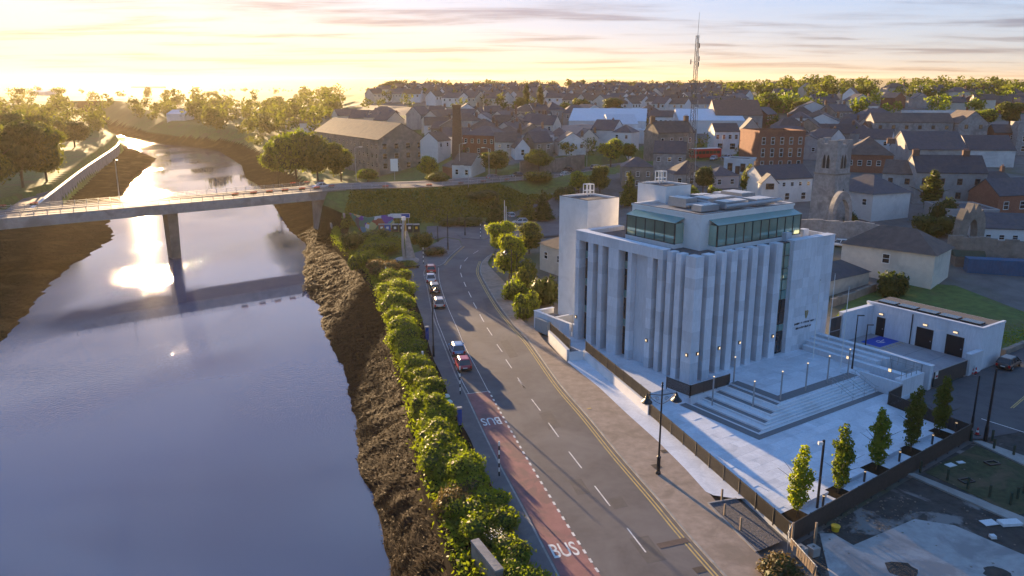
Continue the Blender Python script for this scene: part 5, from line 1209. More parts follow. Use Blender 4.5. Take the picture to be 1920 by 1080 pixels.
# trailing weeds along the quay coping
wp = []
for q in resample(qs, 2600)[:]:
    for k in range(9): wp.append((q.x + random.gauss(.45, .5), q.y + random.gauss(0, .4), .1 + abs(random.gauss(0, .3)) - (.6 if random.random() < .35 else 0)))
ob("quay_weeds", cards(wp, .2, "leaf_hedge", name="quay_weeds"), None, label="low weeds growing along the top of the quay wall", cat="weeds", kind="stuff")
fp = [tuple(G(932, 1000, 2.0) + Vector((random.gauss(0, .4), random.gauss(0, .4), random.gauss(0, .15)))) for k in range(60)]
leafmat("petal", (.55, .54, .48), (.75, .74, .68), .3)
ob("white_flowers", cards(fp, .07, "petal", name="white_flowers"), None, label="clump of small white flowers on the hedge near the camera", cat="flowers", kind="stuff")
# five young trees in the plaza
YT = [(-13.4, -24.6, 6.3, "leaf_lime", "sunlit"), (-7.2, -24.2, 6.4, "leaf_hedge", "second"), (-.4, -23.5, 6.0, "leaf_hedge", "third"), (5.7, -23.3, 6.6, "leaf_mid", "fourth"), (12.0, -22.7, 6.2, "leaf_mid", "fifth")]
for i, (u_, v_, hh, m_, w_) in enumerate(YT):
    rnd_ = random.Random(40 + i); p = W(u_, v_, PZL)
    lb = [(rnd_.uniform(-.22, .22), rnd_.uniform(-.22, .22), .9 + (hh - 1.1) * k / 15, .22 + .58 * math.sin(.5 + 2.5 * k / 15) * rnd_.uniform(.7, 1.15), .32) for k in range(16)]
    t2 = thing("young_tree", ("sunlit slim young tree nearest the railing corner" if i == 0 else w_ + " slim young tree from the railing corner in the plaza row"), "tree", p, 0, "young trees along the plaza railing")
    ob("crown", crown(lb, 2800, .14, m_, 60 + i, .6), None, t2)
    ob("trunk", trunk(hh, .07, 6, i, .95), MT["bark"], t2)
    ob("tree_pit", MB().box(-1.0, 1.0, -1.0, 1.0, .0, .03), MT["soil"], t2, rz=A)
    if i < 4:
        bn = thing("granite_bench", ("first", "second", "third", "fourth")[i] + " pale granite bench block from the railing corner", "bench", W(u_ + 3.0, v_ + .9, PZL), A, "granite benches between the young trees")
        ob("seat", MB().box(-1.9, 1.9, -.4, .4, .35, .5), MT["granite_slab"], bn); ob("plinth", MB().box(-1.8, 1.8, -.33, .33, -.02, .348), MT["granite"], bn)
# right-hand trees by the pavement bend and around the office
NT = [("yellow-green tree overhanging the pavement bend", 955, 524, 92, 70, 'round', "leaf_lime", 1), ("taller yellow-green tree behind the pavement bend", 938, 478, 72, 62, 'round', "leaf_lime", 2), ("olive tree behind the yellow-green pair", 992, 476, 62, 54, 'round', "leaf_mid", 3),
      ("feathery shrub beside the curved pavement", 990, 548, 68, 60, 'bush', "leaf_mid", 1), ("dark spreading shrub against the white stair tower", 1018, 574, 70, 66, 'bush', "leaf_dark", 2), ("clipped leafy shrub nearest the low granite enclosure", 988, 596, 62, 58, 'bush', "leaf_hedge", 3), ("pale edged shrub halfway along the curved pavement", 962, 562, 52, 52, 'bush', "leaf_hedge", 4),
      ("pointed dark conifer beside the car park", 930, 420, 56, 38, 'cone', "leaf_dark", 1), ("conical tree left of the two by the car park", 990, 412, 48, 38, 'cone', "leaf_mid", 2), ("conical tree right of the two by the car park", 1018, 412, 58, 42, 'cone', "leaf_dark", 3),
      ("pointed olive tree behind the stair tower", 1180, 385, 66, 44, 'cone', "leaf_mid", 4), ("bushy bright tree on the embankment top", 1085, 362, 46, 44, 'round', "leaf_lime", 4), ("tall ivy green tree left of the stone house", 1125, 362, 56, 40, 'round', "leaf_mid", 5), ("dark round clipped tree beside the mast", 1318, 362, 52, 42, 'round', "leaf_dark", 6),
      ("yellow-green bush behind the penthouse", 1298, 376, 30, 34, 'bush', "leaf_lime", 5), ("second yellow-green bush behind the penthouse", 1340, 378, 34, 36, 'bush', "leaf_lime", 6), ("tall shaggy tree left of the white house", 1405, 372, 68, 44, 'round', "leaf_mid", 7), ("low shrubs behind the penthouse roof", 1385, 384, 30, 60, 'bush', "leaf_hedge", 7),
      ("large dark shrub on the grass by the cream house", 1668, 552, 60, 74, 'bush', "leaf_dark", 8), ("ivy mass below the stone terrace", 1768, 424, 62, 62, 'bush', "leaf_dark", 9), ("tall ivy column on the stone terrace wall", 1742, 402, 78, 34, 'poplar', "leaf_mid", 3), ("dark shrub left of the ruined arch", 1740, 440, 46, 80, 'bush', "leaf_dark", 10), ("small bush beside the hall awning", 1594, 420, 28, 36, 'bush', "leaf_dark", 11),
      ("bright tree beside the mill gable", 805, 336, 46, 42, 'round', "leaf_lime", 8), ("bushy tree left of the roadside lamp", 930, 326, 48, 60, 'round', "leaf_mid", 9), ("broad roadside tree right of the pale chapel", 1010, 318, 40, 60, 'round', "leaf_mid", 10), ("wide bright tree above the main road", 1145, 306, 48, 56, 'round', "leaf_lime", 11), ("small tree beside the wide bright tree", 1178, 300, 32, 34, 'round', "leaf_hedge", 12),
      ("left poplar of the pair beyond the roofs", 987, 206, 46, 12, 'poplar', "leaf_dark", 1), ("right poplar of the pair beyond the roofs", 1013, 206, 44, 13, 'poplar', "leaf_dark", 2), ("dark tree group left of the estate sheds", 1090, 216, 32, 44, 'round', "leaf_dark", 13), ("bright tree in front of the dark tree group", 1060, 218, 26, 34, 'round', "leaf_hedge", 14), ("dark tree above the white roofed shed", 1150, 218, 34, 50, 'round', "leaf_dark", 15), ("round tree at the foot of the poplars", 978, 214, 32, 34, 'round', "leaf_mid", 1),
      ("large pale tree on the hill above the red roof", 1440, 226, 52, 70, 'round', "leaf_hedge", 3), ("round tree right of the large pale tree", 1496, 226, 40, 46, 'round', "leaf_mid", 5), ("tree at the right edge above the red brick houses", 1892, 240, 54, 50, 'round', "leaf_mid", 2), ("bright tree above the gabled warehouse", 1846, 236, 34, 50, 'round', "leaf_lime", 9), ("small tree in front of the stone warehouse", 1690, 276, 36, 32, 'round', "leaf_mid", 12),
      ("big tree clump on the distant skyline left of centre", 740, 176, 26, 60, 'round', "leaf_dark", 13)]
for lab, px, py, hp_, wp_, kd, m_, v in NT: ptree(lab, px, py, hp_, wp_, kd, m_, v, "shrub" if kd == 'bush' else "tree", cat="shrub" if kd == 'bush' else "tree")
# monument shrubs
for lab, px, py, hp_, wp_, m_ in (("dark rounded bush left of the monument", 662, 470, 44, 52, "leaf_dark"), ("broad clipped bush behind the monument", 700, 452, 26, 66, "leaf_mid"), ("rounded bush just left of the monument", 738, 470, 32, 44, "leaf_mid"), ("large clipped bush right of the monument", 788, 462, 34, 46, "leaf_mid"), ("low purple-brown shrub right of the monument", 812, 478, 18, 52, "leaf_brown"), ("grassy shrub in front of the monument", 690, 482, 20, 40, "leaf_hedge"), ("low shrub on the forecourt kerb", 770, 500, 10, 50, "leaf_hedge"), ("trailing bush on the mud below the path", 668, 505, 36, 36, "leaf_hedge"), ("round golden bush at the bottom edge by the builder's fence", 1456, 1080, 52, 92, "leaf_brown")):
    ptree(lab, px, py, hp_, wp_, 'bush', m_, abs(hash(lab)) % 5 if False else len(lab) % 6, "shrub", z=.05, cat="shrub")
# embankment scrub and left bank trees
for lab, px, py, hp_, wp_, m_ in (("scrub bush on the embankment left of the sign", 820, 378, 22, 60, "leaf_mid"), ("scrub on the embankment below the road lamp", 900, 392, 20, 66, "leaf_dark"), ("dark scrub at the foot of the embankment", 860, 408, 22, 80, "leaf_dark"), ("scrub on the right end of the embankment", 1010, 372, 22, 60, "leaf_mid"), ("scrubby bush by the car park bank", 1060, 384, 30, 50, "leaf_dark")):
    p = G(px, py, 2.0); tree(lab, "shrub", (p.x, p.y, h(p.x, p.y)), hp_ * p.y / F, wp_ * p.y / F, 'bush', m_, len(lab) % 6, "shrub")
for lab, px, py, hp_, wp_, m_, v in (("huge tree at the left edge beyond the bridge", -20, 372, 150, 130, "leaf_mid", 1), ("large tree second from the left edge", 42, 352, 140, 110, "leaf_dark", 2), ("large tree third from the left edge", 88, 340, 112, 90, "leaf_mid", 3), ("round park tree beside the riverside path", 140, 276, 54, 62, "leaf_dark", 4), ("tall dark tree behind the left bank trees", 20, 306, 104, 90, "leaf_dark", 5), ("second tall tree behind the left bank trees", 72, 296, 84, 80, "leaf_mid", 6), ("tree behind the round park tree", 108, 280, 60, 50, "leaf_mid", 7),
      ("leftmost tree of the riverside clump before the mill", 522, 335, 74, 62, "leaf_hedge", 8), ("tall tree of the riverside clump before the mill", 556, 340, 104, 84, "leaf_hedge", 9), ("middle tree of the riverside clump before the mill", 596, 342, 96, 80, "leaf_mid", 10), ("rightmost tree of the riverside clump before the mill", 640, 340, 76, 64, "leaf_mid", 11), ("small roadside bush at the mill corner", 690, 342, 26, 50, "leaf_hedge", 12)):
    ptree(lab, px, py, hp_, wp_, 'round', m_, v)
# far woodland: reads as one mass
def wood(name, label, spots, per, mname, seed):
    rnd_ = random.Random(seed); C_ = []; N_ = []; S_ = []
    for p, hh, ww in spots:
        lb = lobes_tree(rnd_, 7, ww / 2, hh * .5, hh * .52); L = np.array(lb); g = np.random.default_rng(rnd_.randrange(10 ** 6))
        idx = g.integers(0, len(L), per); d = g.normal(size=(per, 3)); d /= np.linalg.norm(d, axis=1)[:, None]
        c = L[idx, :3] + d * np.stack([L[idx, 3], L[idx, 3], L[idx, 4]], 1) * g.uniform(.6, 1.05, per)[:, None]
        c[:, 2] = np.maximum(c[:, 2], .2); C_.append(c + np.array(p)); N_.append(d); S_.append(np.full(per, hh * .085))
    return ob(name, cards(np.concatenate(C_), np.concatenate(S_), mname, nrm=np.concatenate(N_), name=name), None, label=label, cat="wood", kind="stuff")
def spots(n, x0, x1, y0, y1, hr, seed, ok=lambda x, y: True):
    rnd_ = random.Random(seed); o = []
    while len(o) < n:
        px, py = rnd_.uniform(x0, x1), rnd_.uniform(y0, y1)
        if not ok(px, py): continue
        p = TP(px, py)
        if interp(TWL, p.y) - 12 < p.x < interp(TWR, p.y) + 8 and p.y < 860: continue
        hh = rnd_.uniform(*hr); o.append((tuple(p), hh, hh * rnd_.uniform(.9, 1.4)))
    return o
wood("left_woodland", "hazy woodland filling the valley beyond the river bend", spots(230, -120, 640, 176, 256, (9, 17), 1, lambda x, y: not (x < 230 and y > 262)), 170, "leaf_mid", 1)
wood("hedgerow_trees", "far tree belt along the horizon behind the estate", spots(230, 400, 2100, 167.8, 173, (6, 9), 2), 150, "leaf_dark", 2)
wood("ridge_wood", "belt of trees on the ridge at upper right", spots(80, 1370, 1960, 171, 194, (8, 13), 3), 220, "leaf_mid", 3)
wood("estate_trees", "garden trees scattered among the estate houses", spots(70, 680, 1420, 176, 216, (5, 9), 4), 130, "leaf_mid", 4)
wood("town_greenery", "small garden trees among the old town roofs", spots(34, 830, 1640, 232, 296, (4, 8), 5), 160, "leaf_mid", 5)
wood("hill_gardens", "garden trees between the houses on the right hill", spots(46, 1440, 1930, 186, 224, (6, 11), 6), 170, "leaf_hedge", 6)
wood("field_trees", "dark trees and hedges crossing the far fields", spots(110, 560, 2200, 165.6, 167.2, (6, 9), 7), 40, "leaf_dark", 7)
wood("riverside_scrub", "scrub along the far river bank before the mill", spots(40, 400, 700, 262, 318, (4, 8), 8), 160, "leaf_mid", 8)
# rough grass tufts on the embankment slope
gpts = []
rnd_ = random.Random(3)
while len(gpts) < 9000:
    x, y = rnd_.uniform(-42, 55), rnd_.uniform(150, 225); d, zr = emb_h(x, y)
    if d < 8.5 or d > 20 : continue
    gpts.append((x, y, h(x, y) + .15))
ob("embankment_grass", cards(gpts, .42, "leaf_mid", name="embankment_grass"), None, label="rough grass covering the road embankment slope", cat="grass", kind="stuff")
lpts = [(q.x, q.y, q.z + .1) for q in (G(rnd_.uniform(1570, 1950), rnd_.uniform(548, 650), .1) for _ in range(7000)) if inpoly(q.x, q.y, [(a.x, a.y) for a in gp2])]
ob("lawn_grass", cards(lpts, .16, "leaf_hedge", name="lawn_grass"), None, label="long grass of the lawn behind the annex", cat="grass", kind="stuff")

# ------------------------------------------------------------------ vehicles
mat("tyre", (.02, .02, .02), .8, .1, 5); mat("rim", (.45, .46, .47), .35, .05, 5, metal=.8); mat("plate", (.75, .74, .68), .5, .03, 5); mat("lamp_red", (.42, .015, .012), .3, .1, 5); mat("lamp_clear", (.75, .76, .76), .15, .05, 5); mat("trim_black", (.02, .02, .022), .5, .1, 5)
mat("car_glass", (.03, .035, .04), .08, .1, 1, spec=.9)
CARM = {}
def paint(col):
    if col not in CARM:
        m_ = mat("car_paint", col, .28, .03, 3, spec=.6); m_.node_tree.nodes["Principled BSDF"].inputs["Coat Weight"].default_value = .6; CARM[col] = m_
    return CARM[col]
def ring(hw, zb, zt, y): return [(-hw * .86, y, zb), (-hw, y, zb + .14), (-hw, y, zt - .2), (-hw * .9, y, zt), (hw * .9, y, zt), (hw, y, zt - .2), (hw, y, zb + .14), (hw * .86, y, zb)]
def car(label, loc, rz, col, L=4.1, Wd=1.74, Ht=1.5, style='hatch', group=None, name="parked_car", cat="car", taxi=False):
    t2 = thing(name, label, cat, loc, rz, group); b = L / 2; hw = Wd / 2; belt = Ht * .60; pm_ = paint(col)
    Y = [-b, -b + .08, -b + .5, -b * .3, b * .4, b * .78, b - .1, b]; ZT = [belt - .28, belt - .04, belt, belt, belt - .03, belt - .16, belt - .28, belt - .45]; HW = [hw * .84, hw * .95, hw, hw, hw, hw * .97, hw * .88, hw * .74]
    bm = MB(); rr = [ring(w_, .26 if 0 < i < 7 else .34, z, y) for i, (w_, z, y) in enumerate(zip(HW, ZT, Y))]
    bm.add([p for r_ in rr for p in r_], [(i * 8 + k, i * 8 + (k + 1) % 8, (i + 1) * 8 + (k + 1) % 8, (i + 1) * 8 + k) for i in range(7) for k in range(8)] + [tuple(range(8)), tuple(range(56, 64))[::-1]])
    ob("body", bm, pm_, t2, smooth=False)
    rb = {'hatch': (-b + .10, -b + .45), 'suv': (-b + .08, -b + .3), 'saloon': (-b + .55, -b + 1.25), 'estate': (-b + .1, -b + .4)}[style]
    fb = (b * .52, b * .12); tw = hw * .72; bw_ = hw * .93; z0, z1 = belt - .03, Ht
    V = [(-bw_, rb[0], z0), (bw_, rb[0], z0), (bw_, fb[0], z0), (-bw_, fb[0], z0), (-tw, rb[1], z1), (tw, rb[1], z1), (tw, fb[1], z1), (-tw, fb[1], z1)]
    ob("windows", MB().add(V, [(3, 2, 1, 0), (4, 5, 6, 7), (0, 1, 5, 4), (1, 2, 6, 5), (2, 3, 7, 6), (3, 0, 4, 7)]), MT["car_glass"], t2)
    ob("roof", MB().add([(-tw - .03, rb[1] - .06, z1 - .04), (tw + .03, rb[1] - .06, z1 - .04), (tw + .03, fb[1] + .06, z1 - .04), (-tw - .03, fb[1] + .06, z1 - .04), (-tw * .85, rb[1] + .05, z1 + .05), (tw * .85, rb[1] + .05, z1 + .05), (tw * .85, fb[1] - .1, z1 + .05), (-tw * .85, fb[1] - .1, z1 + .05)], [(3, 2, 1, 0), (4, 5, 6, 7), (0, 1, 5, 4), (1, 2, 6, 5), (2, 3, 7, 6), (3, 0, 4, 7)]), pm_, t2)
    for s_ in (-1, 1):
        pl2 = [(rb[0], rb[1]), (fb[0], fb[1]), ((rb[0] + fb[0]) / 2, (rb[1] + fb[1]) / 2)]
        for a_, c_ in pl2: ob("pillar", MB().beam((s_ * (bw_ + .005), a_, z0), (s_ * (tw + .01), c_, z1), .09), pm_, t2)
        ob("wing_mirror", MB().box(s_ * hw - .02 if s_ > 0 else -hw - .18, hw + .18 if s_ > 0 else -hw + .02, fb[0] - .28, fb[0] - .14, belt - .02, belt + .14), pm_, t2)
        for y in (-b + .75, b - .8):
            w_ = ob("wheel", MB().tube([(s_ * (hw - .2), y, .31), (s_ * (hw + .015), y, .31)], .31, 12), MT["tyre"], t2); ob("rim", MB().tube([(s_ * (hw + .016), y, .31), (s_ * (hw + .03), y, .31)], .19, 10), MT["rim"], w_)
        ob("tail_light", MB().box(s_ * hw * .80 - .13, s_ * hw * .80 + .13, -b - .02, -b + .1, belt - .42, belt - .10), MT["lamp_red"], t2)
        ob("headlight", MB().box(s_ * hw * .66 - .16, s_ * hw * .66 + .16, b - .12, b + .01, belt - .48, belt - .33), MT["lamp_clear"], t2)
    ob("number_plate", MB().box(-.26, .26, -b - .03, -b - .001, belt - .42, belt - .30), MT["plate"], t2)
    ob("bumper", MB().box(-hw * .86, hw * .86, -b - .05, -b + .1, .3, .5), MT["trim_black"], t2)
    return t2
def heading(px, z=0):
    a_ = G(*px[0], z); b_ = G(*px[1], z); d = b_ - a_; return math.atan2(d.y, d.x) - math.pi / 2
def z4c(X, Y): return G(*z4(X, Y))
lane = [z4c(870, 290), z4c(910, 480), z4c(950, 590), z4c(1010, 740), z4c(1070, 890)]
def onlane(px, py, ctr=1.15):
    p = G(px, py); best = min(range(len(kl) - 1), key=lambda i: (kl[i] - p).length); d = (kl[best] - kl[min(best + 1, len(kl) - 1)]); return p, math.atan2(d.y, d.x) - math.pi / 2
grp = "cars parked in the riverside bay"
def parked(label, X, Y, col, L, style, Ht=1.5):
    p, a = onlane(*z4(X, Y)); d = Vector((-math.sin(a), math.cos(a), 0)); car(label, p + d * L / 2, a, col, L, 1.76, Ht, style, grp)
parked("red parked hatchback at the far end of the riverside bay", 895, 196, (.42, .018, .018), 4.1, 'hatch')
parked("silver parked saloon behind the far red hatchback", 896, 262, (.50, .51, .53), 4.5, 'saloon', 1.45)
parked("dark parked estate car carrying bicycles on its tail rack", 922, 334, (.06, .06, .065), 4.5, 'suv', 1.65)
parked("silver-grey parked hatchback with tail lights toward the camera", 953, 433, (.34, .34, .36), 4.2, 'hatch')
parked("light blue parked hatchback in front of the red one", 1083, 757, (.16, .30, .50), 3.9, 'hatch', 1.52)
parked("bright red parked hatchback nearest the bus lane", 1125, 858, (.45, .018, .04), 3.7, 'hatch', 1.52)
# bicycles on the dark car's rack
p, a = onlane(*z4(922, 340))
for k in range(2):
    bt2 = thing("bicycle", ("upper" if k else "lower") + " bicycle strapped across the back of the dark estate car", "bicycle", p + Vector((math.sin(a), -math.cos(a), 0)) * (.25 + k * .22) + Vector((0, 0, .85 + k * .12)), a, "bicycles on the tail rack")
    for x in (-.52, .52):
        ob("wheel", MB().tube([(x + .33 * math.cos(t * .5236), 0, .33 * math.sin(t * .5236)) for t in range(13)], .025, 5), MT["tyre"], bt2)
    ob("frame", MB().tube([(-.52, 0, 0), (-.2, 0, .45), (.35, 0, .45), (.52, 0, 0)], .025, 5).tube([(-.2, 0, .45), (0, 0, 0), (.35, 0, .45)], .025, 5).tube([(-.52, 0, 0), (0, 0, 0)], .02, 5), MT["sign_red" if k else "steel_white"], bt2)
    ob("saddle", MB().box(-.32, -.1, -.07, .07, .56, .62), MT["trim_black"], bt2); ob("handlebar", MB().tube([(.36, -.28, .6), (.36, .28, .6)], .02, 5), MT["trim_black"], bt2)
# moving and other parked cars
p = G(1884, 694, -.04); car("black hatchback parked at the end wall of the annex", p + Vector((1.2, 1.2, 0)), heading(((1868, 692), (1912, 668))), (.012, .012, .014), 4.1, 1.76, 1.48, 'hatch')
def rcar(label, px, py, t, col, style='saloon', flip=0, z=8.3):
    p = G(px, py, z - .08); best = min(range(len(EMBS) - 1), key=lambda i: (EMBS[i] - p).length)
    d = EMBS[best + 1] - EMBS[best]
    if p.x < EMBS[0].x: d = BD
    car(label, p, math.atan2(d.y, d.x) - math.pi / 2 + flip * math.pi, col, 4.4, 1.78, 1.48, style, None, "moving_car")
rcar("silver saloon driving over the bridge", 601, 353, 0, (.55, .56, .58), z=8.3, flip=1)
rcar("grey estate car on the embankment road", 926, 336, 0, (.12, .13, .15), 'estate', z=7.95)
rcar("black saloon on the embankment road", 970, 332, 0, (.02, .02, .022), z=7.8, flip=1)
rcar("white saloon on the embankment road", 1061, 331, 0, (.65, .66, .67), z=7.6)
rcar("dark saloon ahead of the white one", 1064, 322, 0, (.03, .03, .035), z=7.6, flip=1)
rcar("silver-blue car near the stone house on the main road", 1118, 317, 0, (.38, .42, .5), 'hatch', z=7.8)
rcar("dark red van-like car beside the main road", 1086, 316, 0, (.12, .03, .03), 'suv', z=7.7)
for lab, px, py, col, a in (("white hatchback in the car park behind the trees", 957, 408, (.62, .63, .65), .3), ("light car at the right of the small car park", 1008, 412, (.55, .56, .58), 1.9), ("pale car beside the lime trees in the car park", 975, 420, (.5, .5, .52), 1.7), ("white and yellow marked car behind the low wing", 1570, 462, (.7, .72, .72), 1.2), ("silver car turning beside the red bus", 1338, 300, (.35, .42, .45), 2.6), ("light blue car parked by the white pub", 1362, 298, (.4, .5, .6), .9)):
    p = TP(px, py) if py < 400 or px > 1500 else G(px, py, 0); car(lab, (p.x, p.y, h(p.x, p.y) + .02 if py < 400 or px > 1500 else .0), a, col)
# red bus
p = TP(1322, 297); bz = h(p.x, p.y) + .02
t2 = thing("coach", "red single deck coach standing in the street beyond the mast", "bus", (p.x, p.y, bz), R(-68))
mat("bus_red", (.42, .012, .02), .4, .05, 2)
ob("body", MB().box(-1.25, 1.25, -5.6, 5.6, .4, 3.3), MT["bus_red"], t2)
for s_ in (-1, 1):
    for k in range(7): ob("window", MB().box(s_ * 1.255 - .01, s_ * 1.255 + .01, -5.2 + k * 1.5, -3.85 + k * 1.5, 1.6, 2.6), MT["car_glass"], t2)
    for y in (-3.8, 3.4): ob("wheel", MB().tube([(s_ * 1.0, y, .5), (s_ * 1.28, y, .5)], .5, 12), MT["tyre"], t2)
ob("windscreen", MB().box(-1.1, 1.1, -5.65, -5.605, 1.2, 2.9), MT["car_glass"], t2); ob("roof", MB().box(-1.15, 1.15, -5.4, 5.4, 3.302, 3.5), MT["steel_white"], t2)

# ------------------------------------------------------------------ street furniture
def lathe_at(prof, m_, par, name, loc=(0, 0, 0), n=10): return ob(name, MB().lathe(prof, loc, n), MT[m_], par)
# double ornate lamp
p = G(1234, 888, .12); t2 = thing("street_lamp", "black ornate street lamp with two hanging lanterns on the pavement", "street lamp", p, R(8))
HL = 8.6
ob("post", MB().lathe([(.24, 0), (.24, .15), (.17, .3), (.17, 1.5), (.2, 1.55), (.2, 1.65), (.10, 1.8), (.085, 4), (.07, 8.0), (.07, HL - .2)], n=10), MT["steel_black"], t2)
ob("finial", MB().lathe([(.07, HL - .2), (.12, HL - .1), (.05, HL), (.10, HL + .12), (.03, HL + .25)], n=8), MT["steel_black"], t2)
for s_ in (-1, 1):
    arm = ob("arm", MB().tube([(0, 0, 7.6), (s_ * 1.35, 0, 7.75)], .035, 6), MT["steel_black"], t2)
    sc_ = MB()
    sc_.tube([(s_ * .06, 0, 6.75), (s_ * .45, 0, 6.95), (s_ * .85, 0, 7.25), (s_ * 1.2, 0, 7.7)], .025, 5)
    sc_.tube([(s_ * (.42 + .2 * (1 - k / 14) * math.cos(k * .75)), 0, 7.28 + .2 * (1 - k / 14) * math.sin(k * .75)) for k in range(12)], .02, 5)
    ob("scroll", sc_, MT["steel_black"], arm)
    ln = ob("lantern", MB().lathe([(.06, 7.75), (.12, 7.55), (.16, 7.5), (.2, 7.35), (.48, 7.05), (.5, 6.98), (.46, 6.96)], (s_ * 1.35, 0, 0), 12), MT["steel_black"], t2)
    ob("globe", MB().lathe([(.3, 6.955), (.27, 6.85), (.16, 6.75), (.05, 6.72)], (s_ * 1.35, 0, 0), 10), MT["lamp_clear"], ln)
    ob("spike", MB().tube([(s_ * 1.35, 0, 7.75), (s_ * 1.35, 0, 8.0)], [.035, .01], 5), MT["steel_black"], ln)
def single_lamp(label, px, py, hgt, rz, lantern=True):
    p = G(px, py, .12); t3 = thing("street_lamp", label, "street lamp", p, rz)
    ob("post", MB().lathe([(.2, 0), (.15, .25), (.15, 1.3), (.09, 1.5), (.065, hgt)], n=8), MT["steel_black"], t3)
    if lantern:
        ob("arm", MB().tube([(0, 0, hgt - .2), (.5, 0, hgt + .1), (1.0, 0, hgt)], .035, 5), MT["steel_black"], t3)
        ln = ob("lantern", MB().lathe([(.05, 0), (.12, -.2), (.4, -.5), (.42, -.58)], (1.0, 0, hgt), 10), MT["steel_black"], t3); ob("globe", MB().lathe([(.26, -.582), (.2, -.75), (.05, -.85)], (1.0, 0, hgt), 8), MT["lamp_clear"], ln)
single_lamp("black street lamp with one lantern by the lime trees", 959, 545, 7.2, R(180)); single_lamp("tall black street lamp on the left footway beside the hedge", 813, 668, 9.2, R(60)); single_lamp("short black lamp post behind the lantern lamp", 969, 527, 5.0, R(0), False)
def pole(name, label, cat, px, py, hgt, r, m_, z=.12, top=None, bands=None):
    p = G(px, py, z); t3 = thing(name, label, cat, p)
    if bands:
        n = int(hgt / .42)
        for k in range(n): ob("band", MB().lathe([(r, 0), (r, .418)], n=8), MT["steel_white" if k % 2 else "steel_black"], t3, loc=(0, 0, k * .42))
    else: ob("shaft", MB().lathe([(r * 1.5, -.1), (r * 1.4, hgt * .2), (r, hgt * .22), (r * .8, hgt)], n=8), MT[m_], t3)
    if top: ob("head", MB().box(-.2, .2, -.05, .05, hgt + .002, hgt + .3), MT[top], t3)
    return t3
for lab, px, py, hh in (("black and white striped pole beside the red parked hatchback", 863, 739, 3.6), ("black and white striped pole beside the bus lane", 936, 892, 3.6), ("black and white striped pole on the forecourt kerb", 794, 495, 3.4), ("black and white striped pole on the junction island", 901, 447, 3.6)): pole("striped_pole", lab, "pole", px, py, hh, .07, None, bands=1)
for lab, px, py, hh in (("black post left of the junction mouth", 821, 453, 3.6), ("tall black post on the forecourt corner", 840, 468, 7.5), ("black post at the back of the junction", 872, 441, 3.6)): pole("black_post", lab, "post", px, py, hh, .12, "steel_black")
mat("blue_sign", (.02, .08, .32), .5, .05, 3); mat("bin_green", (.10, .32, .10), .5, .08, 3); mat("bright_yellow", (.65, .42, .03), .5, .05, 3)
for lab, px, py in (("blue parking meter pillar under the tall lamp", 801, 637), ("blue parking meter pillar beside the bus lane hedge", 862, 796), ("blue sign pillar on the junction island", 915, 438)):
    t3 = thing("parking_meter", lab, "parking meter", G(px, py, .12), R(20)); ob("case", MB().box(-.22, .22, -.14, .14, 0, 1.75), MT["blue_sign"], t3); ob("cap", MB().box(-.25, .25, -.17, .17, 1.752, 1.95), MT["steel_grey"], t3)
for lab, px, py in (("upper green litter bin against the hedge", 838, 757), ("lower green litter bin against the hedge", 843, 768)):
    t3 = thing("litter_bin", lab, "bin", G(px, py, .12), R(15), "green litter bins"); ob("body", MB().lathe([(.28, 0), (.33, .1), (.33, .85)], n=12), MT["bin_green"], t3); ob("lid", MB().lathe([(.36, .852), (.36, .92), (.2, 1.1)], n=12), mat("bin_lid", (.62, .68, .60), .5, .05), t3)
for lab, px, py in (("white marker post in the far shrubs", 724, 522), ("pale green marker post in the hedge", 793, 690)): pole("marker_post", lab, "post", px, py, 2.2, .16, "steel_white")
for lab, px, py in (("left white flagless pole by the lime tree", 946, 438), ("right white flagless pole by the lime tree", 949, 440)): pole("white_pole", lab, "pole", px, py, 8.0 if "left" in lab else 6.8, .09, "steel_white")
# traffic island
ip = [G(x, y, 0) for x, y in ((858, 440), (866, 447), (905, 450), (916, 446), (912, 440), (880, 437))]
isl = ob("traffic_island", MB().prism([(q.x, q.y) for q in ip], -.1, .12), MT["footway"], kind="structure")
# forecourt bollard row, low wall block by the hedge
t3 = thing("black_bench", "low black bench slab on the forecourt edge", "bench", G(772, 503, .12), R(25)); ob("seat", MB().box(-1.6, 1.6, -.3, .3, .4, .5), MT["steel_black"], t3)
for x in (-1.2, 1.2): ob("leg", MB().box(x - .1, x + .1, -.25, .25, 0, .398), MT["steel_black"], t3)
# monument
p = G(762, 490, .1); t3 = thing("monument", "tall slim silver monument with a stone slab on a round plinth", "monument", p, R(20))
ob("plinth", MB().lathe([(2.6, -.1), (2.6, .35), (2.2, .36), (2.2, .6)], n=16), MT["concrete"], t3)
ob("silver_column", MB().tube([(-.4, 0, .6), (-.62, 0, 3), (-.55, 0, 6), (-.35, 0, 8.4)], [.3, .28, .26, .26], 8), MT["steel_grey"], t3)
ob("stone_slab", MB().add([(-.1, -.6, .6), (1.8, -.6, .6), (1.8, .6, .6), (-.1, .6, .6), (-.05, -.4, 6.2), (.35, -.4, 6.2), (.35, .4, 6.2), (-.05, .4, 6.2)], [(3, 2, 1, 0), (4, 5, 6, 7), (0, 1, 5, 4), (1, 2, 6, 5), (2, 3, 7, 6), (3, 0, 4, 7)]), MT["stone_grey"], t3)
ob("bronze_strip", MB().tube([(.05, 0, 6.2), (.05, 0, 8.3)], .16, 6), MT["gold"], t3)
ob("cap", MB().box(-.65, .1, -.3, .3, 8.402, 9.1), MT["steel_white"], t3)
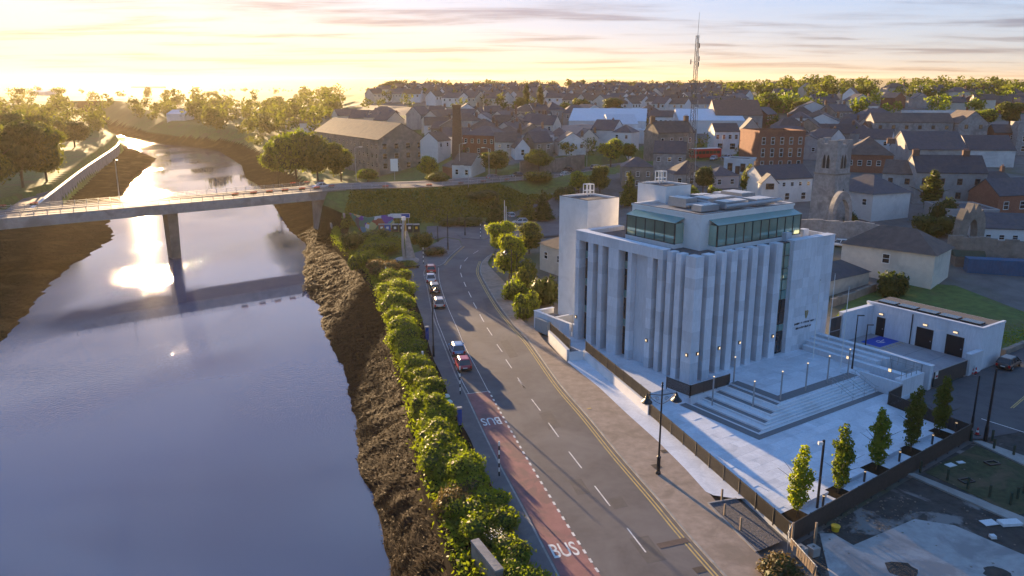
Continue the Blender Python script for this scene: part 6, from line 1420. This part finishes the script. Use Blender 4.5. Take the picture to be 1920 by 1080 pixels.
# graffiti wall, board and recycling banks
m = mat("graffiti", (.3, .3, .3), .8); t = m.node_tree; bs = t.nodes["Principled BSDF"]
gq = t.nodes.new("ShaderNodeNewGeometry"); mpp = t.nodes.new("ShaderNodeMapping"); mpp.inputs["Scale"].default_value = (.32, .32, .5); t.links.new(gq.outputs["Position"], mpp.inputs[0])
nz = t.nodes.new("ShaderNodeTexNoise"); nz.inputs["Scale"].default_value = 1.6; nz.inputs["Detail"].default_value = 2; t.links.new(mpp.outputs[0], nz.inputs["Vector"])
vo = t.nodes.new("ShaderNodeTexVoronoi"); vo.inputs["Scale"].default_value = 2.2; mxv = t.nodes.new("ShaderNodeMix"); mxv.data_type = 'RGBA'; mxv.inputs[0].default_value = .35; t.links.new(mpp.outputs[0], mxv.inputs[6]); t.links.new(nz.outputs[1], mxv.inputs[7]); t.links.new(mxv.outputs[2], vo.inputs["Vector"])
rp2 = t.nodes.new("ShaderNodeValToRGB"); rp2.color_ramp.interpolation = 'CONSTANT'
for i, (q, c) in enumerate(((0, (.55, .58, .62)), (.16, (.30, .10, .06)), (.30, (.10, .22, .16)), (.45, (.16, .08, .34)), (.58, (.5, .3, .07)), (.70, (.13, .12, .12)), (.82, (.10, .24, .36)), (.92, (.4, .42, .2)))):
    e = rp2.color_ramp.elements[i] if i < 2 else rp2.color_ramp.elements.new(q); e.position = q; e.color = c + (1,)
sx = t.nodes.new("ShaderNodeSeparateColor"); t.links.new(vo.outputs["Color"], sx.inputs[0]); t.links.new(sx.outputs[0], rp2.inputs[0]); t.links.new(rp2.outputs[0], bs.inputs["Base Color"])
gw = thing("graffiti_wall", "retaining wall covered in colourful graffiti below the embankment", "wall")
gpx = [(648, 424), (690, 436), (740, 428)]
for a_, b_ in zip(gpx, gpx[1:]):
    q0, q1 = G(*a_, 0), G(*b_, 0); n_ = (q1 - q0).normalized(); n_ = Vector((-n_.y, n_.x, 0)) * .4
    ob("wall", MB().prism([(v.x, v.y) for v in (q0, q1, q1 + n_, q0 + n_)], -.4, 3.6), m, gw)
gw2 = thing("painted_wall", "long upper retaining wall with a strip of graffiti along its top", "wall")
for a_, b_, z0, z1 in (((660, 414), (770, 412), 0, 5.2), ((770, 412), (860, 402), 0, 5.0)):
    q0, q1 = G(*a_, 0), G(*b_, 0); n_ = (q1 - q0).normalized(); n_ = Vector((-n_.y, n_.x, 0)) * .5
    ob("wall", MB().prism([(v.x, v.y) for v in (q0, q1, q1 + n_, q0 + n_)], -.4, z1 - 1.4), MT["stone"], gw2); ob("painted_band", MB().prism([(v.x, v.y) for v in (q0 - n_ * .05, q1 - n_ * .05, q1 + n_, q0 + n_)], z1 - 1.398, z1), m, gw2)
t3 = thing("notice_board", "white and blue notice board on posts above the recycling banks", "sign", G(751, 428, 0), R(6))
ob("board", MB().box(-2.4, 2.4, -.06, .06, 2.6, 3.7), MT["steel_white"], t3); ob("blue_panel", MB().box(.3, 2.3, -.09, -.062, 2.7, 3.6), MT["blue_sign"], t3)
for x in (-2, 0, 2): ob("post", MB().box(x - .06, x + .06, -.06, .06, 0, 2.598), MT["steel_grey"], t3)
for i, (px, c, lab) in enumerate(((716, "brick_red", "orange recycling bank left of the blue one"), (727, "blue_sign", "blue recycling bank in front of the graffiti"), (741, "trim_black", "black recycling bank with a white label"), (754, "trim_black", "black recycling bank under the notice board"), (768, "trim_black", "black recycling bank right of the notice board"), (781, "bright_yellow", "black recycling bank with a yellow end"))):
    t3 = thing("recycling_bank", lab, "bin", G(px, 434, 0), R(8)); ob("body", MB().box(-.75, .75, -.6, .6, 0, 1.7), MT["trim_black" if c == "bright_yellow" else c], t3)
    ob("lid", MB().box(-.78, .78, -.63, .63, 1.702, 1.85), MT["steel_grey"], t3); ob("label", MB().box(-.3, .3, -.64, -.602, .7, 1.3), MT["bright_yellow" if c == "bright_yellow" else "steel_white"], t3)
# quay slipway at the abutment
sl = ob("quay_path", MB().prism([(q.x, q.y) for q in (G(607, 392, .4), G(634, 388, .4), G(645, 420, .4), G(623, 424, .4))], -5, .4), MT["concrete"], kind="structure")
t3 = thing("quay_parapet", "pale concrete parapet along the quay path under the bridge", "wall"); ob("wall", MB().beam(G(606, 391, .9), G(622, 425, .9), .35, 1.0), MT["concrete"], t3)
t3 = thing("quay_parapet", "tall pale wing wall beside the graffiti under the bridge", "wall"); ob("wall", MB().beam(G(634, 384, 2.0), G(646, 414, 2.0), .5, 3.4), MT["concrete"], t3)
# concrete stub wall by the hedge at the bottom edge
t3 = thing("concrete_wall", "grey concrete end wall rising from the hedge at the bottom edge", "wall")
q0, q1 = G(884, 1052, .1), G(930, 1112, .1); n_ = (q1 - q0).normalized(); n_ = Vector((-n_.y, n_.x, 0)) * .55
ob("wall", MB().prism([(v.x, v.y) for v in (q0, q1, q1 + n_, q0 + n_)], -3, 1.7), MT["stone"], t3); ob("coping", MB().prism([(v.x, v.y) for v in (q0 - n_ * .1, q1 - n_ * .1, q1 + n_ * 1.1, q0 + n_ * 1.1)], 1.702, 1.85), MT["stone_grey"], t3)
# wrecked boat on the mud
p = G(604, 533, -4.1); t3 = thing("boat_wreck", "rotting wooden boat hull lying half buried in the river mud", "boat", p, R(62))
mat("old_timber", (.10, .06, .035), .85, .3, 3, .4, 10)
def hull(t): return 1.9 * math.sin(math.pi * (.08 + .84 * t)) ** .7
for s_ in (-1, 1):
    for k in range(4): ob("plank", MB().tube([(-5 + 10 * i / 10, s_ * hull(i / 10) * (.72 + .09 * k), -.6 + .33 * k + .25 * abs(i / 5 - 1) ** 2) for i in range(11)], .13, 5), MT["old_timber"], t3)
for i in range(1, 9): ob("rib", MB().tube([(-5 + 10 * i / 9, hull(i / 9) * y, .6 - .9 * (1 - abs(y)) ** .8) for y in (-1, -.7, -.3, .3, .7, 1)], .09, 5), MT["old_timber"], t3)
for i in (3, 6): ob("thwart", MB().box(-5 + i * 1.11 - .15, -5 + i * 1.11 + .15, -1.5, 1.5, .3, .4), MT["old_timber"], t3)
ob("stem", MB().tube([(5.0, 0, -.6), (5.6, 0, 1.0)], .16, 6), MT["old_timber"], t3)
# flower troughs along the bridge and road railings
leafmat("flower_red", (.22, .05, .05), (.42, .16, .12), .3)
trm = MB().box(-.75, .75, -.2, .2, 0, .3).mesh("trough"); trm.materials.append(MT["steel_dark"])
flm = cards([(random.uniform(-.8, .8), random.gauss(0, .22), .35 + abs(random.gauss(0, .14))) for _ in range(110)], .14, "flower_red", name="flowers")
flf = cards([(random.uniform(-.8, .8), random.gauss(0, .25), .25 + random.gauss(0, .1)) for _ in range(60)], .14, "leaf_dark", name="leaves")
def trough(label, p, rz, g):
    t4 = thing("flower_trough", label, "flower trough", p, rz, g); ob("trough", trm, None, t4); ob("flowers", flm, None, t4); ob("leaves", flf, None, t4)
ab = math.atan2(BD.y, BD.x)
ORD = "first second third fourth fifth sixth seventh eighth ninth tenth eleventh twelfth".split()
for i, s_ in enumerate((18, 24, 76, 80.5, 84.5, 88.5, 93, 97, 101)): trough(ORD[i] + " red flower trough from the left on the near bridge railing", bpt(s_, .35, zt + .75), ab, "flower troughs on the near bridge railing")
for i, s_ in enumerate((12, 18, 24, 30, 36, 96, 100, 104)): trough(ORD[i] + " red flower trough from the left on the far bridge railing", bpt(s_, BW - .35, zt + .75), ab, "flower troughs on the far bridge railing")
er2 = offs(EMBS, 6.6, .1)
for i in range(9, 42, 3): q = er2[i]; d = er2[i + 1] - er2[i]; trough(ORD[i // 3 - 3] + " red flower trough from the bridge along the embankment railing", q, math.atan2(d.y, d.x), "flower troughs by the embankment railing")
# road lamps and signs
def road_lamp(label, p, hgt, rz, m_="steel_grey"):
    t4 = thing("road_lamp", label, "street lamp", p, rz); ob("column", MB().lathe([(.12, -.5), (.11, 1), (.06, hgt)], n=7), MT[m_], t4); ob("arm", MB().tube([(0, 0, hgt), (.6, 0, hgt + .3), (1.6, 0, hgt + .35)], .05, 5), MT[m_], t4); ob("lamp_head", MB().box(1.3, 2.2, -.16, .16, hgt + .28, hgt + .45), MT["steel_white"], t4)
road_lamp("tall lamp column on the middle of the bridge", bpt(53, BW - 2, zt), 9.5, ab + R(-90))
for lab, px, py, z, hh, rz in (("lamp column rising from the graffiti embankment", 879, 402, .0, 13, R(170)), ("lamp column in front of the mill", 668, 336, 8, 9, R(0)), ("lamp column beside the white cottage", 862, 326, 8, 9, R(20)), ("lamp column right of the bushy roadside tree", 917, 333, 8, 8.5, R(190)), ("lamp column near the stone boundary wall", 1024, 318, 8, 8, R(10)), ("lamp column by the green road sign", 1100, 312, 8, 9, R(190)), ("lamp column at the street corner before the pub", 1352, 304, 9.6, 9, R(170))): road_lamp(lab, G(px, py, z), hh, rz)
for lab, px, py, z, w_, h_, c, zo in (("white direction sign beside the mill wall", 740, 335, 8, 2.2, 3.6, "steel_white", 2.2), ("small green road sign above the embankment wall", 1071, 306, 8.2, 1.6, 2.4, "bin_green", 2.5), ("small white sign near the round dark tree", 1305, 352, 7.5, 1.6, 1.2, "steel_white", 3)):
    t4 = thing("road_sign", lab, "sign", G(px, py, z)); ob("board", MB().box(-w_ / 2, w_ / 2, -.05, .05, zo, zo + h_), MT[c], t4); ob("post", MB().box(-.06, .06, .052, .16, -.5, zo + h_), MT["steel_grey"], t4)
# lattice mast
p = TP(1292, 360); t4 = thing("lattice_mast", "tall steel lattice radio mast with aerials rising above the town", "mast", p)
dep = p.y * math.cos(P) + (H - p.z) * math.sin(P)
HM = 0
for k in range(400):
    q = p.z + k * .2; fz = p.y * math.cos(P) - (q - H) * math.sin(P); uz = p.y * math.sin(P) + (q - H) * math.cos(P)
    if CY - F * uz / fz < 68: break
HM = q - p.z
mat("mast_steel", (.17, .15, .135), .6, .2, 1, metal=.3)
def mw(z): return lerp(1.05, .42, z / HM)
for k in range(3):
    a = k * 2.094 + .4; ob("leg", MB().tube([(mw(0) * math.cos(a), mw(0) * math.sin(a), -1), (mw(HM) * math.cos(a), mw(HM) * math.sin(a), HM)], .075, 6), MT["mast_steel"], t4)
nb = int(HM / 1.1)
for k in range(3):
    a, c = k * 2.094 + .4, (k + 1) * 2.094 + .4; br2 = MB()
    for i in range(nb):
        z0, z1 = HM * i / nb, HM * (i + 1) / nb; w0, w1 = mw(z0), mw(z1)
        a0 = (w0 * math.cos(a), w0 * math.sin(a), z0); c1 = (w1 * math.cos(c), w1 * math.sin(c), z1); c0 = (w0 * math.cos(c), w0 * math.sin(c), z0)
        if i % 2: br2.beam(a0, c1, .06)
        else: br2.beam(c0, (w1 * math.cos(a), w1 * math.sin(a), z1), .06)
        br2.beam(a0, c0, .05)
    o = ob("lattice_bracing", br2, MT["mast_steel"], t4); o["kind"] = "stuff"
ob("whip_aerial", MB().tube([(0, 0, HM - 1), (.15, 0, HM + 5.8)], [.06, .03], 5), MT["mast_steel"], t4)
ob("top_ring", MB().tube([(.6 * math.cos(k * .5236), .6 * math.sin(k * .5236), HM) for k in range(13)], .05, 4), MT["mast_steel"], t4)
for z, x, n in ((HM - 2.4, .6, 0), (HM - 5.6, .7, 0), (HM - 6.4, -1.4, 1), (HM - 7, .6, 0), (HM - 14, -.8, 1), (HM - 24, .9, 0)):
    ob("aerial", MB().tube([(x, 0, z - .6), (x, 0, z + .6)], .14, 6), MT["mast_steel"], t4)
    if n: ob("bracket", MB().tube([(0, 0, z), (x, 0, z)], .05, 4), MT["mast_steel"], t4)
ob("dish", MB().lathe([(.5, 0), (.4, .1), (.05, .2)], n=10), MT["steel_white"], t4, loc=(.5, -.4, HM * .55))
ob("cable", MB().tube([(1.3, -.6, 0), (.9, -.3, HM * .6)], .09, 5), MT["steel_grey"], t4)
# light posts on the steps, bollards, flagpoles
LP = [(.8, -8.5, .5, "lowest on the wide treads"), (-1.6, -5.0, .45, "on the left treads near the corner railing"), (3.9, -9.6, TZ, "at the terrace corner"), (8.4, -9.5, TZ, "second along the terrace front"), (12.5, -9.4, TZ, "third along the terrace front"), (16.6, -9.3, TZ, "fourth along the terrace front"), (3.4, -3.6, TZ, "at the end of the corner railing")]
for u_, v_, z_, w_ in LP:
    t4 = thing("light_post", "slim steel light post with glowing top " + w_, "light post", W(u_, v_, z_ - .1), A, "light posts on the steps")
    ob("shaft", MB().box(-.06, .06, -.06, .06, 0, 3.3), MT["steel_grey"], t4); ob("lens", MB().box(-.065, .065, -.065, .065, 3.302, 3.4), MT["lampglow"], t4)
for i, (X, Y, w_) in enumerate(((513, 610, "nearest the camera pole"), (792, 442, "second from the camera pole"), (1028, 306, "third from the camera pole"), (1250, 190, "fourth from the camera pole"), (1408, 106, "last before the street"))):
    t4 = thing("bollard_light", "dark bollard light " + w_, "bollard", G(1400 + X * .2778, 780 + Y * .2778, PZL), 0, "bollard lights along the plaza railing")
    ob("shaft", MB().lathe([(.1, 0), (.1, .95)], n=10), MT["steel_dark"], t4); ob("lens", MB().lathe([(.095, .952), (.095, 1.02)], n=10), MT["lampglow"], t4); ob("cap", MB().lathe([(.11, 1.022), (.11, 1.07)], n=10), MT["steel_dark"], t4)
for i, (X, Y) in enumerate(((648, 865), (860, 745), (1050, 990))):
    p = G(1440 + X / 7.715, 560 + Y / 7.715, TZ); t4 = thing("flagpole", ("left", "middle", "right")[i] + " bare white flagpole beside the entrance wall", "flagpole", p, 0, "bare flagpoles"); ob("shaft", MB().tube([(0, 0, -.1), (0, 0, 10)], [.07, .035], 8), MT["steel_white"], t4); ob("finial", MB().lathe([(.04, 10), (.08, 10.06), (.02, 10.14)], n=8), MT["steel_grey"], t4)
def black_lamp(label, p, hgt):
    t4 = thing("black_lamp", label, "street lamp", p); ob("post", MB().lathe([(.13, 0), (.1, .8), (.06, hgt)], n=8), MT["steel_black"], t4); ob("head", MB().box(-.05, .75, -.12, .12, hgt + .002, hgt + .1), MT["steel_black"], t4)
black_lamp("black slim lamp beside the terrace steps", W(19.2, -8.2, 1.3), 6.6); black_lamp("black slim lamp in the yard by the blue bay", W(27.6, -4.6, 1.0), 3.4)
for u_, v_ in ((20.15, -7.0), (20.15, -12.4)):
    t4 = thing("step_light", "glowing square wall light on the terrace seating wall " + ("nearer the flagpoles" if v_ > -10 else "nearer the street"), "wall light", W(u_ - .02, v_, 2.2), A); ob("case", MB().box(-.12, .0, -.2, .2, -.2, .2), MT["steel_grey"], t4); ob("lens", MB().box(-.15, -.122, -.17, .17, -.17, .17), MT["lampglow"], t4)
p = G(1532, 952, PZL); t4 = thing("camera_pole", "tall black pole with a white security camera among the young trees", "pole", p); ob("post", MB().lathe([(.12, 0), (.1, 6.1)], n=8), MT["steel_black"], t4); ob("camera", MB().box(-.45, -.1, -.12, .12, 5.7, 5.95), MT["steel_white"], t4); ob("bracket", MB().box(-.12, .0, -.05, .05, 5.9, 6.05), MT["steel_black"], t4)
pole("black_pole", "black pole at the railing corner by the street", "pole", 1822, 800, 5.6, .1, "steel_black", z=0); pole("black_pole", "taller black pole beside the traffic cone", "pole", 1847, 826, 7.6, .13, "steel_black", z=0)
# cones, barriers, posts, debris
def cone(label, p):
    t4 = thing("traffic_cone", label, "traffic cone", p); ob("base", MB().box(-.25, .25, -.25, .25, 0, .06), MT["trim_black"], t4)
    for z0, z1, c in ((.062, .3, "sign_red"), (.302, .5, "steel_white"), (.502, .78, "sign_red")): ob("cone_band", MB().lathe([(.2 - .2 * z0, z0), (.2 - .2 * z1, z1)], n=10), MT[c], t4)
cone("red and white traffic cone at the foot of the tall black pole", G(1832, 815, -.05)); cone("left traffic cone beside the annex barrier", G(1824, 702, -.05)); cone("right traffic cone beside the annex barrier", G(1829, 700, -.05))
t4 = thing("steel_barrier", "grey crowd barrier standing before the annex end wall", "barrier", G(1826, 700, -.05), A + R(20))
fb = MB(); fb.tube([(-1.1, 0, .15), (-1.1, 0, 1.1), (1.1, 0, 1.1), (1.1, 0, .15), (-1.1, 0, .15)], .025, 5); ob("frame", fb, MT["steel_grey"], t4)
for k in range(10): ob("bar", MB().tube([(-.95 + k * .21, 0, .15), (-.95 + k * .21, 0, 1.1)], .014, 4), MT["steel_grey"], t4)
for x in (-.8, .8): ob("foot", MB().box(x - .03, x + .03, -.35, .35, 0, .05), MT["steel_grey"], t4)
WP = [("weathered wooden post by the broken builder's fence", 1484, 1022, 1.9), ("leaning wooden post beside the concrete blocks", 1527, 1022, 1.9), ("first short wooden post of the gravel bed", 1353, 940, 1.1), ("second short wooden post of the gravel bed", 1358, 968, 1.1), ("third short wooden post of the gravel bed", 1388, 996, 1.2)]
mat("timber", (.28, .21, .15), .85, .2, 4, .3, 12)
for lab, px, py, hh in WP:
    t4 = thing("wooden_post", lab, "post", G(px, py, .0), R(10)); ob("shaft", MB().box(-.07, .07, -.07, .07, -.1, hh), MT["timber"], t4); ob("cap", MB().box(-.075, .075, -.075, .075, hh + .001, hh + .03), MT["timber"], t4)
GP = [(1725, 886), (1776, 901), (1814, 917), (1855, 932), (1894, 947), (1907, 936), (1919, 925), (1820, 827), (1863, 843), (1900, 855), (1860, 826)]
for i, (px, py) in enumerate(GP):
    t4 = thing("lot_post", "dark green timber post, " + ORD[i if i < 5 else i - 5 if i < 7 else i - 7] + " " + ("edging the kerb of the vacant lot" if i < 5 else "at the right side of the vacant lot" if i < 7 else "along the street side of the vacant lot"), "post", G(px, py, -.08), 0, "low posts round the vacant lot"); ob("shaft", MB().box(-.08, .08, -.08, .08, 0, 1.1), mat("post_green", (.03, .05, .035), .8) if "post_green" not in MT else MT["post_green"], t4); ob("cap", MB().box(-.085, .085, -.085, .085, 1.102, 1.14), MT["post_green"], t4)
for lab, px, py, s_, c in (("pale concrete block with a broken top by the fence", 1500, 1042, .75, "concrete"), ("grey concrete block beside the pale one", 1524, 1040, .7, "concrete")):
    t4 = thing("concrete_block", lab, "block", G(px, py, -.06), R(25)); ob("block", MB().box(-s_ / 2, s_ / 2, -s_ / 2, s_ / 2, 0, s_), MT[c], t4); ob("socket", MB().lathe([(.1, s_ + .002), (.1, s_ + .03)], n=8), MT["steel_dark"], t4)
t4 = thing("builder_fence", "bent galvanised mesh fence panel by the golden bush", "fence", G(1476, 1032, 0), R(70))
fr2 = MB(); fr2.tube([(-.9, 0, 0), (-1.0, .1, 2.0), (.7, -.2, 1.9), (.9, 0, 0)], .03, 6); ob("frame", fr2, MT["steel_grey"], t4)
for k in range(14): ob("wire", MB().tube([(-.9 + k * .13, 0, .05), (-.95 + k * .125, .05, 1.9)], .012, 4), MT["steel_grey"], t4)
for k in range(6): ob("wire", MB().tube([(-.93, .02, .3 + k * .3), (.85, -.05, .3 + k * .28)], .012, 4), MT["steel_grey"], t4)
t4 = thing("timber_fence", "broken timber fence panel leading down to the bottom edge", "fence", (0, 0, 0)); q0, q1 = G(1482, 1030, 0), G(1530, 1085, 0)
for k in range(9): ob("board", MB().beam(q0.lerp(q1, k / 9) + Vector((0, 0, .45)), q0.lerp(q1, (k + .85) / 9) + Vector((0, 0, .45)), .04, .8), MT["timber"], t4)
ob("top_pole", MB().tube([q0 + Vector((0, 0, .95)), q1 + Vector((0, 0, .95))], .04, 6), MT["steel_grey"], t4)
t4 = thing("cable_drum", "yellow plastic crate lying by the dark railing", "crate", G(1566, 995, -.1), R(20)); ob("tub", MB().lathe([(.28, 0), (.34, .42), (.38, .44)], n=10), MT["bright_yellow"], t4); ob("lid", MB().lathe([(.3, .442), (.25, .47)], n=10), MT["bright_yellow"], t4)
mat("sheet_white", (.62, .64, .66), .7, .08, 2)
for lab, px, py, w_, d_, a in (("small pale board lying on the lot scrub", 1782, 872, .9, .6, .4), ("smaller pale board right of the first", 1801, 867, .7, .4, .2), ("white board propped on the lot at right", 1854, 980, 1.2, .8, .2), ("rolled white sheeting on the lot at right", 1893, 982, 1.7, .8, .1), ("white plastic tub on the lot", 1861, 1008, .4, .4, 0)):
    t4 = thing("loose_board" if "board" in lab else "plastic_tub" if "tub" in lab else "sheeting", lab, "debris", G(px, py, -.05), a); ob("sheet", MB().box(-w_ / 2, w_ / 2, -d_ / 2, d_ / 2, .0, .22 if "roll" in lab or "tub" in lab else .05), MT["sheet_white"], t4); ob("edge", MB().box(-w_ / 2 - .02, w_ / 2 + .02, -d_ / 2 - .03, -d_ / 2 - .001, .0, .06), MT["sheet_white"], t4)
for lab, px, py in (("open black manhole frame on the lot scrub", 1860, 869), ("rusted manhole frame near the lot kerb", 1812, 902)):
    t4 = thing("manhole_frame", lab, "manhole", G(px, py, -.05), R(15))
    for q in ((-.6, .6, -.4, -.28), (-.6, .6, .28, .4), (-.6, -.48, -.278, .278), (.48, .6, -.278, .278)): ob("rim", MB().box(*q, 0, .12), MT["steel_black"], t4)
# rubble on the lot and gravel
rp_ = MB(); rnd_ = random.Random(9)
for k in range(260):
    if rnd_.random() < .6: q = G(rnd_.uniform(1540, 1720), rnd_.uniform(930, 1000), -.1)
    else: q = G(rnd_.uniform(1500, 1960), rnd_.uniform(850, 1080), -.1)
    s_ = rnd_.uniform(.02, .09); rp_.box(q.x - s_, q.x + s_ * rnd_.uniform(.5, 1), q.y - s_, q.y + s_ * .8, -.12, -.1 + s_ * .9)
ob("rubble", rp_, MT["concrete_brown"], label="loose stones and rubble strewn over the vacant lot", cat="rubble", kind="stuff")
# riverside wall and path on the left bank
pw = [G(x, y, 1.0) for x, y in ((60, 396), (100, 365), (160, 318), (222, 273), (205, 260), (178, 250))]
t4 = thing("river_wall", "long pale river wall beside the left bank path", "wall"); pwl = catmull(pw, 5)
ob("wall", MB().sweep(pwl, [(-.3, -5), (.5, -5), (.5, .9), (-.3, .9)]), MT["concrete"], t4); ob("coping", MB().sweep(pwl, [(-.4, .902), (.6, .902), (.6, 1.05), (-.4, 1.05)]), MT["granite_slab"], t4)
ob("riverside_path", MB().sheet(offs(pwl, -.4, .15), offs(pwl, -7, .15)), MT["footway"], kind="structure")
for lab, px, py, w_ in (("white roofed hall in the trees beyond the river bend", 330, 226, 34), ("bright flat roofed factory on the hazy skyline", 275, 164.6, 60), ("small white roofed building in the left woods", 70, 178, 30)):
    hx("riverside_hall", lab, "hall", (px - w_ / 2, py), (px + w_ / 2, py + .4), 22, 5, 3, 'gable', "render_pale", "metal_white")
# people on the bridge: a walker at the near railing
def walker(label, p, rz, c1, c2):
    t5 = thing("person", label, "person", p, rz)
    v = [(0, 0, .92), (0, 0, 1.15), (0, .02, 1.42), (0, .02, 1.52), (0, .04, 1.66), (.1, 0, .88), (.11, .12, .5), (.11, .02, .06), (.11, .16, .03), (-.1, 0, .88), (-.11, -.1, .5), (-.11, -.28, .1), (-.11, -.16, .05), (.2, .02, 1.40), (.25, -.06, 1.12), (.25, .06, .86), (-.2, .02, 1.40), (-.25, .08, 1.12), (-.25, .2, .88)]
    e = [(0, 1), (1, 2), (2, 3), (3, 4), (0, 5), (5, 6), (6, 7), (7, 8), (0, 9), (9, 10), (10, 11), (11, 12), (2, 13), (13, 14), (14, 15), (2, 16), (16, 17), (17, 18)]
    r_ = [.15, .14, .15, .06, .105, .10, .075, .05, .045, .10, .075, .05, .045, .07, .05, .035, .07, .05, .035]
    me_ = bpy.data.meshes.new("body"); me_.from_pydata(v, e, []); me_.materials.append(c1)
    o = bpy.data.objects.new("body", me_); COL.objects.link(o); o.parent = t5; sm_ = o.modifiers.new("s", 'SKIN')
    for i, q in enumerate(me_.skin_vertices[0].data): q.radius = (r_[i], r_[i]); q.use_root = (i == 0)
    o.modifiers.new("u", 'SUBSURF').levels = 1
    ob("hair", MB().lathe([(.02, 1.79), (.09, 1.76), (.115, 1.68), (.1, 1.62)], (0, .02, 0), 8), MT["trim_black"], t5); ob("coat", MB().lathe([(.2, .78), (.19, 1.1), (.22, 1.38), (.12, 1.47)], n=10), c2, t5)
walker("person in dark clothes walking along the near side of the bridge", bpt(27, 2.2, zt + .06), R(-50), MT["trim_black"], MT["blue_sign"])
walker("person in a red top on the far side of the bridge", bpt(19, BW - 2.2, zt + .06), R(130), MT["blue_sign"], MT["sign_red"])
# ------------------------------------------------------------------ evening haze over the whole valley
XM = max(abs(xs[0]), xs[-1]) + 60; hzb = MB().box(-XM, XM, ys[0] - 40, ys[-1] + 60, -9.5, max(max(r_) for r_ in HV) + 12)
hm = bpy.data.materials.new("haze"); hm.use_nodes = True; t = hm.node_tree; t.nodes.clear(); on = t.nodes.new("ShaderNodeOutputMaterial"); pvn = t.nodes.new("ShaderNodeVolumePrincipled")
pvn.inputs["Color"].default_value = (1.0, .84, .62, 1); pvn.inputs["Density"].default_value = .00006; pvn.inputs["Anisotropy"].default_value = .5; t.links.new(pvn.outputs[0], on.inputs["Volume"])
ho = ob("haze", hzb, hm, kind="stuff", label="warm evening haze filling the river valley", cat="haze")
